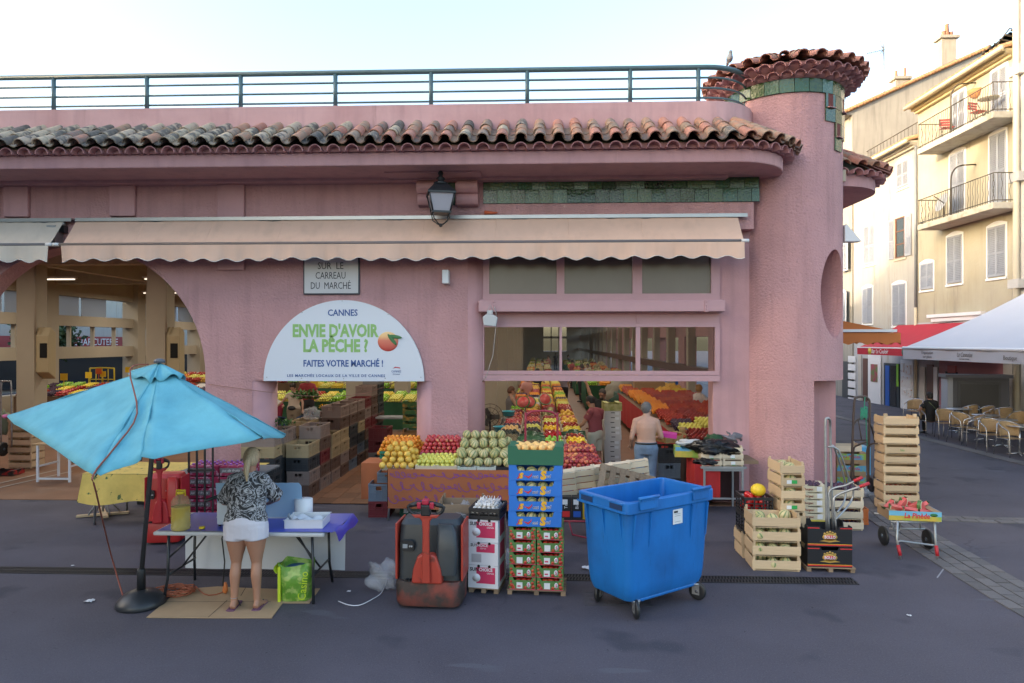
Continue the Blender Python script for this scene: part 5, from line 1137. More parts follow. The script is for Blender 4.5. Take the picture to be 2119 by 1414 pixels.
# lantern
YL=YF-.62; lp=at(912,470,Y=YL); lz=lambda y:at(912,y,Y=YL).z-lp.z; lt=thing('street_lantern','black four sided street lantern hanging on a curved bracket under the eave','lantern',tuple(lp)); lt.rotation_euler=(0,0,R(14))
zb,zt,zc_=lz(441),lz(402),lz(383); wb,wt=.135,.20
m=MB()
for sx in (-1,1):
    for sy in (-1,1): m.tube([(sx*wb,sy*wb,zb),(sx*wt,sy*wt,zt)],.014,5)
for z,w_ in ((zb,wb),(zt,wt)): m.box(-w_-.02,w_+.02,-w_-.02,w_+.02,z-.015,z+.015)
m.build('lantern_frame',blkm,lt)
gm2=M('milky lantern glass',(.42,.40,.44),.2); m=MB(); a,b_=wb-.006,wt-.006
m.add([(-a,-a,zb+.015),(a,-a,zb+.015),(a,a,zb+.015),(-a,a,zb+.015),(-b_,-b_,zt-.015),(b_,-b_,zt-.015),(b_,b_,zt-.015),(-b_,b_,zt-.015)],[(0,1,5,4),(1,2,6,5),(2,3,7,6),(3,0,4,7)]); m.build('lantern_glass',gm2,lt)
m=MB(); a,b_=wt+.02,wt*.55
m.add([(-a,-a,zt+.015),(a,-a,zt+.015),(a,a,zt+.015),(-a,a,zt+.015),(-b_,-b_,zc_),(b_,-b_,zc_),(b_,b_,zc_),(-b_,b_,zc_)],[(0,1,5,4),(1,2,6,5),(2,3,7,6),(3,0,4,7),(4,5,6,7)])
m.lathe([(.10,zc_),(.12,zc_+.03),(.05,zc_+.06),(.075,zc_+.10),(.03,zc_+.14),(.045,zc_+.19),(.015,zc_+.24),(.015,zc_+.32)],12); m.build('lantern_cap',blkm,lt)
m=MB()
for s_ in ((-1,-1),(1,-1),(1,1),(-1,1)): m.tube([(s_[0]*wb,s_[1]*wb,zb),(s_[0]*.12,s_[1]*.12,zb-.1),(s_[0]*.05,s_[1]*.05,zb-.17),(0,0,zb-.19)],.010,5)
m.sphere((0,0,lz(469)+.02),.03,8,6); m.sphere((0,0,zb-.20),.02,8,6); m.build('lantern_basket',blkm,lt)
m=MB(); ztop=lz(340); m.tube([(0,0,zc_+.3),(.0,.02,zc_+.42),(-.03,.02,ztop-.06),(-.03,.05,ztop+.02),(.02,.12,ztop),(.06,.35,zc_+.25),(.06,.60,zc_+.1)],[.02,.02,.025,.028,.03,.03,.035],8); m.tube([(0.06,.6,zt-.1),(.06,.6,zc_+.3)],.03,6); m.build('lamp_bracket',blkm,lt)
# awnings
def awning(label,pxl,pxr,mat,seed):
    rnd=random.Random(seed); t=thing('shop_awning',label,'awning')
    Yb,Yf=YF-.12,YF-.46; X0,X1=pxl,pxr; zt_,zf=4.80,4.36
    o=MB(); o.box(X0-.0,X1+.15,Yb-.02,YF-.003,4.835,4.86).box(X0-.0,X1+.15,Yb-.03,Yb-.018,4.80,4.85); o.build('rain_cover',alu,t)
    for i in range(int((X1-X0)/.42)): MB().box(X0+.2+i*.42,X0+.21+i*.42,Yb-.0,YF-.003,4.861,4.868).build('cover_joint',dark,t)
    MB().tube([(X0+.05,Yb+.03,4.77),(X1,Yb+.03,4.77)],.035,8).build('roller',galv,t)
    def f(u,v):
        x=X0+(X1-X0)*u; wr=.008*math.sin(x*9+v*3+seed)+.014*math.sin(x*3.1-v*5)+.009*math.sin(x*16+v*9+2*math.sin(x*1.7))*v+.006*math.sin(x*29-v*14+3*math.sin(x*2.3))
        return (x,Yb+(Yf-Yb)*v+wr,zt_+(zf-zt_)*v-.012*math.sin(PI*v)+wr)
    m=MB(); m.smooth=True; m.grid(f,160,10).build('awning_cloth',mat,t)
    for i in range(1,int((X1-X0)/1.2)): MB().tube([f(i*1.2/(X1-X0),v/6) for v in range(7)],.004,4).build('cloth_seam',mat,t)
    n=int((X1-X0)/.37); 
    def vz(x): return -.245-.028*math.cos((x-X0)/.37*2*PI)
    def g_(u,v):
        x=X0+(X1-X0)*u; wr=.020*math.sin(x*5.3+seed+1.5*math.sin(x*.9))*v+.011*math.sin(x*17+seed*2+2*math.sin(x*1.3))*v+.004*math.sin(x*41)*v
        return (x,Yf-.028+wr,zf-.02+vz(x)*v*(1+.04*math.sin(x*2.1)))
    m=MB(); m.smooth=True; m.grid(g_,n*12,6).build('scalloped_valance',mat,t)
    MB().tube([Vector(g_(i/(n*6),1))-Vector((0,.002,0)) for i in range(n*6+1)],.006,4).build('valance_piping',M('white piping',(.62,.60,.58),.6),t)
    MB().tube([(X0-.08,Yf-.01,zf),(X1+.02,Yf-.01,zf)],.026,8).build('front_bar',M('brown grey bar',(.19,.16,.16),.4),t)
    for x in (X0-.09,X1+.02): MB().tube([(x-.07,Yf-.01,zf),(x+.05,Yf-.01,zf)],.03,8).build('bar_end',white,t)
    MB().box(X1-.18,X1+.0,Yb+.01,YF-.01,4.62,4.74).build('end_bracket',blkm,t)
    for x in (X0+.5,X1-1.2): MB().tube([(x,Yb,4.65),(x+.6,Yb-.1,4.5),(x,Yf+.05,zf)],.022,6).build('folding_arm',galv,t)
    return t
peachc=M('faded peach canvas',(.73,.49,.375),.85,var=.05,vs=2.5,streak=.12)
awning('long faded peach awning with scalloped valance over the sign and wide opening',fx(142,YF-.3),fx(1527,YF-.12),peachc,1)
awning('grey beige awning with scalloped edge at the left picture edge',-14,fx(116,YF-.3),M('faded grey beige canvas',(.62,.54,.46),.85,var=.05,vs=2.5,streak=.12),5)
ab=MB().box(fx(113),fx(131),YF-.2,YF-.002,fz(120,512),fz(120,470)).box(fx(107),fx(120),YF-.3,YF-.2,fz(120,505),fz(120,492)).build('awning_bracket',galv); props(ab,'galvanised bracket between the two awnings','bracket')
o=MB().tube([(0,0,0),(.22,0,0)],[.04,.012],8).build('toy_carrot',M('orange toy',(.6,.12,.05),.5),loc=(fx(1003),YF-.06,4.91)); props(o,'small orange carrot lying on the awning rain cover','toy')
# pigeon on the rail
pgp=at(1510,133,Y=11.9); pg=thing('pigeon','grey pigeon perched on the end of the rail below the tower roof','bird',tuple(pgp))
m=MB(); m.sphere((0,0,.10),.065,12,8,(.85,1.3,1)); m.sphere((0,-.05,.19),.032,10,8); limb(m,[(0,-.03,.13),(0,-.05,.18)],[.045,.03],8); limb(m,[(0,.07,.09),(0,.19,.03)],[.04,.014],8); m.sphere((0,-.088,.188),.01,6,4,(.6,1.6,.6)); limb(m,[(-.02,0,.05),(-.02,-.01,0)],[.008,.006],6); limb(m,[(.02,0,.05),(.02,-.01,0)],[.008,.006],6)
solid(m,'body',M('pigeon feathers',(.16,.17,.19),.7,col2=(.30,.31,.33),c2s=9),pg,.006,2)
# ---------------- blue umbrella and its stand ----------------
blue=M('turquoise umbrella cloth',(.135,.42,.50),.8,var=.10,vs=5,bump=.002,bs=60,col2=(.105,.36,.45),c2s=3,c2t=.55)
bp=G(292,1252); um=thing('parasol','turquoise parasol on a leaning dark pole with a black dome base','parasol',tuple(bp))
ap=at(330,760,Y=bp.y+.05)-bp
o=MB().lathe([(.235,0),(.245,.02),(.23,.06),(.17,.12),(.09,.155),(.04,.165)],32).build('base',M('black plastic base',(.022,.024,.028),.4,var=.2),um)
MB().lathe([(.042,.15),(.042,.36),(.036,.38)],16).build('collar',blk,um)
MB().tube([(0,0,.3),tuple(ap-Vector((0,0,.02)))],.024,10).build('pole',M('dark bronze pole',(.06,.06,.065),.4,metal=.4),um)
tips=[at(12,862,Y=bp.y+.2),at(197,981,Y=bp.y-1.35),at(292,948,Y=bp.y-1.2),at(541,903,Y=bp.y-.75),at(591,900,Y=bp.y+.45)]
tips=[t_-bp for t_ in tips]; tips+=[Vector((.75,1.4,1.72)),Vector((-.1,1.7,2.05)),Vector((-1.2,1.25,2.1))]
NT_=len(tips); K=10
def canopy(a,b,u,v,top):
    e=a.lerp(b,u); p=top.lerp(e,v); sag=.055*math.sin(PI*u)*v*(1-.3*v); inw=(top-e); inw.z=0; inw=inw*(.018*math.sin(PI*u)*v)
    return p-Vector((0,0,sag))+inw+Vector((0,0,.012*math.sin(11*u+9*v+2*math.sin(5*u))*v+.010*math.sin(19*v-9*u)*v+.006*math.sin(31*u+13*v)*v*v))
m=MB(); m.smooth=True; 
for i in range(NT_):
    a,b=tips[i],tips[(i+1)%NT_]; m.grid(lambda u,v:canopy(a,b,u,.03+.97*v,ap),10,12)
c=m.build('canopy',blue,um); s_=c.modifiers.new('s','SOLIDIFY'); s_.thickness=.003
m=MB(); m.smooth=True; tp=ap+Vector((0,0,.045))
for i in range(NT_):
    a=ap.lerp(tips[i],.20)+Vector((0,0,.035)); b=ap.lerp(tips[(i+1)%NT_],.20)+Vector((0,0,.035)); m.grid(lambda u,v:tp.lerp(a.lerp(b,u),v)-Vector((0,0,.03*math.sin(PI*u*2)*v)),6,4)
v_=m.build('vent_cap',blue,um); s_=v_.modifiers.new('s','SOLIDIFY'); s_.thickness=.003
MB().lathe([(.055,0),(.055,.03),(.02,.045)],12,tuple(tp)).build('finial',M('grey finial',(.1,.11,.13),.5),um)
for i in range(NT_):
    MB().tube([ap.lerp(tips[i],q_/8)+Vector((0,0,.002)) for q_ in range(1,9)],.004,4).build('canopy_seam',M('seam cloth',(.07,.33,.42),.8),um)
    MB().tube([ap-Vector((0,0,.035)),tips[i]-Vector((0,0,.022))],.007,5).build('rib',blkm,um); MB().tube([ap-Vector((0,0,.5)),ap.lerp(tips[i],.5)-Vector((0,0,.03))],.006,5).build('strut',blkm,um)
MB().sphere(tips[0],.03,8,6,(1.4,1,.8)).build('tip_knot',M('pink knot',(.45,.08,.16),.6),um)
cordm=M('red brown cord',(.25,.07,.045),.7)
rp=[ap+Vector((-.10,-.03,.03)),ap+Vector((-.22,-.16,-.02)),ap.lerp(tips[1],.5)+Vector((.06,0,.012)),ap.lerp(tips[1],.8)+Vector((.03,0,.0)),tips[1]+Vector((0,-.02,.0)),tips[1]+Vector((.02,-.02,-.15)),G(230,1150,z=.45)-bp,G(264,1268)-bp+Vector((0,0,.01))]
o=MB().tube(sub([bp+q for q in rp],4),.008,6).build('guy_cord',cordm); props(o,'red brown cord tied over the turquoise canopy down to the parasol base','cord')
# ---------------- folding table with the drinks maker ----------------
tA=G(325,1232); tB=G(652,1238); ty=(tA.y+tB.y)/2; xl,xr=at(314,1102,z=.74).x,at(668,1106,z=.74).x; yf_=at(500,1103,z=.74).y
ft_=thing('folding_table','white folding market table with bent black steel legs beneath the parasol','table',((xl+xr)/2,yf_,0)); hw_=(xr-xl)/2
greyt=M('light grey plastic top',(.50,.50,.50),.5,var=.08)
o=MB().box(-hw_,hw_,0,.76,.70,.74).build('tabletop',greyt,ft_); bevel(o,.012)
for sx in (-1,1):
    for y in (.06,.62):
        x=sx*(hw_-.14); MB().tube([(x,y,.70),(x+sx*.01,y,.32),(x+sx*.01,y,.25),(x+sx*.05 if False else x-sx*-.03,y+(-.05 if y<.3 else .05),.0)],.0155,8).build('leg',blkm,ft_)
    MB().tube([(x,.06,.27),(x,.62,.27)],.012,6).build('cross_bar',blkm,ft_); MB().tube([(x,.34,.27),(x-sx*.33,.34,.69)],.011,6).build('brace',blkm,ft_); MB().tube([(x,.06,.45),(x-sx*.2,.2,.66)],.011,6).build('brace',blkm,ft_)
bl2=M('violet blue oilcloth',(.035,.05,.42),.3,var=.15,vs=3)
cl=MB(); cl.smooth=True; cl.grid(lambda u,v:(xl+.03+(xr-xl+.06)*u,yf_+.03+.78*v,.745+.004*math.sin(9*u+5*v)),20,8); cl.grid(lambda u,v:(xr+.09+.05*v,yf_+.03+.78*u+.05*v,.745-.10*v+.03*math.sin(PI*v)+.015*math.sin(9*u+4*v)),10,6)
o=cl.build('oilcloth',bl2); props(o,'glossy violet blue oilcloth spread on the folding table and folded over its end','tablecloth')
wp=M('white paper sheet',(.62,.64,.68),.7,var=.03)
m=MB(); m.smooth=True; xa_,xb_=at(382,1180,Y=yf_+.80).x,at(714,1180,Y=yf_+.80).x
m.grid(lambda u,v:(xa_+(xb_-xa_)*u,yf_+.80+.015*math.sin(14*u+2*v),.742+(.09-.742)*v),30,6); o=m.build('paper_skirt',wp); props(o,'white paper skirt hanging from the far edge of the folding table','table skirt')
# oil jug
jp=at(374,1096,z=.745); jg=thing('oil_bottle','large clear bottle of golden oil with a yellow cap on the folding table','bottle',tuple(jp))
oil=M('golden oil',(.62,.50,.10),.12,alpha=.6); plc=M('clear bottle plastic',(.55,.52,.30),.1,alpha=.25)
prof=[(.085,0),(.095,.01),(.098,.04)]; 
for i in range(9): prof+= [(.098,.05+i*.022),(.093,.061+i*.022)]
MB().lathe(prof+[(.097,.25)],20).build('oil',oil,jg); MB().lathe([(.0985,.25),(.096,.30),(.07,.345),(.03,.375),(.03,.385)],20).build('bottle_neck',plc,jg)
yc=M('yellow plastic cap',(.72,.55,.02),.4); MB().lathe([(.036,.38),(.036,.405)],16).build('cap',yc,jg); MB().tube([(-.05,0,.36),(-.045,0,.42),(.045,0,.42),(.05,0,.36)],.008,6).build('handle',yc,jg)
o=MB().lathe([(.03,0),(.03,.02)],16).build('bottle_cap',yc,loc=tuple(at(418,1094,z=.75))); props(o,'loose yellow cap lying on the oilcloth near the oil bottle','cap')
# churro press / waffle machine
mp_=at(468,1090,z=.748); mc=thing('counter_machine','steel counter machine with black lever in front of the pale blue guard','machine',tuple(mp_))
lgm=M('pale machine enamel',(.52,.58,.64),.35); o=MB().box(-.10,.12,-.02,.30,.02,.27).build('housing',lgm,mc); bevel(o,.02)
MB().box(-.09,.11,.02,.26,.275,.33).build('upper_plate',M('dark steel',(.12,.13,.14),.35,metal=.5),mc); MB().tube([(-.05,.06,.34),(-.18,-.12,.30)],.018,8).build('lever',blk,mc)
MB().box(.01,.06,-.045,-.02,.05,.10).build('switch',blk,mc); MB().tube([(.035,-.05,.075),(.06,-.08,.075)],.02,8).build('knob',blk,mc)
for x in (-.08,.10): MB().lathe([(.015,0),(.015,.02)],8,(x,.02,0)).build('foot',blk,mc)
MB().tube([(.03,-.03,.03),(.02,-.09,.0),(.0,-.10,-.1),(.03,-.10,-.35),(.02,-.12,-.6)],.008,6).build('power_cable',blk,mc)
pbm=M('pale blue acrylic',(.33,.50,.68),.25,alpha=.93); x0_,x1_=at(446,1060,Y=yf_+.58).x,at(627,1060,Y=yf_+.58).x
sgd=thing('splash_guard','pale blue upright splash guard behind the woman on the folding table','guard',(x0_,yf_+.58,.748))
w_=x1_-x0_; o=MB().prism([(0.03,0),(w_,0),(w_-.02,.36),(w_-.05,.40),(0.0,.39)],0,.006,'y').build('guard_panel',pbm,sgd)
MB().box(.02,w_-.01,-.02,.02,0,.012).build('guard_foot',M('guard rail',(.5,.55,.6),.4),sgd)
rp_=at(612,1085,z=.748)+Vector((.0,.25,0)); o=MB().lathe([(.1,0),(.1,.22)],24).lathe([(.03,.2205),(.03,.2215)],12).build('paper_roll',white,loc=tuple(rp_)); props(o,'white kitchen paper roll standing on the folding table behind the tray','paper roll')
tr=at(628,1094,z=.748); tt_=thing('plastic_tray','white shallow tray with crumpled paper at the end of the folding table','tray',tuple(tr),R(3)); wt2=M('white tray plastic',(.66,.67,.69),.4)
m=MB(); m.box(-.20,.20,0,.32,0,.006).prism([(0.,.0),(.30,.0),(.32,.09),(-.0,.09)],-.205,-.2,'x').prism([(0.,.0),(.30,.0),(.32,.09),(-.0,.09)],.2,.205,'x').box(-.2,.2,-.006,.0,0,.09).box(-.2,.2,.315,.321,0,.09).box(-.215,.215,-.015,.0,.088,.094).box(-.215,.215,.32,.335,.088,.094).build('tray_body',wt2,tt_)
m=MB(); m.smooth=True; m.grid(lambda u,v:(-.16+.32*u,.04+.22*v,.05+.04*math.sin(7*u+3*v)*math.cos(9*v)+random.uniform(0,.015)),12,9); m.build('crumpled_paper',wp,tt_)
MB().tube([(-.14,.02,.09),(-.16,-.0,.13),(-.15,-.01,.16)],.012,6).build('ladle',M('blue grey handle',(.2,.25,.3),.4),tt_)
# cardboard, cable, bag
cb=M('flattened cardboard',(.40,.27,.155),.9,var=.08,vs=5)
cpts=[(303,1280),(372,1222),(450,1216),(508,1219),(600,1222),(662,1220),(640,1250),(585,1250),(562,1281),(430,1281)]
base_=G(480,1250); m=MB(); pts_=[G(x,y)-base_ for x,y in cpts]; m.prism([(p.x,p.y) for p in pts_][::-1],.004,.012); o=m.build('cardboard_sheet',cb,loc=(base_.x,base_.y,0)); props(o,'flattened brown cardboard sheet under the woman in front of the folding table','cardboard')
m=MB()
for (a,b) in (((430,1281),(470,1245)),((330,1248),(560,1248)),((508,1219),(498,1236))): p,q=G(*a)-base_,G(*b)-base_; d=(q-p).normalized(); n_=Vector((-d.y,d.x,0))*.004; m.add([p-n_+Vector((0,0,.0135)),p+n_+Vector((0,0,.0135)),q+n_+Vector((0,0,.0135)),q-n_+Vector((0,0,.0135))],[(0,1,2,3)])
m.build('cardboard_fold',M('cardboard shadow gap',(.10,.065,.04),.9),o)
cc=G(360,1232); pts_=[]
for i in range(150): a=i*.42; rr_=.15+.05*math.sin(i*.9)+.02*math.sin(i*2.3); pts_.append((cc.x+rr_*math.cos(a)*1.1,cc.y+rr_*math.sin(a)*.8,.02+.05*abs(math.sin(i*.37))))
pts_+=[tuple(G(400,1212)+Vector((0,0,.015))),tuple(G(415,1228)+Vector((0,0,.02))),tuple(G(432,1236)+Vector((0,0,.02))),tuple(G(460,1232)+Vector((0,0,.03))),tuple(G(468,1222)+Vector((0,0,.06)))]
o=MB().tube(sub(pts_,2),.006,5).build('extension_cable',M('orange brown cable',(.33,.09,.04),.6)); props(o,'coiled orange brown extension cable beside the parasol base','cable')
o=MB().lathe([(.012,0),(.03,.03),(.022,.09),(.012,.12)],10).build('cable_plug',M('orange plug',(.55,.16,.04),.5),loc=tuple(G(466,1232)+Vector((0,0,.02)))); props(o,'orange cable socket hanging by the woman above the cardboard','plug')
bg_=G(608,1248); ba=thing('shopping_bag','green woven shopping bag with yellow side and blue lid inside, under the table end','bag',tuple(bg_),R(4)); gb=M('green woven bag',(.12,.28,.03),.4,var=.3,vs=9,bump=.02,bs=9,col2=(.30,.42,.10),c2s=14,c2t=.55,c2w=.05)
yb2_=M('lime bag edge',(.50,.62,.03),.4); ng=16
def ringp(z,w,d): return [(w*math.copysign(abs(math.cos(2*PI*k/24))**.5,math.cos(2*PI*k/24)),d*math.copysign(abs(math.sin(2*PI*k/24))**.5,math.sin(2*PI*k/24))+.12,z) for k in range(24)]
vs=[];
for z,w,d in ((0,.15,.11),(.02,.155,.115),(.2,.165,.12),(.4,.185,.13)): vs+=[(x+.006*math.sin(z*40+k),y+.005*math.cos(z*33+k*2),z+(.02*math.sin(k) if z>.3 else 0)) for k,(x,y,z) in enumerate(ringp(z,w,d))]
m=MB(); m.smooth=True; m.add(vs,[(i*24+k,i*24+(k+1)%24,(i+1)*24+(k+1)%24,(i+1)*24+k) for i in range(3) for k in range(24)]+[tuple(range(24))[::-1]]); o=m.build('bag_body',gb,ba); s_=o.modifiers.new('s','SOLIDIFY'); s_.thickness=.004
MB().box(-.168,-.140,.0-.005,.02,.01,.38).build('bag_side',yb2_,ba); MB().lathe([(.11,.30),(.115,.34),(.105,.35)],24,(0,.12,0)).build('blue_lid',M('blue tub lid',(.02,.09,.35),.35),ba)
m=MB(); m.smooth=True; m.grid(lambda u,v:(-.19-.03*math.sin(PI*v)+.06*u,.02+.1*u,.40-.10*v+.02*math.sin(8*u)),4,5); m.build('bag_handle',yb2_,ba)
text('Casino',.12,yb2_,ba,(.10,-.008,.18),(0,-PI/2+.1,.05),width=.30)
# plastic film heap and string
def film(label,c,rx,ry,rz_,mat=None,seed=1,cat='plastic film',name='plastic_film',amp=.35):
    rnd=random.Random(seed); m=MB(); m.smooth=False; m.sphere((0,0,0),1,22,14)
    ph=[(rnd.uniform(2,7),rnd.uniform(2,7),rnd.uniform(0,6)) for _ in range(6)]
    vs=[]
    for x,y,z in m.v:
        k=1+amp*sum(math.sin(a*x*1.7+b*y*1.7+c_+z*4) for a,b,c_ in ph)/6*1.6; k*=rnd.uniform(.93,1.07); vs.append((c[0]+x*k*rx,c[1]+y*k*ry,max(c[2]+.005,c[2]+rz_*.85+z*k*rz_)))
    m.v=vs; o=m.build(name,mat or MATS.get('clear film') or M('clear film',(.62,.64,.68),.18,alpha=.30)); props(o,label,cat); return o
p=G(800,1218); film('crumpled clear plastic film lying left of the pallet truck',(p.x-.04,p.y,0),.16,.16,.15,seed=4)
o=MB().tube(sub([G(803,1195,z=.03),G(790,1228)+Vector((0,0,.01)),G(770,1242)+Vector((0,0,.008)),G(745,1254)+Vector((0,0,.008)),G(722,1254)+Vector((0,0,.008)),G(700,1246)+Vector((0,0,.008))],4),.005,5).build('white_string',M('white string',(.7,.7,.74),.7)); props(o,'thin white string trailing on the asphalt from the clear film','string')
# ---------------- pallet trucks ----------------
redw=M('worn red machine paint',(.36,.045,.025),.5,var=.2,vs=5,col2=(.085,.045,.035),c2s=5,c2t=.60,c2w=.05,bump=.002); redc=M('red machine paint',(.42,.05,.03),.42,var=.1,vs=5,col2=(.20,.04,.03),c2s=9,c2t=.66,c2w=.03)
rustb=M('rusty scuffed red base',(.22,.045,.03),.65,var=.3,vs=7,col2=(.05,.035,.03),c2s=4,c2t=.47,c2w=.09,bump=.003); cov_=M('dark grey machine cover',(.035,.042,.048),.42,var=.15,vs=6,bump=.001)
def rrect(w,d,r,n=5,taper=0):
    o=[]
    for cx,cy,a0 in ((w/2-r,d/2-r,0),(-w/2+r,d/2-r,90),(-w/2+r,-d/2+r,180),(w/2-r,-d/2+r,270)):
        for i in range(n+1): a=R(a0+90*i/n); o.append((cx+r*math.cos(a),cy+r*math.sin(a)))
    return o
def loftrr(m,lev):
    """lev: (z,w,d,r,cx,cy)"""
    N=None; vs=[]
    for z,w,d,r,cx,cy in lev:
        q=rrect(w,d,r); N=len(q); vs+=[(x+cx,y+cy,z) for x,y in q]
    fs=[tuple(range(N))[::-1],tuple(range((len(lev)-1)*N,len(lev)*N))]+[(i*N+k,i*N+(k+1)%N,(i+1)*N+(k+1)%N,(i+1)*N+k) for i in range(len(lev)-1) for k in range(N)]
    m.smooth=True; m.add(vs,fs); m.smooth=False; return m
def truck(label,loc,rz,cover,arm,base):
    t=thing('pallet_truck',label,'pallet truck',loc,rz); D=.44
    o=loftrr(MB(),[(.03,.66,D,.10,0,D/2),(.06,.70,D+.02,.12,0,D/2),(.25,.71,D+.02,.12,0,D/2),(.28,.68,D-.01,.11,0,D/2)]).build('chassis',base,t); shade(o,30)
    o=loftrr(MB(),[(.27,.66,D-.06,.07,0,D/2+.03),(.70,.66,D-.08,.08,0,D/2+.04),(.84,.64,D-.10,.08,0,D/2+.05),(.89,.58,D-.18,.07,0,D/2+.07)]).build('cover',cover,t); shade(o,30)
    o=loftrr(MB(),[(.36,.22,.10,.045,.19,.02),(.60,.23,.10,.045,.20,.03),(.80,.20,.09,.04,.19,.05),(.86,.16,.05,.02,.17,.08)]).build('cover_bulge',cover,t); shade(o,40)
    for sx in (-1,1): o=MB().box(sx*.345-.012,sx*.345+.012,.06,D,.28,.86).build('side_edge',arm,t); bevel(o,.008)
    o=loftrr(MB(),[(-.01,.15,.12,.04,0,0),(.012,.14,.11,.04,0,0)]).build('display_rim',blk,t); o.location=(-.22,.035,.64); o.rotation_euler=(PI/2,0,0); shade(o,40)
    MB().box(-.265,-.215,.012,.02,.62,.66).build('display',M('display grey',(.3,.32,.34),.3),t)
    for px_ in (-.19,-.17): MB().lathe([(.008,0),(.008,.02)],8).build('key_button',M('pale button',(.5,.5,.5),.4),t,loc=(px_,.022,.64),rot=(PI/2,0,0))
    o=MB().prism([(-.16,.28),(.16,.28),(.145,.42),(.10,.55),(.06,.58),(-.06,.58),(-.10,.55),(-.145,.42)],-.055,.06,'y').build('tiller_shroud',arm,t); bevel(o,.02,3)
    MB().box(-.03,.03,-.075,-.055,.30,.42).build('pivot',M('dark oily steel',(.05,.045,.04),.5,metal=.5),t)
    o=MB().prism([(-.045,.30),(.045,.30),(.04,.50),(.033,.80),(.04,.93),(.085,.985),(-.085,.985),(-.04,.93),(-.033,.80),(-.04,.50)],-.10,-.058,'y').build('tiller_arm',arm,t); bevel(o,.012,2)
    n=26; pts=[(.19*math.cos(2*PI*k/n)*(1.0 if math.sin(2*PI*k/n)>0 else .93),-.085,1.055+(.065 if math.sin(2*PI*k/n)>0 else .075)*math.sin(2*PI*k/n)) for k in range(n)]
    hd=MB().tube(pts,.017,8,closed=True).build('tiller_handle',blk,t)
    o=MB().prism([(-.15,1.0),(.15,1.0),(.11,.965),(-.11,.965)],-.105,-.062,'y').build('handle_web',arm,t); bevel(o,.008)
    o=MB().box(-.05,.05,-.12,-.05,.985,1.10).build('control_head',blk,t); bevel(o,.015)
    o=MB().box(-.035,.035,-.125,-.045,1.101,1.155).build('control_cap',M('crimson control cap',(.42,.02,.05),.4),t); bevel(o,.012)
    for sx in (-1,1): o=MB().box(sx*.065-.022,sx*.065+.022,-.12,-.05,1.06,1.125).build('thumb_switch',MATS['crimson control cap'],t); bevel(o,.01); MB().tube([(sx*.09,-.085,1.10),(sx*.17,-.085,1.085)],.021,8).build('grip',blk,t)
    for sx in (-1,1): MB().box(sx*.19-.08,sx*.19+.08,D,1.55,.07,.13).build('fork',base,t); MB().lathe([(.075,-.05),(.075,.05)],16).build('wheel',blk,t,loc=(sx*.25,.2,.076),rot=(0,PI/2,0))
    for i in range(5): MB().box(.10-.34+i*.035,.12-.34+i*.035,-.012,.05,.281,.30).build('tread_bar',blk,t)
    return t
pt1=G(885,1262); truck('worn red pallet truck with dark grey cover and raised tiller before the stall',(pt1.x,pt1.y-.0,0),R(-3),cov_,redc,rustb)
pt2=G(334,1128); t2=truck('red pallet truck with load guard standing behind the parasol pole',(pt2.x,pt2.y,0),R(8),M('bright red cover',(.45,.02,.02),.4,var=.1),M('bright red arm',(.45,.02,.03),.4),M('bright red base',(.42,.02,.02),.45,var=.15))
t2.scale=(.68,.8,1.05)
for i in range(4): MB().box(.27+i*.16,.305+i*.16,.55,.58,.30,1.36).build('load_guard_bar',blkm,t2)
MB().box(.26,.80,.545,.585,.86,.89).build('load_guard_rail',blkm,t2)
for k,(b_,z) in enumerate((('MAROSERY',.72),('MANUTENTION',.69),('FENWICK',.655))): text(b_,.03,white,t2,(.17,.026,z),ext=.001)
# ---------------- box stacks ----------------
def mini_pallet(label,loc,w,d,rz):
    t=thing('small_pallet',label,'pallet',loc,rz)
    for i in range(4): slat('plank',(0,-d/2+.05+(d-.1)*i/3,.055),(w,.08,.014),woodo,t)
    for x in (-w/2+.03,w/2-.03,0): slat('block',(x,0,.024),(.05,d-.04,.046),woodo,t)
    return t
wcard=M('white carton',(.66,.66,.69),.6,var=.03); mag=M('magenta print',(.55,.03,.10),.5); kink=M('black print',(.02,.02,.025),.5); wink=M('white print',(.72,.72,.74),.5)
sp=G(1006,1229); rzA=R(-9); mini_pallet('small old pallet under the white citrus boxes',(sp.x,sp.y+.2,0),.34,.42,rzA)
for i in range(3):
    b=carton('citrus_box',['lowest white citrus box of three, on the small pallet','middle white citrus box with the printed address panel','top white citrus box, under the black crate of garlic'][i],.335,.42,.245,wcard,(sp.x,sp.y+.2,.063+i*.249),rzA,closed=True,group='stacked white citrus boxes')
    y=-.2105
    if i==1: decal(b,'magenta_panel',mag,-.075,.13,.14,.235,y); text('SUN',.045,kink,b,(-.098,y-.002,.215),ext=.0005,bold=.001); text('CHOICE',.04,wink,b,(-.02,y-.003,.215),ext=.0005,bold=.001); text('citrus',.03,wink,b,(.0,y-.003,.185),ext=.0005); decal(b,'address_panel',M('grey print',(.4,.4,.42),.6),-.13,-.02,.03,.12,y)
    else:
        decal(b,'magenta_panel',mag,-.075,.135,.05,.225,y); text('SUN',.052,kink,b,(-.098,y-.002,.20),ext=.0005,bold=.0015); text('CHOICE',.05,wink,b,(.03,y-.003,.20),ext=.0005,bold=.0015,width=.15); text('citrus',.035,wink,b,(.08,y-.003,.165),ext=.0005)
        MB().lathe([(.045,0),(.045,.0018)],20).build('apple_print',wink,b,loc=(-.075,y-.0005,.11),rot=(PI/2,0,0))
    for x in (-.05,.07): MB().lathe([(.016,0),(.016,.004)],12).build('hand_hole',M('carton hole',(.02,.012,.006),.8),b,loc=(x,y+.002,.237),rot=(PI/2,0,0))
    decal(b,'side_panel',mag,0,0,0,0,0); sd_=MB().box(.1675,.169,-.12,.12,.05,.225).build('side_print',mag,b)
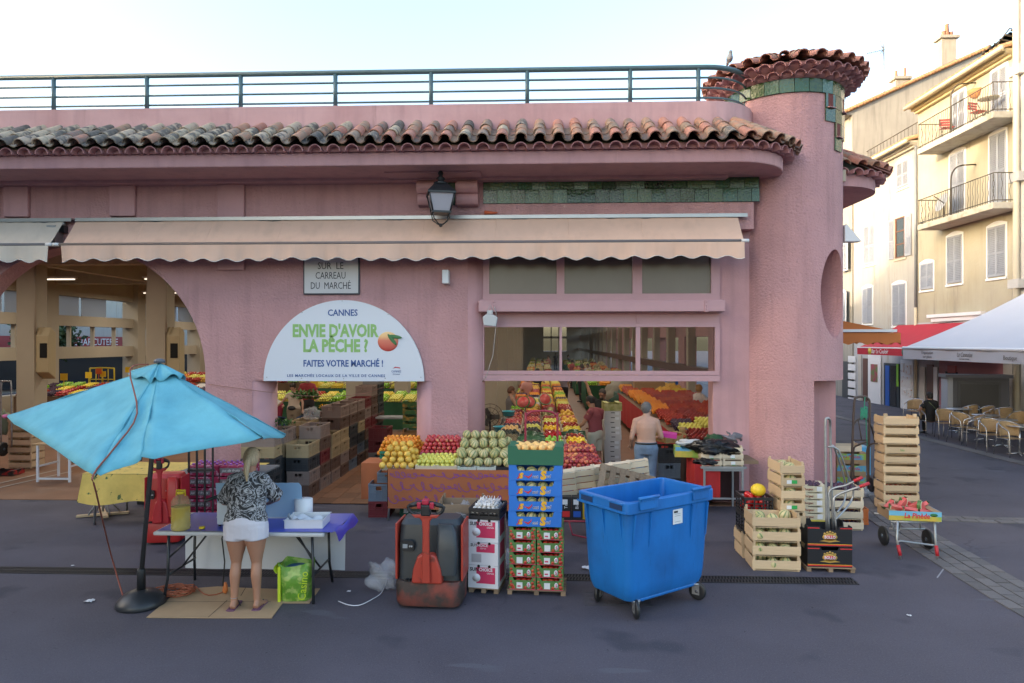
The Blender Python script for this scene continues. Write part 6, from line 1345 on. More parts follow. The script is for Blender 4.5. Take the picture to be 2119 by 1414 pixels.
z=.063+3*.249; plastic_crate('black mesh crate full of white garlic on top of the citrus boxes',(sp.x+.01,sp.y+.19,z+.002),rzA,blk,.345,.42,.12,1)
heap('garlic',(sp.x+.01,sp.y+.19,z+.05),.31,.38,3,'white garlic bulb in the black crate on the citrus boxes','garlic bulbs',rz=rzA,cat='garlic')
# tomato boxes, melon boxes, peach box
tp_=G(1112,1234); rzB=R(-3); mini_pallet('low wooden pallet under the tomato boxes',(tp_.x,tp_.y+.22,0),.64,.44,rzB)
gcard=M('green tomato carton',(.10,.22,.05),.55,col2=(.30,.03,.02),c2s=22,c2t=.60,c2w=.03); lab=M('white label',(.70,.71,.72),.5,var=.03); gcs=M('plain green carton',(.08,.19,.05),.55)
tomr=M('tomato print',(.45,.03,.02),.5,col2=(.55,.12,.05),c2s=40)
for r_ in range(5):
    for c_ in range(2):
        lx=(-.148,.148)[c_]; px_=tp_.x+lx*math.cos(rzB); py_=tp_.y+.22+lx*math.sin(rzB); zb_=.063+r_*.136
        b=carton('tomato_box','green tomato box with printed tomatoes, %s of the %s column'%(['lowest','second','third','fourth','top'][r_],['left','right'][c_]),.288,.42,.134,gcs,(px_+random.uniform(-.004,.004),py_,zb_),rzB+random.uniform(-.01,.01),(.62,.26),group='tomato boxes under the melon boxes')
        y=-.2105; decal(b,'white_label',lab,-.065,.0,.012,.078,y-.001); 
        if (r_*2+c_)%3!=1: decal(b,'red_sticker',mag,-.055,-.02,.03,.045,y-.0025)
        MB().lathe([(.026,0),(.026,.0016)],18).build('oval_logo',wink,b,loc=(.066,y-.0005,.052),rot=(PI/2,0,0),sc=(.8,1.15,1)); text('S',.045,mag,b,(.066,y-.003,.052),ext=.0005,bold=.001)
        for (x,z_,rr) in ((-.118,.045,.022),(-.10,.022,.02),(-.125,.085,.014),(.115,.03,.022),(.108,.07,.018),(.03,.022,.018),(.125,.105,.012)):
            MB().lathe([(rr,0),(rr,.0012)],12).build('tomato_print',tomr,b,loc=(x,y,z_),rot=(PI/2,0,0))
        decal(b,'red_edge',mag,-.143,.143,0,.007,y-.001)
        for k in range(3): put('tomato',FR['tomato'],None,(px_-.06+k*.06,py_-.16,zb_+.085),(0,0,k),None,label='tomato %s in the slot of the %s %s green box'%(['left','middle','right'][k],['lowest','second','third','fourth','top'][r_],['left','right'][c_]),cat='tomato',group='tomatoes inside the green boxes')
bcard=M('bright blue carton',(.02,.17,.60),.5,var=.05); oy=M('orange yellow print',(.80,.42,.02),.5); rdp=M('red print',(.6,.03,.03),.5); 
zb0=.063+5*.136+.004
for r_ in range(4):
    zb_=zb0+r_*.166; ox=(-.018,-.012,-.015,-.010)[r_]
    b=carton('melon_box','bright blue melon tray, %s of four, on the green tomato boxes'%['lowest','second','third','top'][r_],.575,.42,.164,bcard,(tp_.x+ox,tp_.y+.22,zb_),rzB+random.uniform(-.012,.012),(.66,.36),group='blue melon trays')
    y=-.2105
    text('S',.075,oy,b,(-.155,y-.002,.048),ext=.0006,bold=.006,shear=.2); text('J',.06,rdp,b,(-.18,y-.002,.05),ext=.0006,bold=.003,shear=.3)
    MB().prism([(-.13,.055),(-.07,.022),(-.04,.05),(-.03,.085),(-.055,.055),(-.075,.045)],-.0015,0,'y').build('swoosh_print',rdp,b,loc=(0,y,0)); text('ent',.045,wink,b,(.0,y-.002,.042),ext=.0006,bold=.003,shear=.2); text('ent',.045,M('dark blue print',(.01,.03,.2),.5),b,(.0,y-.003,.042),ext=.0006,bold=.0005,shear=.2)
    text('S',.12,oy,b,(.085,y-.002,.055),ext=.0006,bold=.008,shear=.1); text('ud',.05,wink,b,(.14,y-.002,.048),ext=.0006,bold=.003,shear=.2); text('ud',.05,MATS['dark blue print'],b,(.14,y-.003,.048),ext=.0006,bold=.0005,shear=.2)
    for k in range(4): put('melon',FR['melon'],None,(tp_.x-.19+k*.125,tp_.y+.10,zb_+.078),(random.random(),.6,k),[.85]*3,label='striped melon, %s of four showing in the %s blue tray'%(['first','second','third','last'][k],['lowest','second','third','top'][r_]),cat='melon',group='melons inside the blue trays')
gtop=M('dark green carton',(.02,.13,.07),.55,var=.04); z_=zb0+4*.166+.002
b=carton('peach_box','dark green carton of pale peaches crowning the blue melon trays',.60,.42,.20,gtop,(tp_.x-.01,tp_.y+.22,z_),rzB,(.62,.18))
heap('peach',(tp_.x-.01,tp_.y+.22,z_+.07),.55,.37,2,'pale orange peach in the dark green carton','peaches in the green carton',rz=rzB)
# wrapped crates behind the pallet truck
q=G(968,1222); tm=wood_crate('x',.50,.34,.16,woodo)
stack(tm,5,(q.x-.10,q.y+.35,.12),.165,lambda i:'film wrapped old crate, %s from the ground, behind the pallet truck'%['first','second','third','fourth','fifth'][i],'wrapped crates behind the pallet truck'); erase(tm)
film('clear wrapping film around the crates behind the pallet truck',(q.x-.08,q.y+.28,.1),.27,.18,.42,seed=8,amp=.12); q2=G(1040,1180); film('clear film scrap between the citrus boxes and the tomato boxes',(q2.x,q2.y+.05,0),.10,.1,.12,seed=12)
# ---------------- blue bin ----------------
zr_=1.18; Fc=at(1298,1044,z=zr_); Rc=at(1481,1011,z=zr_); u_=(Rc-Fc); Lb=1.27; rzb=math.atan2(u_.y,u_.x); ud=Vector((math.cos(rzb),math.sin(rzb),0)); vd=Vector((-math.sin(rzb),math.cos(rzb),0)); cb_=Fc+ud*(Lb/2)+vd*.38
bn=thing('wheeled_bin','big open blue wheeled bin with a white sticker on its side','bin',(cb_.x,cb_.y,0),rzb); bb_=M('scuffed blue plastic',(.012,.16,.50),.42,var=.08,vs=3,col2=(.012,.12,.38),c2s=1.6,c2t=.60,c2w=.1,bump=.001,bs=20,streak=.25)
lev=[(.165,1.00,.52,.06,0,.0),(.175,1.05,.57,.07,0,0),(.25,1.10,.63,.08,0,0),(.34,1.12,.65,.08,0,0),(1.06,1.21,.71,.08,0,0)]
n=bb_.node_tree; b_n=n.nodes['Principled BSDF']; so_c=mixin(n,b_n.inputs['Base Color'].links[0].from_socket,5,.60,.72,(.008,.07,.22),8,stretch=(2.5,2.5,.35),rough=.8); so_c=mixin(n,so_c,3.3,.66,.72,(.10,.26,.52),8,rough=.85); n.links.new(so_c,b_n.inputs['Base Color']); 
m=MB(); N=24; vs=[]
seq=lev+[(1.065,1.27,.76,.05,0,0),(1.18,1.27,.76,.05,0,0),(1.185,1.17,.66,.06,0,0),(1.06,1.15,.655,.06,0,0),(.34,1.04,.58,.06,0,0)]
for z,w,d,r,cx,cy in seq: vs+=[(x,y,z) for x,y in rrect(w,d,r)]
m.smooth=True; m.add(vs,[tuple(range(N))[::-1],tuple(range((len(seq)-1)*N,len(seq)*N))]+[(i*N+k,i*N+(k+1)%N,(i+1)*N+(k+1)%N,(i+1)*N+k) for i in range(len(seq)-1) for k in range(N)])
o=m.build('bin_body',bb_,bn); shade(o,25); bevel(o,.008,2,30)
for x in (-.36,.40):
    o=MB().box(x-.12,x+.12,-.42,-.37,1.19,1.215).box(x-.12,x+.12,-.405,-.381,1.10,1.20).build('hinge_lug',bb_,bn); bevel(o,.006); MB().tube([(x-.15,-.415,1.22),(x+.12,-.415,1.22)],.018,8).build('hinge_rod',bb_,bn)
for y in (-.22,.22): o=MB().box(-.640,-.631,y-.09,y+.09,1.10,1.155).build('grip_pocket',M('dark blue recess',(.005,.03,.10),.6),bn); MB().box(-.647,-.639,y-.1,y+.1,1.156,1.17).build('pocket_lip',bb_,bn)
MB().box(-.647,-.639,-.37,.37,1.075,1.092).build('pocket_lip',bb_,bn)
for x in (-.52,-.30,.30,.53): o=MB().prism([(-.345,.70),(-.382,1.05),(-.352,1.06)],x-.008,x+.008,'x').build('stiffening_rib',bb_,bn)
for y in (-.25,.0,.25): MB().prism([(.70*0+-.575,.70),(-.60,1.06),(-.632,1.06)],y-.008,y+.008,'y').build('stiffening_rib',bb_,bn)
o=MB().box(-.46,.46,-.29,.29,.15,.20).build('bin_floor',bb_,bn); bevel(o,.02)
stk=MB().box(.02,.16,-.358,-.3565,.88,1.03).build('sticker',lab,bn); stk.rotation_euler=(R(-0.),0,0); 
stk.location=(0,-.0,0)
MB().box(.035,.09,-.360,-.3585,.995,1.015).build('sticker_code',kink,bn)
for z in (.98,.96,.90): MB().box(.045,.13,-.360,-.3585,z,z+.006).build('sticker_line',M('grey print2',(.4,.4,.42),.6),bn)
def caster(par,x,y,rz):
    c=put('caster',MB().lathe([(.05,.18),(.05,.165)],12).box(-.028,-.022,-.05,.03,.06,.17).box(.022,.028,-.05,.03,.06,.17).mesh('caster_fork',galv),par,(x,y,0),(0,0,rz))
    m=MB(); m.m=Matrix.Translation((0,-.02,.096))@Matrix.Rotation(PI/2,4,'Y'); m.lathe([(.055,-.02),(.082,-.02),(.095,-.013),(.095,.013),(.082,.02),(.055,.02)],24); m.build('tyre',blk,c)
    m=MB(); m.m=Matrix.Translation((0,-.02,.096))@Matrix.Rotation(PI/2,4,'Y'); m.lathe([(.055,-.012),(.055,.012)],16); m.lathe([(.018,-.03),(.018,.03)],10); m.build('hub',M('grey hub',(.12,.12,.13),.5),c)
for x,y,r_ in ((-.42,-.27,-.5),(.46,-.27,.3),(-.42,.27,-1.1),(.46,.27,.4)): caster(bn,x,y,r_)
# ---------------- front stall ----------------
orc2=M('orange stall cloth',(.42,.13,.05),.85,var=.08,vs=4); pur=M('purple scribble print',(.22,.06,.28),.8)
ys=10.42; sxl,sxr=fx(803,ys),fx(1240,ys)
stl=thing('stall_table','front fruit stall table draped with an orange cloth scribbled in purple','stall'); 
MB().box(sxl,sxr,ys+.02,11.45,.74,.77).build('tabletop',woodo,stl); MB().box(-2.84,sxl-.002,10.95,11.45,.74,.77).build('tabletop',woodo,stl)
for x in (sxl+.05,-.9,sxr-.1): MB().tube([(x,ys+.08,.74),(x-.05,ys-.0,0)],.018,6).build('leg',galv,stl); MB().tube([(x,11.4,.74),(x,11.42,0)],.018,6).build('leg',galv,stl)
cm_=MB(); cm_.smooth=True
cm_.grid(lambda u,v:(sxl+(sxr-sxl)*u,ys-.01+.02*math.sin(u*19)*v-.0,.785-(.60+.04*u)*v),60,6); cl_=cm_.build('stall_cloth',orc2,stl)
m=MB(); m.smooth=True; m.grid(lambda u,v:(-2.86-.01*math.sin(u*9)*v,10.93+.53*u,.785-.58*v),12,4); m.grid(lambda u,v:(-2.86+(sxl+2.84)*u,10.93+.012*math.sin(u*12)*v,.785-.58*v),12,4); m.grid(lambda u,v:(sxl-.012-.01*math.sin(u*9)*v,ys+.5*u,.785-.58*v),12,4); m.build('side_cloth',orc2,stl); MB().box(sxl-.01,sxr,ys+.0,11.46,.771,.786).build('cloth_top',orc2,stl); MB().box(-2.86,sxl-.011,10.93,11.46,.771,.786).build('cloth_top',orc2,stl)
def ribbon(pts,w,y,par,mat,name='purple_scribble'):
    m=MB(); vs=[]
    for i,(x,z) in enumerate(pts):
        a=pts[max(0,i-1)]; b=pts[min(len(pts)-1,i+1)]; d=Vector((b[0]-a[0],b[1]-a[1])); d=d.normalized() if d.length>0 else Vector((1,0)); vs+=[(x-d.y*w,y(x,z),z+d.x*w),(x+d.y*w,y(x,z),z-d.x*w)]
    m.add(vs,[(2*i,2*i+1,2*i+3,2*i+2) for i in range(len(pts)-1)]); return m.build(name,mat,par)
yy_=lambda x,z: ys-.014+.02*math.sin((x-sxl)/(sxr-sxl)*19)*max(0,(.785-z)/.6)
for row,(zc2,am) in enumerate(((.70,.055),(.52,.075),(.33,.075))):
    x=sxl+.05
    while x<sxr-.35:
        L_=random.uniform(.28,.42); fr=random.uniform(2.2,3.4); ph=random.uniform(0,6); pts_=[]
        for i in range(60): t_=i/59; pts_.append((x+L_*t_-.05*math.sin(2*PI*fr*t_+ph),min(.775,max(.18,zc2+am*math.sin(2*PI*fr*t_+ph+1.1)*(.6+.4*math.sin(5*t_+ph))))))
        ribbon(pts_,.0055,yy_,stl,pur); x+=L_+.01
def prod(px,py,z): return at(px,py,z=z)
def tray(label,x,y,z,w=.5,d=.35,h=.09,tilt=R(10),mat=None,rz=0,group='produce trays on the front stall',front=None):
    t=wood_crate(label,w,d,h,mat or woodw,1,(x,y,z),rz,group,rot=(tilt,0,rz),post=.0,name='fruit_tray'); 
    if front: front(t)
    return t
zt_s=.79; X_=lambda px,Y: at(px,0,Y=Y).x
def prov(t): decal(t,'printed_board',M('board with print',(.50,.42,.28),.7),-.22,.22,.012,.085,-.181); text('PROVENCE',.07,M('brown red print',(.25,.03,.02),.6),t,(0,-.184,.05),width=.27,bold=.002); 
xg=X_(826,10.6); tray('wooden tray of grapefruit with printed front board at the left stall end',xg,10.62,zt_s,.50,.36,.10,front=prov); heap('grapefruit',(xg+.02,10.66,zt_s+.05),.60,.50,4,'yellow grapefruit heaped on the left tray of the front stall','grapefruit heap',tilt=R(14))
xo_=X_(832,11.2); plastic_crate('green plastic crate of oranges behind the grapefruit',(xo_-.12,11.12,zt_s+.06),0,M('green crate plastic',(.02,.22,.13),.5),.40,.3,.12,1); heap('orange',(xo_,11.2,zt_s+.16),.74,.44,4,'orange in the heap behind the grapefruit','orange heap',tilt=R(16))
xy=X_(905,10.6)
for k in range(2): tray('white wooden tray of yellow apples, %s of the pair on the front stall'%['left','right'][k],xy-.16+k*.325,10.62,zt_s,.32,.36,.09)
heap('yellow_apple',(xy,10.64,zt_s+.05),.66,.36,2,'yellow apple on the front stall below the red apples','yellow apples',tilt=R(16)); tray('pink lined tray of red apples behind the yellow apples',xy+.05,10.98,zt_s+.14,.7,.36,.09,mat=M('pink tray paper',(.5,.12,.18),.6)); heap('red_apple',(xy+.05,11.0,zt_s+.20),.72,.38,4,'red apple in the heap against the pink pier','red apples',tilt=R(14))
xm=X_(1003,10.6); wgc=M('white green printed carton',(.62,.64,.60),.6,col2=(.12,.30,.05),c2s=14,c2t=.6,c2w=.03)
for k,(dx,mm_) in enumerate(((-.26,wgc),(.04,wgc),(.33,M('black printed carton',(.03,.03,.035),.5)))): tray('shallow melon carton on the front stall, %s'%['white one beside the yellow apples','white one in the middle','black one near the blue trays'][k],xm+dx,10.6,zt_s,.29,.36,.075,mat=mm_)
for k,(zz2,yy2,n) in enumerate(((.03,10.62,0),(.15,10.85,0),(.26,11.12,0))): heap('melon',(xm+.02-k*.02,yy2,zt_s+zz2),.98-k*.06,.34,2,'striped green melon on the front stall beside the blue trays','melons on the front stall',dome=True)
# crates beneath and beside the stall
q=G(781,1073); plastic_crate('dark red plastic crate on the ground left of the stall cloth',(q.x,q.y+.3,0),R(2),M('dark red crate plastic',(.16,.02,.025),.5),.33,.5,.25); plastic_crate('blue grey plastic crate standing on the dark red one left of the stall cloth',(q.x,q.y+.3,.252),R(2),M('blue grey crate plastic',(.13,.17,.22),.5),.33,.5,.27); plastic_crate('grey plastic crate with fruit tucked under the stall, above the blue grey one',(q.x+.12,q.y+.38,.525),R(2),M('blue grey crate plastic',(.13,.17,.22),.5),.33,.5,.16)
q=G(855,1070); b=carton('tomato_carton','dark green tomato carton on the ground beneath the stall cloth',.45,.3,.22,M('bottle green carton',(.015,.10,.06),.5),(q.x,q.y+.2,0),0,closed=True); text('TOMA',.075,wink,b,(-.02,-.152,.165),width=.26); 
for k in range(4): decal(b,'print_line',wink,-.05,.13,.05+k*.022,.056+k*.022,-.151)
decal(b,'print_mark',wink,-.16,-.09,.05,.12,-.151)
q=G(950,1078)
for k in range(2): 
    c=wood_crate('whitish crate under the front stall, %s of two side by side'%['left','right'][k],.40,.30,.16,woodw,1,(q.x-.16+k*.42,q.y+.25,.0),0,'crates under the stall'); c=wood_crate('whitish crate under the front stall, upper %s one'%['left','right'][k],.40,.30,.16,woodw,1,(q.x-.16+k*.42,q.y+.25,.165),0,'crates under the stall')
# nectarines right of the green carton
xn=X_(1200,10.2)
for k in range(2): tray('white and green nectarine carton, %s of two at the stall corner'%['left','right'][k],xn-.17+k*.34,10.28,zt_s+.02,.33,.38,.10,mat=wgc)
heap('nectarine',(xn,10.32,zt_s+.08),.68,.42,3,'dark red nectarine at the stall corner','nectarines',tilt=R(14)); heap('nectarine',(xn-.02,10.66,zt_s+.18),.66,.36,3,'dark red nectarine in the raised row behind the first','nectarines behind',tilt=R(12))
# ---------------- red hand cart, leaning crates, pallet ----------------
cartr=M('red cart tube',(.30,.025,.05),.45,var=.2); hc=thing('hand_cart','red tubular hand cart loaded with cartons between the blue trays and the bin','hand cart',tuple(G(1200,1125)))
m=MB()
for y in (0,.4): m.tube([(-.25,y,.30),(.6,y,.30)],.014,6)
for x in (-.25,.6): m.tube([(x,0,.30),(x,.4,.30)],.014,6)
m.build('cart_frame',cartr,hc); MB().tube([(-.15,0,.3),(-.1,-.0,.12),(.2,-.02,.06),(.5,0,.1),(.55,0,.3)],.013,6).build('curved_leg',cartr,hc); 
q=G(1118,1160); MB().tube(sub([(-.75,.55,.2),(-.75,.55,1.60),(-.73,.55,1.68),(-.64,.55,1.74),(-.40,.55,1.74),(-.31,.55,1.68),(-.29,.55,1.60),(-.29,.55,.2)],3),.016,8).build('cart_handle',cartr,hc)
q=G(1200,1125)
for k,(nm,mt,tx,lb) in enumerate((('carton',M('black carton',(.02,.02,.022),.5),'Tri','black carton with a cherry print standing on the red hand cart'),('carton',M('black carton',(.02,.02,.022),.5),'Bio','second black carton standing between the cherry and the yellow carton'),('carton',M('yellow carton',(.62,.42,.03),.5),'Akiva','yellow and blue carton standing on the red hand cart'),('carton',M('yellow carton',(.62,.42,.03),.5),'A','narrow yellow carton next to the blue bin'))):
    b=carton('fruit_carton',lb,.145,.3,.30,mt,(q.x-.18+k*.15,q.y+.2,.316),R(-2),closed=True); text(tx,.06,wink,b,(0,-.152,.18),(0,-PI/2,0)); decal(b,'carton_label',lab,-.05,.02,.20,.27,-.151)
    decal(b,'carton_print',rdp if k==0 else M('blue print',(.02,.10,.45),.5),-.05,.05,.03,.11,-.151)
for k in range(5):
    lb='pale crate standing on its edge above the cartons, %s from the blue trays'%['first','second','third','fourth','fifth'][k]
    c=wood_crate(lb,.28,.38,.15,woodw,1,(q.x-.17+k*.27,q.y+.14+.12*k,.76+.018*k),0,'crates leaning by the bin',rot=(R(-72-3*k),R(-7),R(4)))
c=copy_tree
def pallet(label,M4):
    t=thing('wood_pallet',label,'pallet'); t.matrix_world=M4
    for i in range(6): slat('plank',(-.38+.152*i,0,.11),(.09,.8,.018),woodo,t)
    for y in (-.36,0,.36): slat('plank',(0,y,.09),(.86,.09,.02),woodo,t); slat('plank',(0,y,.009),(.86,.09,.018),woodo,t)
    for x in (-.38,0,.38):
        for y in (-.36,0,.36): slat('block',(x,y,.049),(.09,.09,.06),woodo,t)
    return t
q=at(1290,1000,Y=9.35); pallet('weathered pallet leaning up behind the blue bin',Matrix.Translation((q.x,9.4,.62))@Matrix.Rotation(R(14),4,'Y')@Matrix.Rotation(R(62),4,'X')@Matrix.Scale(.9,4))
# ---------------- grey table and crates right of the opening ----------------
q=G(1506,1066); tb=thing('steel_table','grey steel folding table carrying small crates beside the corner tower','table',(q.x,q.y,0))
gt=M('scratched steel top',(.30,.31,.32),.5,metal=.3,var=.15)
MB().box(-.42,.30,.0,.62,.73,.76).build('tabletop',gt,tb)
for x in (-.36,.24):
    for y in (.03,.58): MB().box(x-.015,x+.015,y-.015,y+.015,0,.729).build('leg',gt,tb)
MB().box(-.344,.224,.02,.04,.24,.265).build('cross_bar',gt,tb); MB().box(-.344,.224,.015,.03,.69,.728).build('apron',gt,tb)
tm=wood_crate('x',.33,.42,.10,woodw)
for i,(dx,n) in enumerate(((-.245,2),(.095,3))):
    for k in range(n):
        c=copy_tree(tm,None,(q.x+dx+random.uniform(-.004,.004),q.y+.24+(.05 if k==2 else 0),.762+k*.103),R(random.uniform(-1,1)),'small whitish crate on the steel table, %s of the %s column'%(['lowest','second','top'][k],['left','right'][i]),'small crates on the steel table')
        if k<2:
            decal(c,'paper_label',lab,-.04,.03,.03,.08,-.2165); decal(c,'green_label',M('green label',(.03,.28,.06),.5),-.02,.03,.02,.03,-.218)
bm2=M('black bubble film',(.012,.013,.016),.22,var=.3,bump=.02,bs=22)
def blob(label,px,py,z,rx,ry,rz_,mat,seed,name='film_sheet',cat='film'): p=at(px,py,z=z); return film(label,(p.x,p.y,z),rx,ry,rz_,mat,seed,cat,name,.55)
blob('black bubble film heaped over the produce above the steel table',1478,940,.93,.36,.26,.12,bm2,3); blob('black plastic film lying in the left crate on the steel table',1462,962,.90,.16,.12,.04,bm2,6); blob('grey crumpled plastic behind the black film against the tower',1508,915,1.02,.18,.2,.10,M('grey film',(.22,.22,.25),.3,alpha=.8),9); blob('dark green cloth bundle in front of the red tomatoes',1478,918,1.02,.12,.14,.08,M('green cloth',(.02,.07,.03),.8),10,'cloth_bundle','cloth'); blob('white crumpled plastic in the open carton on the red stall',1425,922,1.0,.2,.15,.05,M('white film',(.6,.62,.65),.35,alpha=.8),14)
# melon crates
q=G(1609,1183); tm2=wood_crate('x',.56,.40,.165,woodp,post=.025)
s1=stack(tm2,4,(q.x,q.y+.2,0),.172,lambda i:'pale crate of melons, %s of the four nearest the bin'%['lowest','second','third','top'][i],'melon crates nearest the bin',rz=R(-3))
for i in range(4): heap('melon',(q.x,q.y+.18,i*.172+.01),.53,.36,1,'striped melon in the front crates right of the blue bin','melons in the front crates',dens=.95)
tm3=wood_crate('x',.30,.44,.152,woodp,post=.012); q=G(1640,1166)
s2=stack(tm3,8,(q.x,q.y+.22,0),.156,lambda i:'narrow pale crate of melons, %s from the ground in the tall stack before the tower'%ORD[i],'tall melon stack before the tower',rz=R(2))
for i in (3,4,5,6,7): heap('melon',(q.x,q.y+.22,i*.156+.0),.27,.40,1,'small striped melon in the tall stack before the tower','melons in the tall stack')
for i in (6,4,3): decal(s2[i],'paper_label',lab,-.08,-.02,.05,.095,-.2275); decal(s2[i],'green_label',M('bright green label',(.03,.35,.08),.5),-.019,.05,.05,.095,-.2275)
q=G(1572,1160); tm4=wood_crate('x',.40,.34,.155,woodp)
stack(tm4,2,(q.x,q.y+.25,0),.158,lambda i:'pale crate left of the melon crates, %s, under the black pepper crate'%['on the ground','second'][i],'crates under the pepper crate')
for k in range(2): plastic_crate('black lattice crate of red peppers, %s, left of the melon crates'%['lower','upper'][k],(q.x,q.y+.22,.318+k*.235),0,blk,.36,.40,.23,1)
heap('red_pepper',(q.x,q.y+.22,.60),.32,.36,3,'red pepper in the black crate under the yellow melon','red peppers',cat='pepper'); o=put('yellow_melon',FR['yellow_melon'],None,(q.x+.02,q.y+.12,.86),(0,.1,.3),(.85,.85,.85),label='bright yellow melon lying on the red peppers',cat='melon')
q=G(1690,1110); yl=M('yellow printed carton',(.62,.52,.05),.5); wbx=M('cream printed carton',(.60,.54,.38),.6)
carton('fruit_carton','black and green carton on the ground behind the narrow melon stack',.34,.36,.14,M('black green carton',(.02,.05,.03),.5),(q.x,q.y+.2,0),R(-8),closed=True); carton('fruit_carton','bright yellow carton between the black one and the cream boxes',.34,.36,.08,yl,(q.x,q.y+.2,.142),R(-8),closed=True)
for k in range(5):
    b=carton('small_carton','cream printed fruit box, %s of five beside the narrow melon stack'%['lowest','second','third','fourth','top'][k],.33,.36,.095,wbx,(q.x+random.uniform(-.004,.004),q.y+.2,.225+k*.098),R(-8),(.5,.12),group='cream printed boxes'); text('Burgeat',.045,M('red brown print',(.3,.04,.02),.6),b,(-.07,-.183,.04),width=.12); decal(b,'bar_label',lab,.04,.11,.015,.08,-.1815)
heap('plum',(q.x,q.y+.2,.225+.4),.30,.33,2,'dark plum in the top cream box','plums',rz=R(-8))
# black cartons and steel hand truck
q=G(1720,1186); mini_pallet('old pallet under the two black lettered cartons',(q.x+.02,q.y+.2,0),.56,.40,R(-4)); kc=M('black glossy carton',(.015,.016,.02),.4); gold=M('gold print',(.45,.28,.06),.45)
for k in range(2):
    b=carton('black_carton','%s black carton with red lettering and gold wreath right of the melon crates'%['lower','upper'][k],.51,.38,.24,kc,(q.x,q.y+.2,.063+k*.244),R(-3),(.34,.16),group='black lettered cartons',tabs=False)
    y=-.1905; decal(b,'red_stripe',rdp,-.255,.255,.012,.026,y); decal(b,'gold_stripe',oy,-.255,.255,.028,.033,y); decal(b,'red_stripe',rdp,-.255,-.12,.215,.226,y); decal(b,'red_stripe',rdp,.12,.255,.215,.226,y)
    MB().lathe([(.075,0),(.075,.001)],24).build('emblem',gold,b,loc=(0,y-.0,.115),rot=(PI/2,0,0),sc=(1.15,.62,1)); MB().lathe([(.062,0),(.062,.001)],24).build('emblem_red',rdp,b,loc=(0,y-.0012,.113),rot=(PI/2,0,0),sc=(1.12,.42,1))
    text('BOLLO',.05,wink,b,(0,y-.0035,.113),ext=.0005,bold=.001,width=.125); MB().prism([(-.12,.065),(-.06,.08),(0,.068),(.06,.08),(.12,.065),(.06,.062),(0,.052),(-.06,.062)],-.001,0,'y').build('ribbon_print',gold,b,loc=(0,y,0))
    for i in range(5): MB().lathe([(.014,0),(.014,.001)],10).build('wreath_print',gold,b,loc=(-.06+.03*i,y-.0006,.155+.012*(2-abs(i-2))),rot=(PI/2,0,0))
heap('plum',(q.x,q.y+.2,.32),.46,.34,1,'dark plum in the upper black carton','plums in the black carton')
def ht(label,pts_list,mat,grips,loc):
    t=thing('hand_truck',label,'hand truck',loc); L0=Vector(loc)
    for p_,r_ in pts_list: MB().tube(sub([Vector(q_)-L0 for q_ in p_],3),r_,8).build('frame_tube',mat,t)
    for p_ in grips: MB().tube([Vector(q_)-L0 for q_ in p_],.02,8).build('grip',M('red rubber grip',(.45,.02,.03),.45),t)
    return t
A=lambda px,py,Y: at(px,py,Y=Y)
Y0=8.45
t=ht('steel hand truck with red grips standing up in the black cartons',[([A(1711,1100,Y0),A(1709,985,Y0),A(1708,880,Y0),A(1712,866,Y0),A(1717,870,Y0+.05),A(1718,885,Y0+.12),A(1720,985,Y0+.12),A(1724,1098,Y0+.12)],.016),
 ([A(1713,925,Y0),A(1735,932,Y0),A(1755,985,Y0+.1),A(1766,1010,Y0+.2),A(1760,1040,Y0+.2),A(1730,1075,Y0)],.012),([A(1720,922,Y0+.1),A(1728,930,Y0+.1),A(1748,995,Y0+.3),A(1748,1035,Y0+.3),A(1733,1060,Y0+.1)],.012),
 ([A(1716,1100,Y0),A(1714,1030,Y0),A(1722,1012,Y0),A(1750,1005,Y0-.05),A(1768,996,Y0-.1)],.014),([A(1731,1098,Y0-.1),A(1725,1040,Y0-.1),A(1733,1025,Y0-.1),A(1760,1014,Y0-.15),A(1780,1008,Y0-.2)],.014)],galv,
 [[A(1767,996,Y0-.1),A(1785,988,Y0-.12)],[A(1779,1008,Y0-.2),A(1799,1000,Y0-.22)]],tuple(A(1716,1100,Y0)))
# dark fruit crates, orange crate
q=G(1752,1098); tm5=wood_crate('x',.50,.40,.15,woodw,post=.015)
s5=stack(tm5,4,(q.x,q.y+.2,0),.156,lambda i:'whitish crate of dark fruit behind the steel hand truck, %s of four'%['lowest','second','third','top'][i],'dark fruit crates',rz=R(-4))
heap('plum',(q.x,q.y+.2,3*.156+.06),.47,.37,2,'dark plum in the top crate behind the hand truck','plums in the whitish crate',rz=R(-4))
for i in range(3): heap('plum',(q.x,q.y+.08,i*.156+.07),.46,.10,1,'dark plum seen between the whitish crates','plums between crates',rz=R(-4))
q=G(1785,1088); plastic_crate('orange plastic crate on the ground right of the dark fruit crates',(q.x-.05,q.y+.3,0),R(-5),M('orange crate plastic',(.50,.13,.03),.5),.36,.5,.24); heap('tomato',(q.x-.05,q.y+.3,.19),.3,.4,1,'tomato in the orange plastic crate','tomatoes in the orange crate')
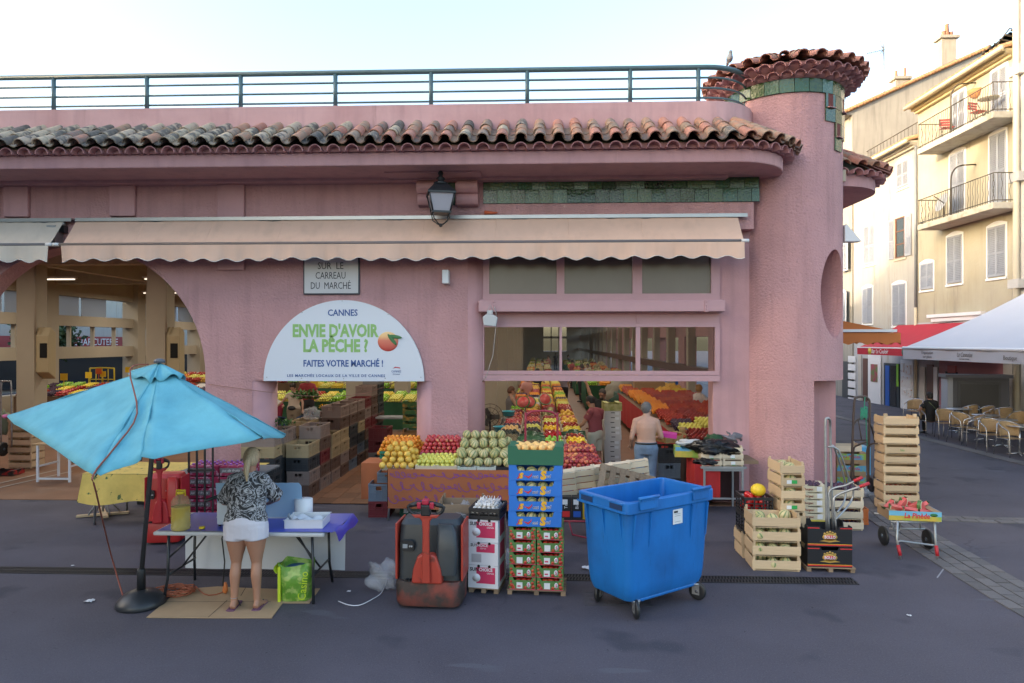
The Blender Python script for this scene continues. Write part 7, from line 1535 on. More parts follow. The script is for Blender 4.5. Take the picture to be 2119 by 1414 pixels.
# printed cartons and second hand truck near the tower
q=G(1768,1012); lp_=M('landscape printed carton',(.10,.32,.50),.5,col2=(.28,.42,.05),c2s=7,c2t=.5,c2w=.05); brc=M('brown carton',(.34,.22,.12),.85)
for k in range(3):
    b=carton('produce_carton','brown produce carton with a painted landscape strip, %s of three beside the tower'%['lowest','middle','top'][k],.52,.36,.22,brc,(q.x+.02,q.y+.3,k*.222),R(-6),(.5,.15),group='landscape cartons by the tower'); decal(b,'landscape_print',lp_,-.255,.255,.08,.19,-.1815); text('La Pinède',.08,rdp,b,(0,-.185,.13),width=.3,shear=.2)
c=wood_crate('whitish open crate resting on the landscape cartons beside the tower',.5,.36,.14,woodw,1,(q.x-.05,q.y+.3,.668),R(-4)); 
q=G(1808,1000); b=carton('blue_carton','sky blue lettered carton behind the green hand truck',.26,.36,.55,M('sky blue carton',(.10,.38,.62),.5),(q.x-.05,q.y+.45,.1),R(-4),closed=True); text('ILIBON',.09,M('red print2',(.5,.05,.05),.5),b,(0,-.183,.30),width=.22)
Y1_=11.75; oldt=M('old brown steel tube',(.10,.075,.065),.5,metal=.5,var=.3); 
t=ht('tall brown hand truck hung with green cord near the tower',[([A(1761,1012,Y1_),A(1764,920,Y1_),A(1768,835,Y1_),A(1773,823,Y1_),A(1786,821,Y1_),A(1796,825,Y1_),A(1800,840,Y1_),A(1798,920,Y1_),A(1797,1012,Y1_)],.02),([A(1766,880,Y1_),A(1776,868,Y1_),A(1795,870,Y1_),A(1808,900,Y1_+.2),A(1815,960,Y1_+.3),A(1804,1000,Y1_+.3)],.014),([A(1764,911,Y1_),A(1798,911,Y1_)],.012),([A(1776,868,Y1_),A(1783,911,Y1_)],.010),([A(1768,1000,Y1_-.1),A(1766,935,Y1_-.1),A(1775,922,Y1_-.15),A(1793,915,Y1_-.3)],.014),([A(1796,1000,Y1_-.1),A(1794,935,Y1_-.1),A(1802,920,Y1_-.15),A(1816,918,Y1_-.3)],.014)],oldt,[],tuple(A(1761,1012,Y1_)))
L0=Vector(t.location); m=MB(); pts_=[A(1790,822,Y1_-.03)-L0]
for i in range(40): pts_.append(A(1788+7*math.sin(i*1.3),848+i*.35+8*math.cos(i*1.7),Y1_-.05)-L0)
pts_+=[A(1793,890,Y1_-.04)-L0,A(1795,930,Y1_-.05)-L0]; m.tube(sub(pts_,2),.008,5).build('green_cord',M('green cord',(.03,.25,.15),.6),t)
def wheel(par,loc,r,rot=(0,PI/2,0),w=.04):
    o=MB().lathe([(r*.62,-w/2),(r*.9,-w/2),(r,-w*.3),(r,w*.3),(r*.9,w/2),(r*.62,w/2)],24).build('wheel',blk,par,loc=loc,rot=rot); MB().lathe([(r*.61,-w*.3),(r*.61,w*.3)],18).lathe([(r*.2,-w*.6),(r*.2,w*.6)],10).build('rim',M('blue grey rim',(.10,.14,.18),.4),o); return o
for px in (1803,1770): wheel(t,tuple(A(px,1003,Y1_+.1)-L0),.125)
p=G(1785,1035); film('crumpled clear plastic bag at the foot of the tower corner',(p.x,p.y+.2,0),.22,.15,.12,seed=21)
# tall crate stack by the street
q=G(1868,1060); tm6=wood_crate('x',.545,.38,.15,woodp,post=.0)
s6=stack(tm6,10,(q.x,q.y+.19,0),.1545,lambda i:'pale wooden crate, %s from the ground in the tall lone stack by the street'%ORD[i],'tall lone crate stack',jit=.010,rz=R(-5))
for i in (1,6): text('bio',.05,M('green ink',(.08,.25,.06),.7),s6[i],(.0,-.1925,.07)); 
for k in (-.225,.22): slat('corner_post',(k,-.15,.165),(.05,.03,.05),woodp,s6[9])
for i in range(0,3): heap('tomato',(q.x,q.y+.1,i*.1545+.05),.48,.12,1,'tomato seen between the lowest crates of the tall lone stack','tomatoes in the lone stack',rz=R(-5))
for t_ in (tm,tm2,tm3,tm4,tm5,tm6): erase(t_)
# watermelon cart
q=G(1900,1158); wc=thing('watermelon_cart','low steel hand cart on red tipped legs under the watermelon tray','hand cart',tuple(q)); m=MB()
zc2=.47; 
for x in (-.22,.24): m.tube([(x,.0,.0+.0),(x+(-.02 if x<0 else .0),.05,.25),(x,.06,zc2-.02),(x,.5,zc2-.02)],.016,8)
m.tube([(-.25,.04,.20),(-.2,.04,.22),(.2,.04,.17),(.25,.04,.17)],.013,6); m.tube([(-.3,.08,zc2-.02),(.3,.08,zc2-.02)],.014,6); m.tube([(-.3,.5,zc2-.02),(.3,.5,zc2-.02)],.014,6)
m.tube(sub([(-.28,.1,zc2-.03),(-.22,.12,.32),(-.12,.2,.34),(-.08,.3,zc2-.03)],3),.011,6); m.tube([(-.1,.5,.25),(.36,.5,.25)],.014,6); m.tube([(-.05,.5,.25),(-.1,.5,zc2-.03)],.012,6); m.tube([(.3,.5,.25),(.3,.5,zc2-.03)],.012,6); m.build('cart_frame',galv,wc)
for x in (-.22,.24): MB().tube([(x-.001,-.001,.045),(x-.012 if x<0 else x,.03,.17)],.022,8).build('grip',MATS['red rubber grip'],wc)
wheel(wc,(.37,.45,.13),.13); wheel(wc,(-.13,.6,.13),.13)
b=carton('watermelon_tray','shallow painted landscape tray of cut watermelon on the low cart',.62,.40,.12,brc,(q.x+.02,q.y+.26,zc2),R(-7),(0.01,0.0)); 
sk=M('sky print',(.15,.42,.60),.5); decal(b,'sky_print',sk,-.31,.31,.06,.12,-.2015); decal(b,'field_print',M('field print',(.25,.40,.06),.5,col2=(.55,.40,.06),c2s=6),-.31,.31,0,.06,-.2015); text('La Pinède',.095,rdp,b,(.02,-.2045,.062),width=.30,bold=.002,shear=.15); MB().lathe([(.035,0),(.035,.001)],14).build('pine_print',M('pine print',(.03,.16,.05),.5),b,loc=(.22,-.2035,.08),rot=(PI/2,0,0),sc=(1.3,.6,1)); MB().box(.31,.313,-.2,.2,0,.12).build('side_print',sk,b)
flesh=M('watermelon flesh',(.55,.06,.06),.35,var=.1,vs=14,col2=(.62,.14,.12),c2s=9); rindm=M('watermelon rind white',(.60,.62,.42),.5); gskin=rampmat('watermelon skin',[(0,(.02,.08,.02)),(1,(.10,.22,.07))],'noise',.35,12)
m=MB(); n=14; r_=.095
for (ra,k) in ((r_*.86,0),(r_*.93,1),(r_,2)): pass
wm=MB(); NW=14
def arc(r,y): return [(r*math.cos(PI+PI*i/NW),y*(1 if r<r_*.99 else .9),r*math.sin(PI+PI*i/NW)) for i in range(NW+1)]
for y in (-.025,.025):
    wm.k=0; a0=[(r_*.84*math.cos(PI+PI*i/NW),y,r_*.84*math.sin(PI+PI*i/NW)) for i in range(NW+1)]; wm.add(a0,[tuple(range(NW+1))]); wm.k=1
    a1=[(r_*math.cos(PI+PI*i/NW),y,r_*math.sin(PI+PI*i/NW)) for i in range(NW+1)]; wm.add(a0+a1,[(i,i+1,NW+2+i,NW+1+i) for i in range(NW)])
wm.k=2; a0=[(r_*math.cos(PI+PI*i/NW),-.025,r_*math.sin(PI+PI*i/NW)) for i in range(NW+1)]; a1=[(x,.025,z) for x,y,z in a0]; wm.add(a0+a1,[(i,i+1,NW+2+i,NW+1+i) for i in range(NW)]); wm.k=0; wm.add([(-r_*.84,-.025,0),(r_*.84,-.025,0),(r_*.84,.025,0),(-r_*.84,.025,0)],[(0,1,2,3)])
wme=wm.mesh('watermelon_slice',[flesh,rindm,gskin]); bx,by=q.x+.02,q.y+.26
for k,(dx,dy,dz,a,b2,c2) in enumerate(((-.19,-.08,.16,.5,.25,.1),(-.24,.02,.17,.2,-.5,.5),(-.07,.05,.18,.3,-.8,.2),(-.02,-.10,.13,.6,.15,-.1),(.08,.02,.17,.2,-.5,-.4),(.17,-.02,.15,-.1,.9,.5),(.03,.10,.19,.4,.4,.3),(.22,.08,.14,.8,-.4,.2),(-.12,.13,.15,.2,.2,.9),(.16,-.12,.10,1.2,.1,0))):
    put('watermelon_slice',wme,None,(bx+dx,by+dy,zc2+dz),(a,b2,c2),label='red watermelon slice piled in the tray on the low cart',cat='watermelon slice',group='watermelon slices')
# ---------------- cafe terrace ----------------
wick=M('tan woven seat',(.40,.27,.14),.7,bump=.004,bs=140,var=.15,vs=30); alc=M('bright aluminium tube',(.62,.63,.65),.25,metal=.9)
def chair0():
    t=thing('terrace_chair','x','chair')
    MB().grid(lambda u,v:(-.20+.40*u,-.20+.40*v,.44-.015*math.sin(PI*u)*math.sin(PI*v)),6,6).build('seat',wick,t)
    m=MB(); m.smooth=True; m.grid(lambda u,v:(.245*math.sin(R(-80+160*u)),-.02+.235*math.cos(R(-80+160*u)),.48+(.34-.10*abs(2*u-1)**2)*v),14,6); o=m.build('backrest',wick,t); s_=o.modifiers.new('s','SOLIDIFY'); s_.thickness=.012
    MB().tube([(.252*math.sin(R(-95+190*i/14)),-.02+.242*math.cos(R(-95+190*i/14)),.83-.13*abs(i/7-1)**2) for i in range(15)],.012,6).build('top_rail',alc,t)
    for sx in (-1,1):
        MB().tube(sub([(sx*.25,-.02,.70),(sx*.26,-.15,.66),(sx*.25,-.22,.55),(sx*.25,-.24,0)],3),.012,6).build('leg',alc,t); MB().tube([(sx*.21,.16,.78),(sx*.20,.20,.44),(sx*.22,.27,0)],.012,6).build('leg',alc,t); MB().tube([(sx*.22,-.2,.43),(sx*.2,.2,.43)],.010,6).build('seat_rail',alc,t)
    return t
ch=chair0(); CH=[(1925,901,PI,'near the seated person, first of the street row'),(1958,908,2.9,'right of the seated person'),(1990,917,3.4,'third along the kerb'),(2018,922,1.2,'turned sideways, fourth along the kerb'),(2052,936,3.1,'fifth along the kerb, nearest its table'),(2092,945,3.3,'at the right picture edge, nearest the street'),(1893,878,2.2,'farthest left, alone behind the seated person'),(2005,893,.3,'facing the street behind the second table'),(2040,897,1.5,'sideways behind the third table'),(2075,900,0,'facing the street behind the third table'),(2100,886,.4,'farther back near the right edge'),(2060,874,2.8,'back row beside the grey cabinet'),(2025,872,.5,'back row before the grey cabinet'),(2108,870,1.0,'last one back under the awning'),(1968,884,.2,'facing the street beyond the first table'),(2112,915,2.2,'cut off by the right picture edge')]
for i,(x,y,rz,s_) in enumerate(CH):
    p=G(x,y)
    if i==0: ch.location=p; ch.rotation_euler=(0,0,rz+PI); ch['label']='tan woven terrace chair '+s_; ch['group']='terrace chairs'
    else: copy_tree(ch,None,p,rz+PI,'tan woven terrace chair '+s_,'terrace chairs')
tb0=thing('terrace_table','x','table'); MB().lathe([(.32,.70),(.33,.705),(.33,.72)],24).build('tabletop',M('brushed steel top',(.5,.5,.52),.3,metal=.7),tb0); MB().lathe([(.025,.03),(.025,.70)],10).build('pedestal',alc,tb0)
for k in range(4): MB().tube([(0,0,.05),(.26*math.cos(k*PI/2+.7),.26*math.sin(k*PI/2+.7),.012)],.015,6).build('foot',alc,tb0)
for i,(x,y,s_) in enumerate(((1985,895,'nearest the seated person'),(2040,912,'in the middle of the kerb row'),(2075,925,'right of the middle one'),(2088,884,'in the back row'),(2030,880,'before the grey cabinet'),(2110,942,'at the right picture edge'))):
    p=G(x,y)
    if i==0: tb0.location=p; tb0['label']='round steel cafe table '+s_; tb0['group']='terrace tables'
    else: copy_tree(tb0,None,p,i*.4,'round steel cafe table '+s_,'terrace tables')
q=G(2025,891); kb_=thing('display_cabinet','grey boxy display cabinet with a dark screen on legs before the pink shop','cabinet',(q.x,q.y,0),R(-12)); gm3=M('grey cabinet metal',(.09,.09,.105),.45)
MB().box(-.85,.85,0,.55,.36,.42).build('cabinet_base',gm3,kb_); MB().prism([(0,.42),(.55,.42),(.55,1.62),(.0,1.62)],-.85,-.70,'x').build('cabinet_side',M('light cabinet side',(.34,.36,.40),.5),kb_); MB().box(-.698,.85,.05,.55,.42,1.62).build('cabinet_body',gm3,kb_); MB().box(-.92,.92,-.06,.60,1.621,1.72).build('cabinet_lid',gm3,kb_)
MB().box(-.55,.62,.02,.049,.50,1.50).build('screen_frame',M('dark screen frame',(.07,.07,.075),.4),kb_); MB().box(-.48,.55,.005,.019,.57,1.43).build('screen',M('dark glossy screen',(.045,.042,.042),.3,bump=.003,bs=40),kb_)
for x in (-.78,-.3,.3,.78): MB().box(x-.02,x+.02,.05,.09,0,.359).build('leg',blkm,kb_)
# ---------------- inside: stacked plastic crates at the small doorway ----------------
PCL=[M('beige crate plastic',(.36,.27,.15),.6,var=.12),M('charcoal crate plastic',(.035,.038,.042),.55,var=.2),M('brown crate plastic',(.13,.075,.055),.6,var=.15),M('dark red crate plastic',(.16,.02,.025)),M('blue grey crate plastic',(.13,.17,.22)),M('grey crate plastic',(.20,.19,.18),.6),M('mauve crate plastic',(.26,.19,.16),.6)]
CN=['beige','charcoal','brown','dark red','blue grey','grey','mauve']
ROWN=['first','second','third','fourth','fifth','sixth','seventh','eighth']
def pstack(x,y,cols,lab,rz=0,h=.26,w=.4,d=.6,z=0.02):
    for k,c in enumerate(cols): plastic_crate('%s plastic crate, %s from the floor, %s'%(CN[c],ORD[k],lab),(x+random.uniform(-.01,.01),y+random.uniform(-.01,.01),z+k*(h+.003)),rz+random.uniform(-.03,.03),PCL[c],w,d,h,0,'plastic crates stacked inside the small doorway')
seqR=[[2,6,1,0],[6,2,3,2,6],[6,2,0,0],[2,6,0,0,2,6],[4,2,1,1,2,6],[2,4,1,0,2,6],[2,1,2,3,6,3],[2,4,1,3,2,2,6],[1,2,1,2,1,1,1,5]]
for i,sq in enumerate(seqR): pstack(-4.17,11.98+i*.64,sq,'aisle row, %s back from the street'%(ROWN+['ninth'])[i],h=.235)
seqL=[[2,1,1,0,6],[2,6,2,0],[1,2,1,2,0],[2,0,6,2,6],[1,1,2,2],[2,2,6,1,2]]
for i,sq in enumerate(seqL): pstack(-4.62,12.02+i*.64,sq,'second row, %s back from the street'%ROWN[i],h=.235)
for i in range(4): pstack(-5.07,12.6+i*.64,[[1,2,6],[2,6,0,2],[6,2,1,1],[2,0,2]][i],'third row, %s back from the street'%ROWN[i],h=.235)
# front stack with printed beige crates
pstack(-4.64,11.30,[1,1,1],'in the stack before the pier',w=.55,d=.42,h=.26); 
for k,c in enumerate((0,6)): plastic_crate('%s crate with red print, %s on the charcoal crates before the pier'%(['beige','pale mauve'][k],['lower','upper'][k]),(-4.64,11.30,.82+k*.19),R(3),PCL[c],.55,.40,.185,0); 
for k in range(1): MB().box(-.16,.10,-.204,-.2,.03,.10).build('red_print',M('faded red print',(.5,.12,.08),.6),loc=(-4.64,11.30,1.01),kind='stuff') if False else None
leafm=rampmat('green leaves',[(0,(.05,.14,.03)),(1,(.16,.30,.07))],rough=.6)
def leaves(label,c,rx,ry,h,n=120,mat=None,cat='greens',sz=.05):
    m=MB()
    for i in range(n):
        p=Vector((c[0]+random.uniform(-rx,rx),c[1]+random.uniform(-ry,ry),c[2]+random.uniform(0,h))); a=Vector((random.uniform(-1,1),random.uniform(-1,1),random.uniform(-.2,1))).normalized()*sz*1.6; b_=a.cross(Vector((random.random(),random.random(),1))).normalized()*sz*.4
        m.add([p,p+a*.5+b_,p+a,p+a*.5-b_],[(0,1,2,3)])
    o=m.build('greens',mat or leafm,label=label,cat=cat,kind='stuff'); return o
leaves('leafy greens in the crate stack before the left pier',(-4.6,11.9,1.25),.22,.2,.12); leaves('fine green herbs on the beige crate behind the woman with crates',(at(600+25,825,Y=15).x,15.2,1.45),.25,.2,.14,160,sz=.08)
yfl=rampmat('yellow blossoms',[(0,(.80,.42,.01)),(1,(.88,.58,.02))],rough=.6); leaves('bunch of yellow flowers on the dark crates in the small doorway',(at(676,858,Y=14.6).x,14.6,1.28),.14,.1,.09,160,yfl,'flowers',.03)
p=at(645,872,Y=13.4); film('clear plastic bag standing on the beige crates in the small doorway',(p.x,13.4,1.20),.17,.14,.13,seed=31,amp=.2)
# right part of the doorway
for k in range(4): carton('green_carton','green and yellow printed carton on crates at the door pier, %s of four'%ORD[k],.38,.3,.13,M('green yellow carton',(.04,.14,.03),.5,col2=(.5,.25,.03),c2s=9,c2t=.6),(at(852,850,Y=14.8).x,14.9,.87+k*.15),0,(.6,.3),group='green cartons at the door pier')
tm=wood_crate('x',.44,.34,.19,M('orange brown wood',(.36,.19,.07),.7,var=.15,rand=.1)); stack(tm,4,(at(851,880,Y=14.6).x,14.9,.02),.205,lambda i:'orange brown wooden crate, %s, under the green cartons by the door pier'%ORD[i],'brown crates by the door pier'); erase(tm)
pstack(at(787,880,Y=15.2).x,15.2,[5,3,3],'beside the steel side table',h=.27,w=.42,d=.5)
st_=thing('side_table','small steel side table inside the small doorway','table',(at(806,870,Y=16.6).x,16.5,0)); gt=MATS['scratched steel top']
MB().box(-.42,.42,0,.5,.86,.90).build('tabletop',gt,st_)
for x in (-.38,.38):
    for y in (.04,.46): MB().box(x-.018,x+.018,y-.018,y+.018,0,.859).build('leg',gt,st_)
MB().box(-.36,.36,.03,.05,.30,.33).build('cross_bar',gt,st_)
# ---------------- long produce stall in the wide opening ----------------
wood_s=M('stall board wood',(.20,.13,.08),.8,var=.2); gcl=M('green stall cloth',(.03,.12,.06),.85,var=.15); redcl=M('red stall cloth',(.42,.02,.02),.85,var=.10)
def stall(label,x0,x1,y0,y1,z0,z1,cloth,side=True):
    t=thing('produce_stall',label,'stall'); MB().add([(x0,y0,z0),(x1,y0,z0),(x1,y1,z1),(x0,y1,z1),(x0,y0,z0-.03),(x1,y0,z0-.03),(x1,y1,z1-.03),(x0,y1,z1-.03)],[(0,1,2,3),(4,7,6,5),(0,4,5,1),(1,5,6,2),(2,6,7,3),(3,7,4,0)]).build('stall_top',wood_s,t)
    m=MB(); m.smooth=True
    for x,sg in ((x0,-1),(x1,1)): m.grid(lambda u,v:(x+sg*(.01+.02*math.sin(u*(y1-y0)*7)*v),y0+(y1-y0)*u,z0+(z1-z0)*u+.01-(z0-.06)*v),max(8,int((y1-y0)*5)),4)
    m.grid(lambda u,v:(x0+(x1-x0)*u,y0-.01+.02*math.sin(u*12)*v,z0+.01-(z0-.06)*v),16,4); m.build('stall_cloth',cloth,t); return t
xl_,xr_=-.72,.86
stall('long produce stall running back through the hall left of the aisle',xl_,xr_,10.95,30,.80,.92,gcl)
ZL=lambda Y:.86+.12*(Y-11)/19
rows=[(11.15,['kiwi','kiwi','tomato','tomato']),(11.62,['kiwi','cucumber','green_pepper','yellow_pepper']),(12.10,['avocado','courgette','red_pepper','tomato']),(12.60,['peach','avocado','tomato','courgette']),(13.15,['plum','yellow_apple','yellow_pepper','lemon']),(13.75,['red_apple','plum','tomato','tomato']),(14.35,['red_apple','red_apple','yellow_apple','grapefruit']),(15.0,['nectarine','nectarine','nectarine','nectarine']),(15.7,['nectarine','red_apple','melon','grapefruit'])]
CW=(xr_-xl_)/4
for r_,(Y,ks) in enumerate(rows):
    for c_,kd in enumerate(ks):
        x=xl_+CW*(c_+.5); z=ZL(Y)+.05+.05*(2-c_ if c_<2 else 0)*.6
        where=['at its left edge','left of its middle','right of its middle','at the aisle edge'][c_]
        tray('shallow produce tray on the long stall, row %d from the street, %s'%(r_+1,where) if False else 'shallow produce tray on the long stall, %s row from the street, %s'%((ROWN+['ninth'])[r_],where),x,Y+.22,z-.02,CW-.02,.46,.09,R(12),woodw,0,'trays on the long stall')
        kn=kd.replace('_',' ')
        if kd in('cucumber','courgette'): heap(kd,(x,Y+.22,z+.02),CW-.04,.42,3,'%s laid on the long stall, %s row, %s'%(kn,(ROWN+['ninth'])[r_],where),kn+'s on the long stall',tilt=R(12),elong=5,cat='vegetable')
        else: heap(kd,(x,Y+.22,z+.02),CW-.03,.44,2,'%s on the long stall, %s row, %s'%(kn,(ROWN+['ninth'])[r_],where),kn+'s on the long stall',tilt=R(12),cat='fruit',dens=.97)
far=['tomato','lemon','orange','nectarine','yellow_apple','courgette','red_apple','garlic','green_pepper','melon','tomato','lemon','orange','plum','grapefruit','tomato']
k=0; random.seed(11)
for Y in [16.4+i*.75 for i in range(18)]:
    for c_ in range(4):
        kd=random.choice([a for a in far if a not in('courgette',)]); heap(kd,(xl_+CW*(c_+.5),Y+.3,ZL(Y)+.08),CW-.03,.68,2,'distant heap of %s on the long stall'%kd.replace('_',' '),None,tilt=R(10),stuff=True)
# clutter above the long stall: scales, bowls, watermelon halves
aq=M('turquoise bowl plastic',(.05,.35,.42),.35); sc_m=M('scale enamel',(.38,.36,.30),.5)
s2t=thing('steel_side_table','small grey table with the weighing scales left of the long stall','table',(at(1033,880,Y=13.2).x,13.0,0)); MB().box(-.38,.55,0,.5,.80,.84).build('tabletop',gt,s2t)
for x in (-.34,.1,.5):
    for y in (.04,.46): MB().box(x-.02,x+.02,y-.02,y+.02,0,.80).build('leg',gt,s2t)
for k,(px,Y,z) in enumerate(((1036,13.2,.845),(1052,14.6,1.0))):
    q=at(px,850,Y=Y); s_=thing('weighing_scale','old enamel weighing scale with a turquoise bowl, %s'%['on the small grey table','farther back beside the long stall'][k],'scale',(q.x,Y,z)); o=MB().prism([(-.17,0),(.17,0),(.15,.13),(-.15,.13)],-.13,.13,'y').build('scale_body',sc_m,s_); bevel(o,.02); MB().box(-.03,.03,-.03,.03,.13,.16).build('scale_neck',sc_m,s_); MB().lathe([(.11,.16),(.15,.26),(.155,.262),(.145,.262),(.10,.17)],24).build('bowl',aq,s_)
    MB().box(.08,.16,-.14,-.131,.04,.10).build('scale_display',dark,s_)
q=at(1014,870,Y=14.0); fn=thing('pedestal_fan','dark pedestal fan behind the pink pier of the wide opening','fan',(q.x,14,0)); 
for r_ in (.10,.19,.27): MB().tube([(r_*math.cos(a*PI/12),0,1.2+r_*math.sin(a*PI/12)) for a in range(24)],.006,4,closed=True).build('guard_ring',oldt,fn)
for a in range(12): MB().tube([(.03*math.cos(a*PI/6),0,1.2+.03*math.sin(a*PI/6)),(.27*math.cos(a*PI/6),0,1.2+.27*math.sin(a*PI/6))],.004,4).build('guard_spoke',oldt,fn)
MB().lathe([(.16,0),(.16,.03),(.02,.05),(.02,1.1)],14).build('stand',blk,fn)
for a in range(3): o=MB().box(0,.2,-.02,.0,-.05,.05).build('fan_blade',M('dull blade',(.10,.09,.07),.4),fn,loc=(0,.02,1.2),rot=(0,a*2.09,0))
for k,(px,py,Y) in enumerate(((1082,832,15.6),(1095,832,15.8),(1128,826,16.6))):
    q=at(px,py,Y=Y); m=MB(); m.k=1; m.sphere((0,0,0),.15,18,10,(1.1,1,1)); m.v=[(x,y if y>0 else 0,z) for x,y,z in m.v]; m.k=0; m.m=Matrix.Rotation(PI/2,4,'X'); m.lathe([(.135,.0),(.135,.004)],20)
    o=m.build('watermelon_half',[flesh,gskin],loc=tuple(q),rot=(-.5,.1*k,.2*k-.2)); props(o,'cut watermelon half on the long stall, %s'%['leftmost','just beside the first','larger one farther right'][k],'watermelon')
# ---------------- stack of white cartons, red stall on the right ----------------
q=G(1268,982); wtc=M('off white carton',(.58,.57,.55),.7,var=.04)
for k in range(13):
    b=carton('flat_carton','flat off white carton, %s from the floor in the tall aisle stack'%ORD[k],.335,.45,.098,wtc,(q.x+random.uniform(-.008,.008),q.y+.22,.012+k*.1),R(random.uniform(-2,2)),(.2,.0),group='tall carton stack in the aisle',closed=True)
    decal(b,'hand_slot',dark,-.04,.04,.055,.07,-.2255); 
    if k%3!=1: decal(b,'paper_label',lab,.05,.13,.02,.075,-.2258)
b=carton('flat_carton','yellowish printed carton topping the tall aisle stack',.36,.46,.17,M('yellowish printed carton',(.50,.47,.22),.7,col2=(.3,.3,.08),c2s=8),(q.x,q.y+.22,1.313),R(3),(.5,.15))
stall('red clothed stall of tomatoes and melons right of the aisle',2.72,4.75,13.5,24,.87,1.0,redcl); stall('short stall extension between the aisle and the tower, cloth darkened as shade',2.72,3.36,11.6,13.48,.85,.87,M('cloth painted as shade',(.05,.02,.02),.9))  # extension cloth painted near black to stand for the shade below the steel table
ZR=lambda Y:.93+.15*(Y-11.6)/12.4
R2=[(11.9,['orange','tomato','plum','plum']),(12.5,['tomato','tomato','tomato','melon']),(13.2,['yellow_apple','lemon','melon','melon']),(14.0,['plum','yellow_apple','plum','nectarine']),(14.9,['tomato','tomato','plum','red_apple']),(15.8,['tomato','tomato','tomato','plum'])]
for r_,(Y,ks) in enumerate(R2):
    for c_,kd in enumerate(ks):
        if r_==0 or (r_<3 and c_>0): continue
        x=2.75+.5*(c_+.5); kn=kd.replace('_',' ')
        heap(kd,(x,Y+.3,ZR(Y)+.02+.02*c_),.47,.60,2,'%s on the red clothed stall, %s row, %s'%(kn,ROWN[r_],['aisle side','second column','third column','wall side'][c_]),kn+'s on the red stall',tilt=R(12))
for Y in [16.7+i*.8 for i in range(9)]:
    for c_ in range(4):
        kd=['orange','tomato','tomato','tomato'][c_] if Y<21 else random.choice(['orange','tomato','lemon','grapefruit']); heap(kd,(2.75+.5*(c_+.5),Y+.3,ZR(Y)+.05),.48,.72,2,'distant heap of %s on the red clothed stall'%kd,None,tilt=R(10),stuff=True)
# cartons, crates at the near end of the red stall
for k,(px,py,w_,mt,lb,rz) in enumerate(((1390,905,.42,M('yellow brown carton',(.42,.30,.12),.7,col2=(.3,.1,.03),c2s=6,c2t=.6),'open yellow brown carton of tomatoes at the aisle corner of the red stall',20),(1440,896,.55,M('yellow brown carton',(.42,.30,.12)),'wide open carton lined with blue paper on the red stall',-12),(1430,925,.50,lp_,'painted landscape carton at the near corner of the red stall',-8))):
    q=at(px,py,z=1.02); b=carton('open_carton',lb,w_,.38,.16,mt,(q.x,q.y+.1,.93 if k<2 else .86),R(rz),(.5,.2)); 
    if k==1: MB().box(-.25,.25,-.17,.17,.02,.13).build('blue_liner',M('dark blue liner',(.03,.05,.20),.5,bump=.02,bs=15),b)
    if k==2: MB().box(-.25,.25,-.19,-.1905,.0,.10).build('meadow_print',M('field print',(.25,.40,.06)),b)
heap('tomato',(at(1390,895,z=1.02).x,at(1390,905,z=1.02).y+.1,1.0),.34,.3,1,'tomato in the open carton at the corner of the red stall','tomatoes in the corner carton')
m=MB(); m.smooth=True; q=at(1400,945,z=.85); m.grid(lambda u,v:(2.50+.40*u,11.0-.0+.03*math.sin(u*9)*v,.86-.62*v+.0*u),12,6); m.grid(lambda u,v:(2.50+.02*math.sin(u*12)*v,11.0+.62*u,.86-.78*v),10,6); o=m.build('red_drape',redcl); props(o,'loose red cloth draped over the near end of the red stall beside the bin','drape')
MB().box(2.51,3.5,11.0,11.6,.80,.85).build('drape_board',wood_s,o)
pstack(2.35,12.6,[1,4,1],'beside the jeans of the shirtless man',h=.27,w=.4,d=.5)
blt=M('blue tarpaulin',(.03,.16,.50),.5,bump=.02,bs=5); dgt=M('dark green tarpaulin',(.02,.06,.04),.6,bump=.02,bs=5)
for lb,px,py,Y,a,b_,c,mt,sd in (('dark green tarpaulin bundled over boxes behind the red tomatoes',1318,830,23.5,.9,.6,.55,dgt,41),('bright blue tarpaulin stretched behind the red stall',1375,803,25,1.1,.5,.35,blt,42),('grey vehicle like bundle under a cover beside the aisle',1290,812,25.5,.7,.8,.55,M('grey beige cover',(.25,.22,.17),.7),43)):
    q=at(px,py,Y=Y); film(lb,(q.x,Y,max(.02,q.z-c)),a,b_,c,mt,sd,'cover','tarpaulin',.18)
o=MB().box(-.5,.5,0,.4,0,.4).build('brown_box',brc,loc=tuple(at(1345,816,Y=22.4))); props(o,'brown cardboard box lying on the dark green tarpaulin','box')
# ---------------- stalls seen through the doorway and the big arch ----------------
cnt=0
def fstall(label,x0,x1,y0,y1,z,kinds,cloth=gcl,tilt=.25):
    global cnt
    stall(label,x0,x1,y0,y1,z,z+tilt*.3,cloth); nx=max(1,int((x1-x0)/.42)); w_=(x1-x0)/nx
    ny=max(1,int((y1-y0)/.5)); d_=(y1-y0)/ny
    for i in range(nx):
        for j in range(ny):
            kd=random.choice(kinds); heap(kd,(x0+w_*(i+.5),y0+d_*(j+.5),z+.03+tilt*.3*(j+.5)/ny),w_-.04,d_-.04,2,'distant heap of %s on a stall deep inside the hall'%kd.replace('_',' '),None,tilt=R(10),stuff=True)
gk=['green_pepper','yellow_apple','melon','courgette','green_pepper','lemon','tomato']; gk=[k_ for k_ in gk if k_!='courgette']
fstall('low stall of green vegetables seen through the small doorway behind the crates',-8.6,-2.4,20.6,22,.9,gk)
fstall('second row stall of vegetables seen through the small doorway',-8.6,-2.4,25.0,26.5,1.0,gk)
fstall('long stall of mixed vegetables seen through the big arch',-17,-9.6,21.5,23.3,.95,['green_pepper','tomato','red_apple','orange','plum','garlic','lemon'],wood_s,.8)
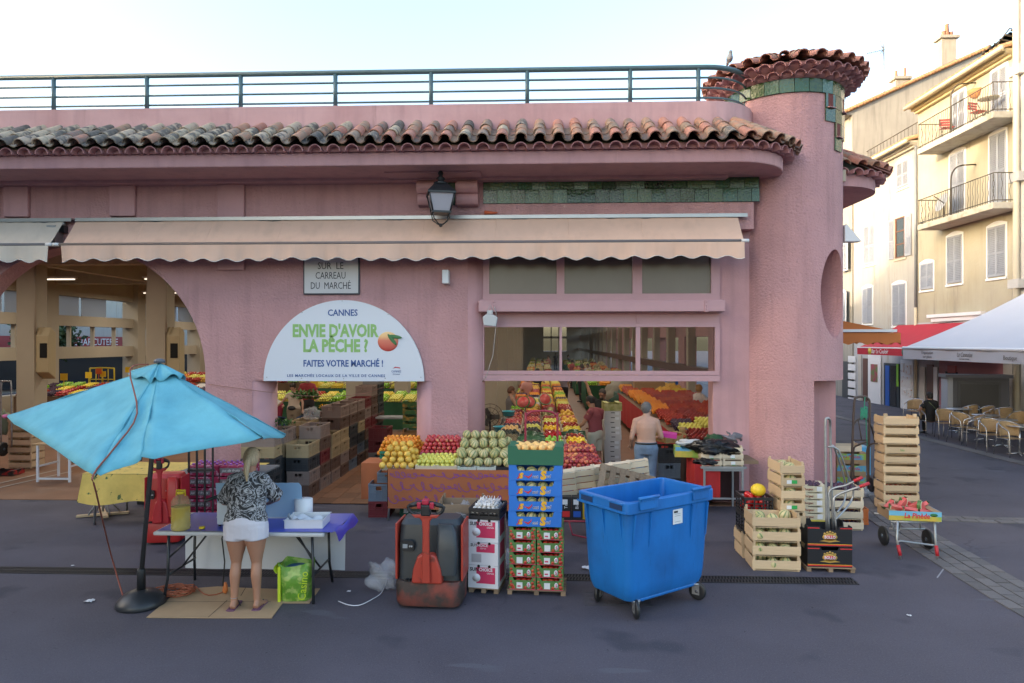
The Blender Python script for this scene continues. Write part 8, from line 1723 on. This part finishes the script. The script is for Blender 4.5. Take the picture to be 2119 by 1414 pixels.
fstall('farther stall with price cards seen through the big arch',-16.5,-9,26.5,28.3,1.1,['grapefruit','orange','tomato','yellow_apple','green_pepper'],wood_s,.8)
for i in range(4): fstall('stall deep in the left part of the hall, %s one back'%ROWN[i],-8.5,-3.2,30+i*7,32+i*7,1.0,['tomato','lemon','orange','green_pepper','plum'],gcl,.5)
for i in range(4): fstall('stall deep in the right part of the hall, %s one back'%ROWN[i],1.9,4.4,27+i*8,30+i*8,1.0,['tomato','melon','orange','green_pepper'],gcl,.5)
fstall('long stall continuing to the far end of the hall',-.7,.8,31,60,1.0,['tomato','lemon','orange','green_pepper','plum','melon'],gcl,.3)
pcard=M('yellow price card',(.80,.50,.02),.6); 
for k,(px,py,Y,c) in enumerate(((132,781,21.4,pcard),(183,777,24,pcard),(204,769,26.3,M('orange price card',(.75,.12,.02),.6)),(213,775,26.4,pcard),(265,766,26.2,pcard),(650,795,21,pcard))):
    q=at(px,py,Y=Y); o=MB().box(-.12,.12,-.004,.004,-.10,.12).box(-.008,.008,-.004,.004,-.35,-.101).build('price_card',c,loc=tuple(q)); props(o,'%s price card on a stick, %s'%(['bright yellow','yellow','orange','small yellow','yellow','yellow'][k],['left of the others over the nearest arch stall','second from the column','beside the yellow cart','just below the orange card','above the parasol top','through the small doorway'][k]),'price card')
q=at(211,770,Y=27); yc2=thing('yellow_cart','yellow tubular cart frame standing among the stalls under the arch','cart',tuple(q-Vector((0,0,1.2)))); ym=M('yellow tube',(.70,.52,.04),.4)
MB().tube(sub([(-.5,0,0),(-.5,0,1.2),(-.4,0,1.35),(.4,0,1.35),(.5,0,1.2),(.5,0,0)],3),.03,6).build('cart_frame',ym,yc2)
for x in (-.25,0,.25): MB().tube([(x,0,.6),(x,0,1.34)],.02,5).build('cart_bar',ym,yc2)
MB().tube([(-.5,0,.9),(.5,0,.9)],.02,5).build('cart_bar',ym,yc2)
# left of the big arch, at street level
tm=wood_crate('x',.52,.40,.16,woodp); q=G(40,972)
stack(tm,7,(q.x,q.y+.2,.02),.163,lambda i:'pale wooden crate, %s from the floor in the stack left of the white table'%ORD[i],'crates under the arch'); stack(tm,5,(q.x+.75,q.y+1.0,.02),.163,lambda i:'pale wooden crate, %s from the floor in the shorter stack behind the white table'%ORD[i],'crates under the arch, behind'); erase(tm)
q=G(35,978); b=carton('flat_box','flat red and black carton on the floor under the arch',.52,.35,.10,M('red black carton',(.35,.02,.02),.5,col2=(.02,.02,.02),c2s=5,c2t=.5,c2w=.03),(q.x,q.y-.3,.02),R(5),(.5,.2))
q=G(108,1000); wt=thing('white_table','folding table with white metal legs and wooden top under the arch','table',(q.x,q.y,0)); MB().box(-.42,.50,0,.7,.73,.755).build('tabletop',M('plywood top',(.40,.26,.13),.6,var=.1),wt)
for x in (-.32,.32): MB().box(x-.018,x+.018,.02,.056,0,.729).build('leg',white,wt); MB().box(x-.018,x+.018,.6,.636,0,.729).build('leg',white,wt); MB().box(x-.015,x+.015,.057,.599,.30,.33).build('side_bar',white,wt)
MB().box(-.301,.301,.025,.05,.06,.095).build('cross_bar',white,wt)
q=G(5,930,z=0.02); t=ht('steel hand truck at the left picture edge under the arch',[([A(2,930,14.2),A(2,800,14.2),A(6,790,14.2),A(18,790,14.2),A(23,800,14.2),A(24,925,14.2)],.016),([A(2,860,14.2),A(23,860,14.2)],.012)],galv,[],tuple(A(2,930,14.2))); wheel(t,(.05,0,.0),.15)
o=film('grey green sack slung on the hand truck at the left picture edge',tuple(A(8,900,14.4)),.16,.12,.28,M('grey green sack',(.20,.24,.16),.8),55,'sack','sack',.15)
# yellow olive cloth table with tripod
ycl=M('yellow olive print cloth',(.66,.47,.12),.85,col2=(.10,.14,.05),c2s=10,c2t=.66,c2w=.015,var=.15,vs=6)
qa=at(162,1030,z=.30); Yc_=9.9; x0_,x1_=at(160,0,Y=Yc_).x,at(330,0,Y=Yc_).x
ot=thing('market_table','market table under a yellow cloth printed with olive sprigs behind the parasol','table'); m=MB(); m.smooth=True
m.grid(lambda u,v:(x0_+.08*(1-v)+(x1_-x0_)*u,Yc_+.03*math.sin(9*u+2)*v-.04*v,.78-.42*v-.03*math.sin(6*u)*v),24,8); m.build('cloth_front',ycl,ot); m=MB(); m.smooth=True; m.grid(lambda u,v:(x0_+.06+(x1_-x0_+1.2)*u,Yc_+1.0*v,.785),8,4); m.build('cloth_top',ycl,ot)
MB().box(x0_+.1,x1_+1.2,Yc_+.05,Yc_+1.0,.74,.78).build('tabletop',woodo,ot)
for x in (x0_+.2,x1_+1.1):
    for y in (Yc_+.1,Yc_+.9): MB().tube([(x,y,.74),(x,y,0)],.018,6).build('leg',galv,ot)
m=MB(); 
q=G(213,1068); tp=thing('parasol_stand','empty metal parasol stand on crossed boards left of the parasol base','stand',(q.x,q.y,0)); MB().tube([(0,0,.05),(0,0,.62)],.018,8).build('stand_tube',galv,tp)
for a in (0.5,2.4,4.2,5.6): MB().tube([(0,0,.36),(.25*math.cos(a),.2*math.sin(a),.05)],.012,6).build('stand_leg',galv,tp)
for a in (.4,-.9): o=MB().box(-.36,.36,-.04,.04,.0,.03).build('foot_board',woodp,tp,loc=(0,0,.012+.031*(a<0)),rot=(0,0,a))
q=G(300,1045); o=MB().box(-.15,.15,0,.25,0,.28).build('black_tub',blk,loc=(q.x,q.y,.0)); bevel(o,.02); props(o,'black tub on the ground beside the yellow clothed table','tub')
# grey plank table and pallet of wrapped drinks behind the folding table
Yt=9.85; xa_,xb_=at(350,0,Y=Yt).x,at(533,0,Y=Yt).x; pt_=thing('trestle_table','grey plank trestle table behind the working woman','table'); gp=M('grey weathered plank',(.17,.165,.165),.8,var=.2,grain=(1,8,8))
for k in range(5): slat('plank',((xa_+xb_)/2,Yt+.10+k*.17,.775),(xb_-xa_,.165,.025),gp,pt_)
for x in (xa_+.15,xb_-.2):
    MB().tube([(x,Yt+.1,.76),(x-.15,Yt+.05,0)],.015,6).build('leg',galv,pt_); MB().tube([(x,Yt+.7,.76),(x+.15,Yt+.75,0)],.015,6).build('leg',galv,pt_); MB().tube([(x-.08,Yt+.08,.4),(x+.3,Yt+.1,.74)],.011,6).build('brace',galv,pt_)
q=G(408,1108); rpk=M('red drink packs in film',(.30,.03,.08),.25,col2=(.45,.25,.35),c2s=14,c2t=.58,c2w=.04,var=.2,vs=9); 
for r_ in range(5):
    for c_ in range(2):
        b=thing('drink_pack','film wrapped pack of red fruit drinks, %s layer, %s of the pair'%(ROWN[r_],['left','right'][c_]),'drink pack',(q.x-.05+c_*.47,q.y+.45,.13+r_*.165),R(4),'wrapped packs of red drinks')
        o=MB().box(-.225,.225,-.2,.2,0,.155).build('packed_bottles',rpk,b); bevel(o,.015); decal(b,'grey_band',M('grey band print',(.16,.15,.17),.4),-.22,.10,.05,.12,-.2015); text("jus de fruits",.05,wink,b,(-.06,-.205,.085),width=.26,shear=.3)
        if r_==4:
            for i in range(5):
                for j in range(3): put('bottle_cap',(UC.get('cap') or UC.setdefault('cap',MB().lathe([(.018,0),(.018,.02)],8).mesh('bottle_cap',M('violet cap',(.30,.10,.45),.3)))),b,(-.17+.085*i,-.13+.13*j,.158))
mini_pallet('pallet beneath the wrapped red drink packs',(q.x+.18,q.y+.45,.05),.95,.45,R(4))
# far items on the hall's ceiling line
for k,(px,Y) in enumerate(((1006,14.5),)): pass
# string across the small doorway
o=MB().tube(sub([(fx(432),YF-.03,at(432,795,Y=YF).z),(fx(560),YF-.02,at(560,812,Y=YF).z),(fx(640),YF+.2,at(640,822,Y=YF).z),(fx(740),YF+.3,at(740,818,Y=YF).z),(fx(815),YF+.4,2.06)],4),.005,5).build('string_line',M('pinkish string',(.35,.18,.14),.8)); props(o,'thin pinkish string strung across the small doorway from the pier','string')
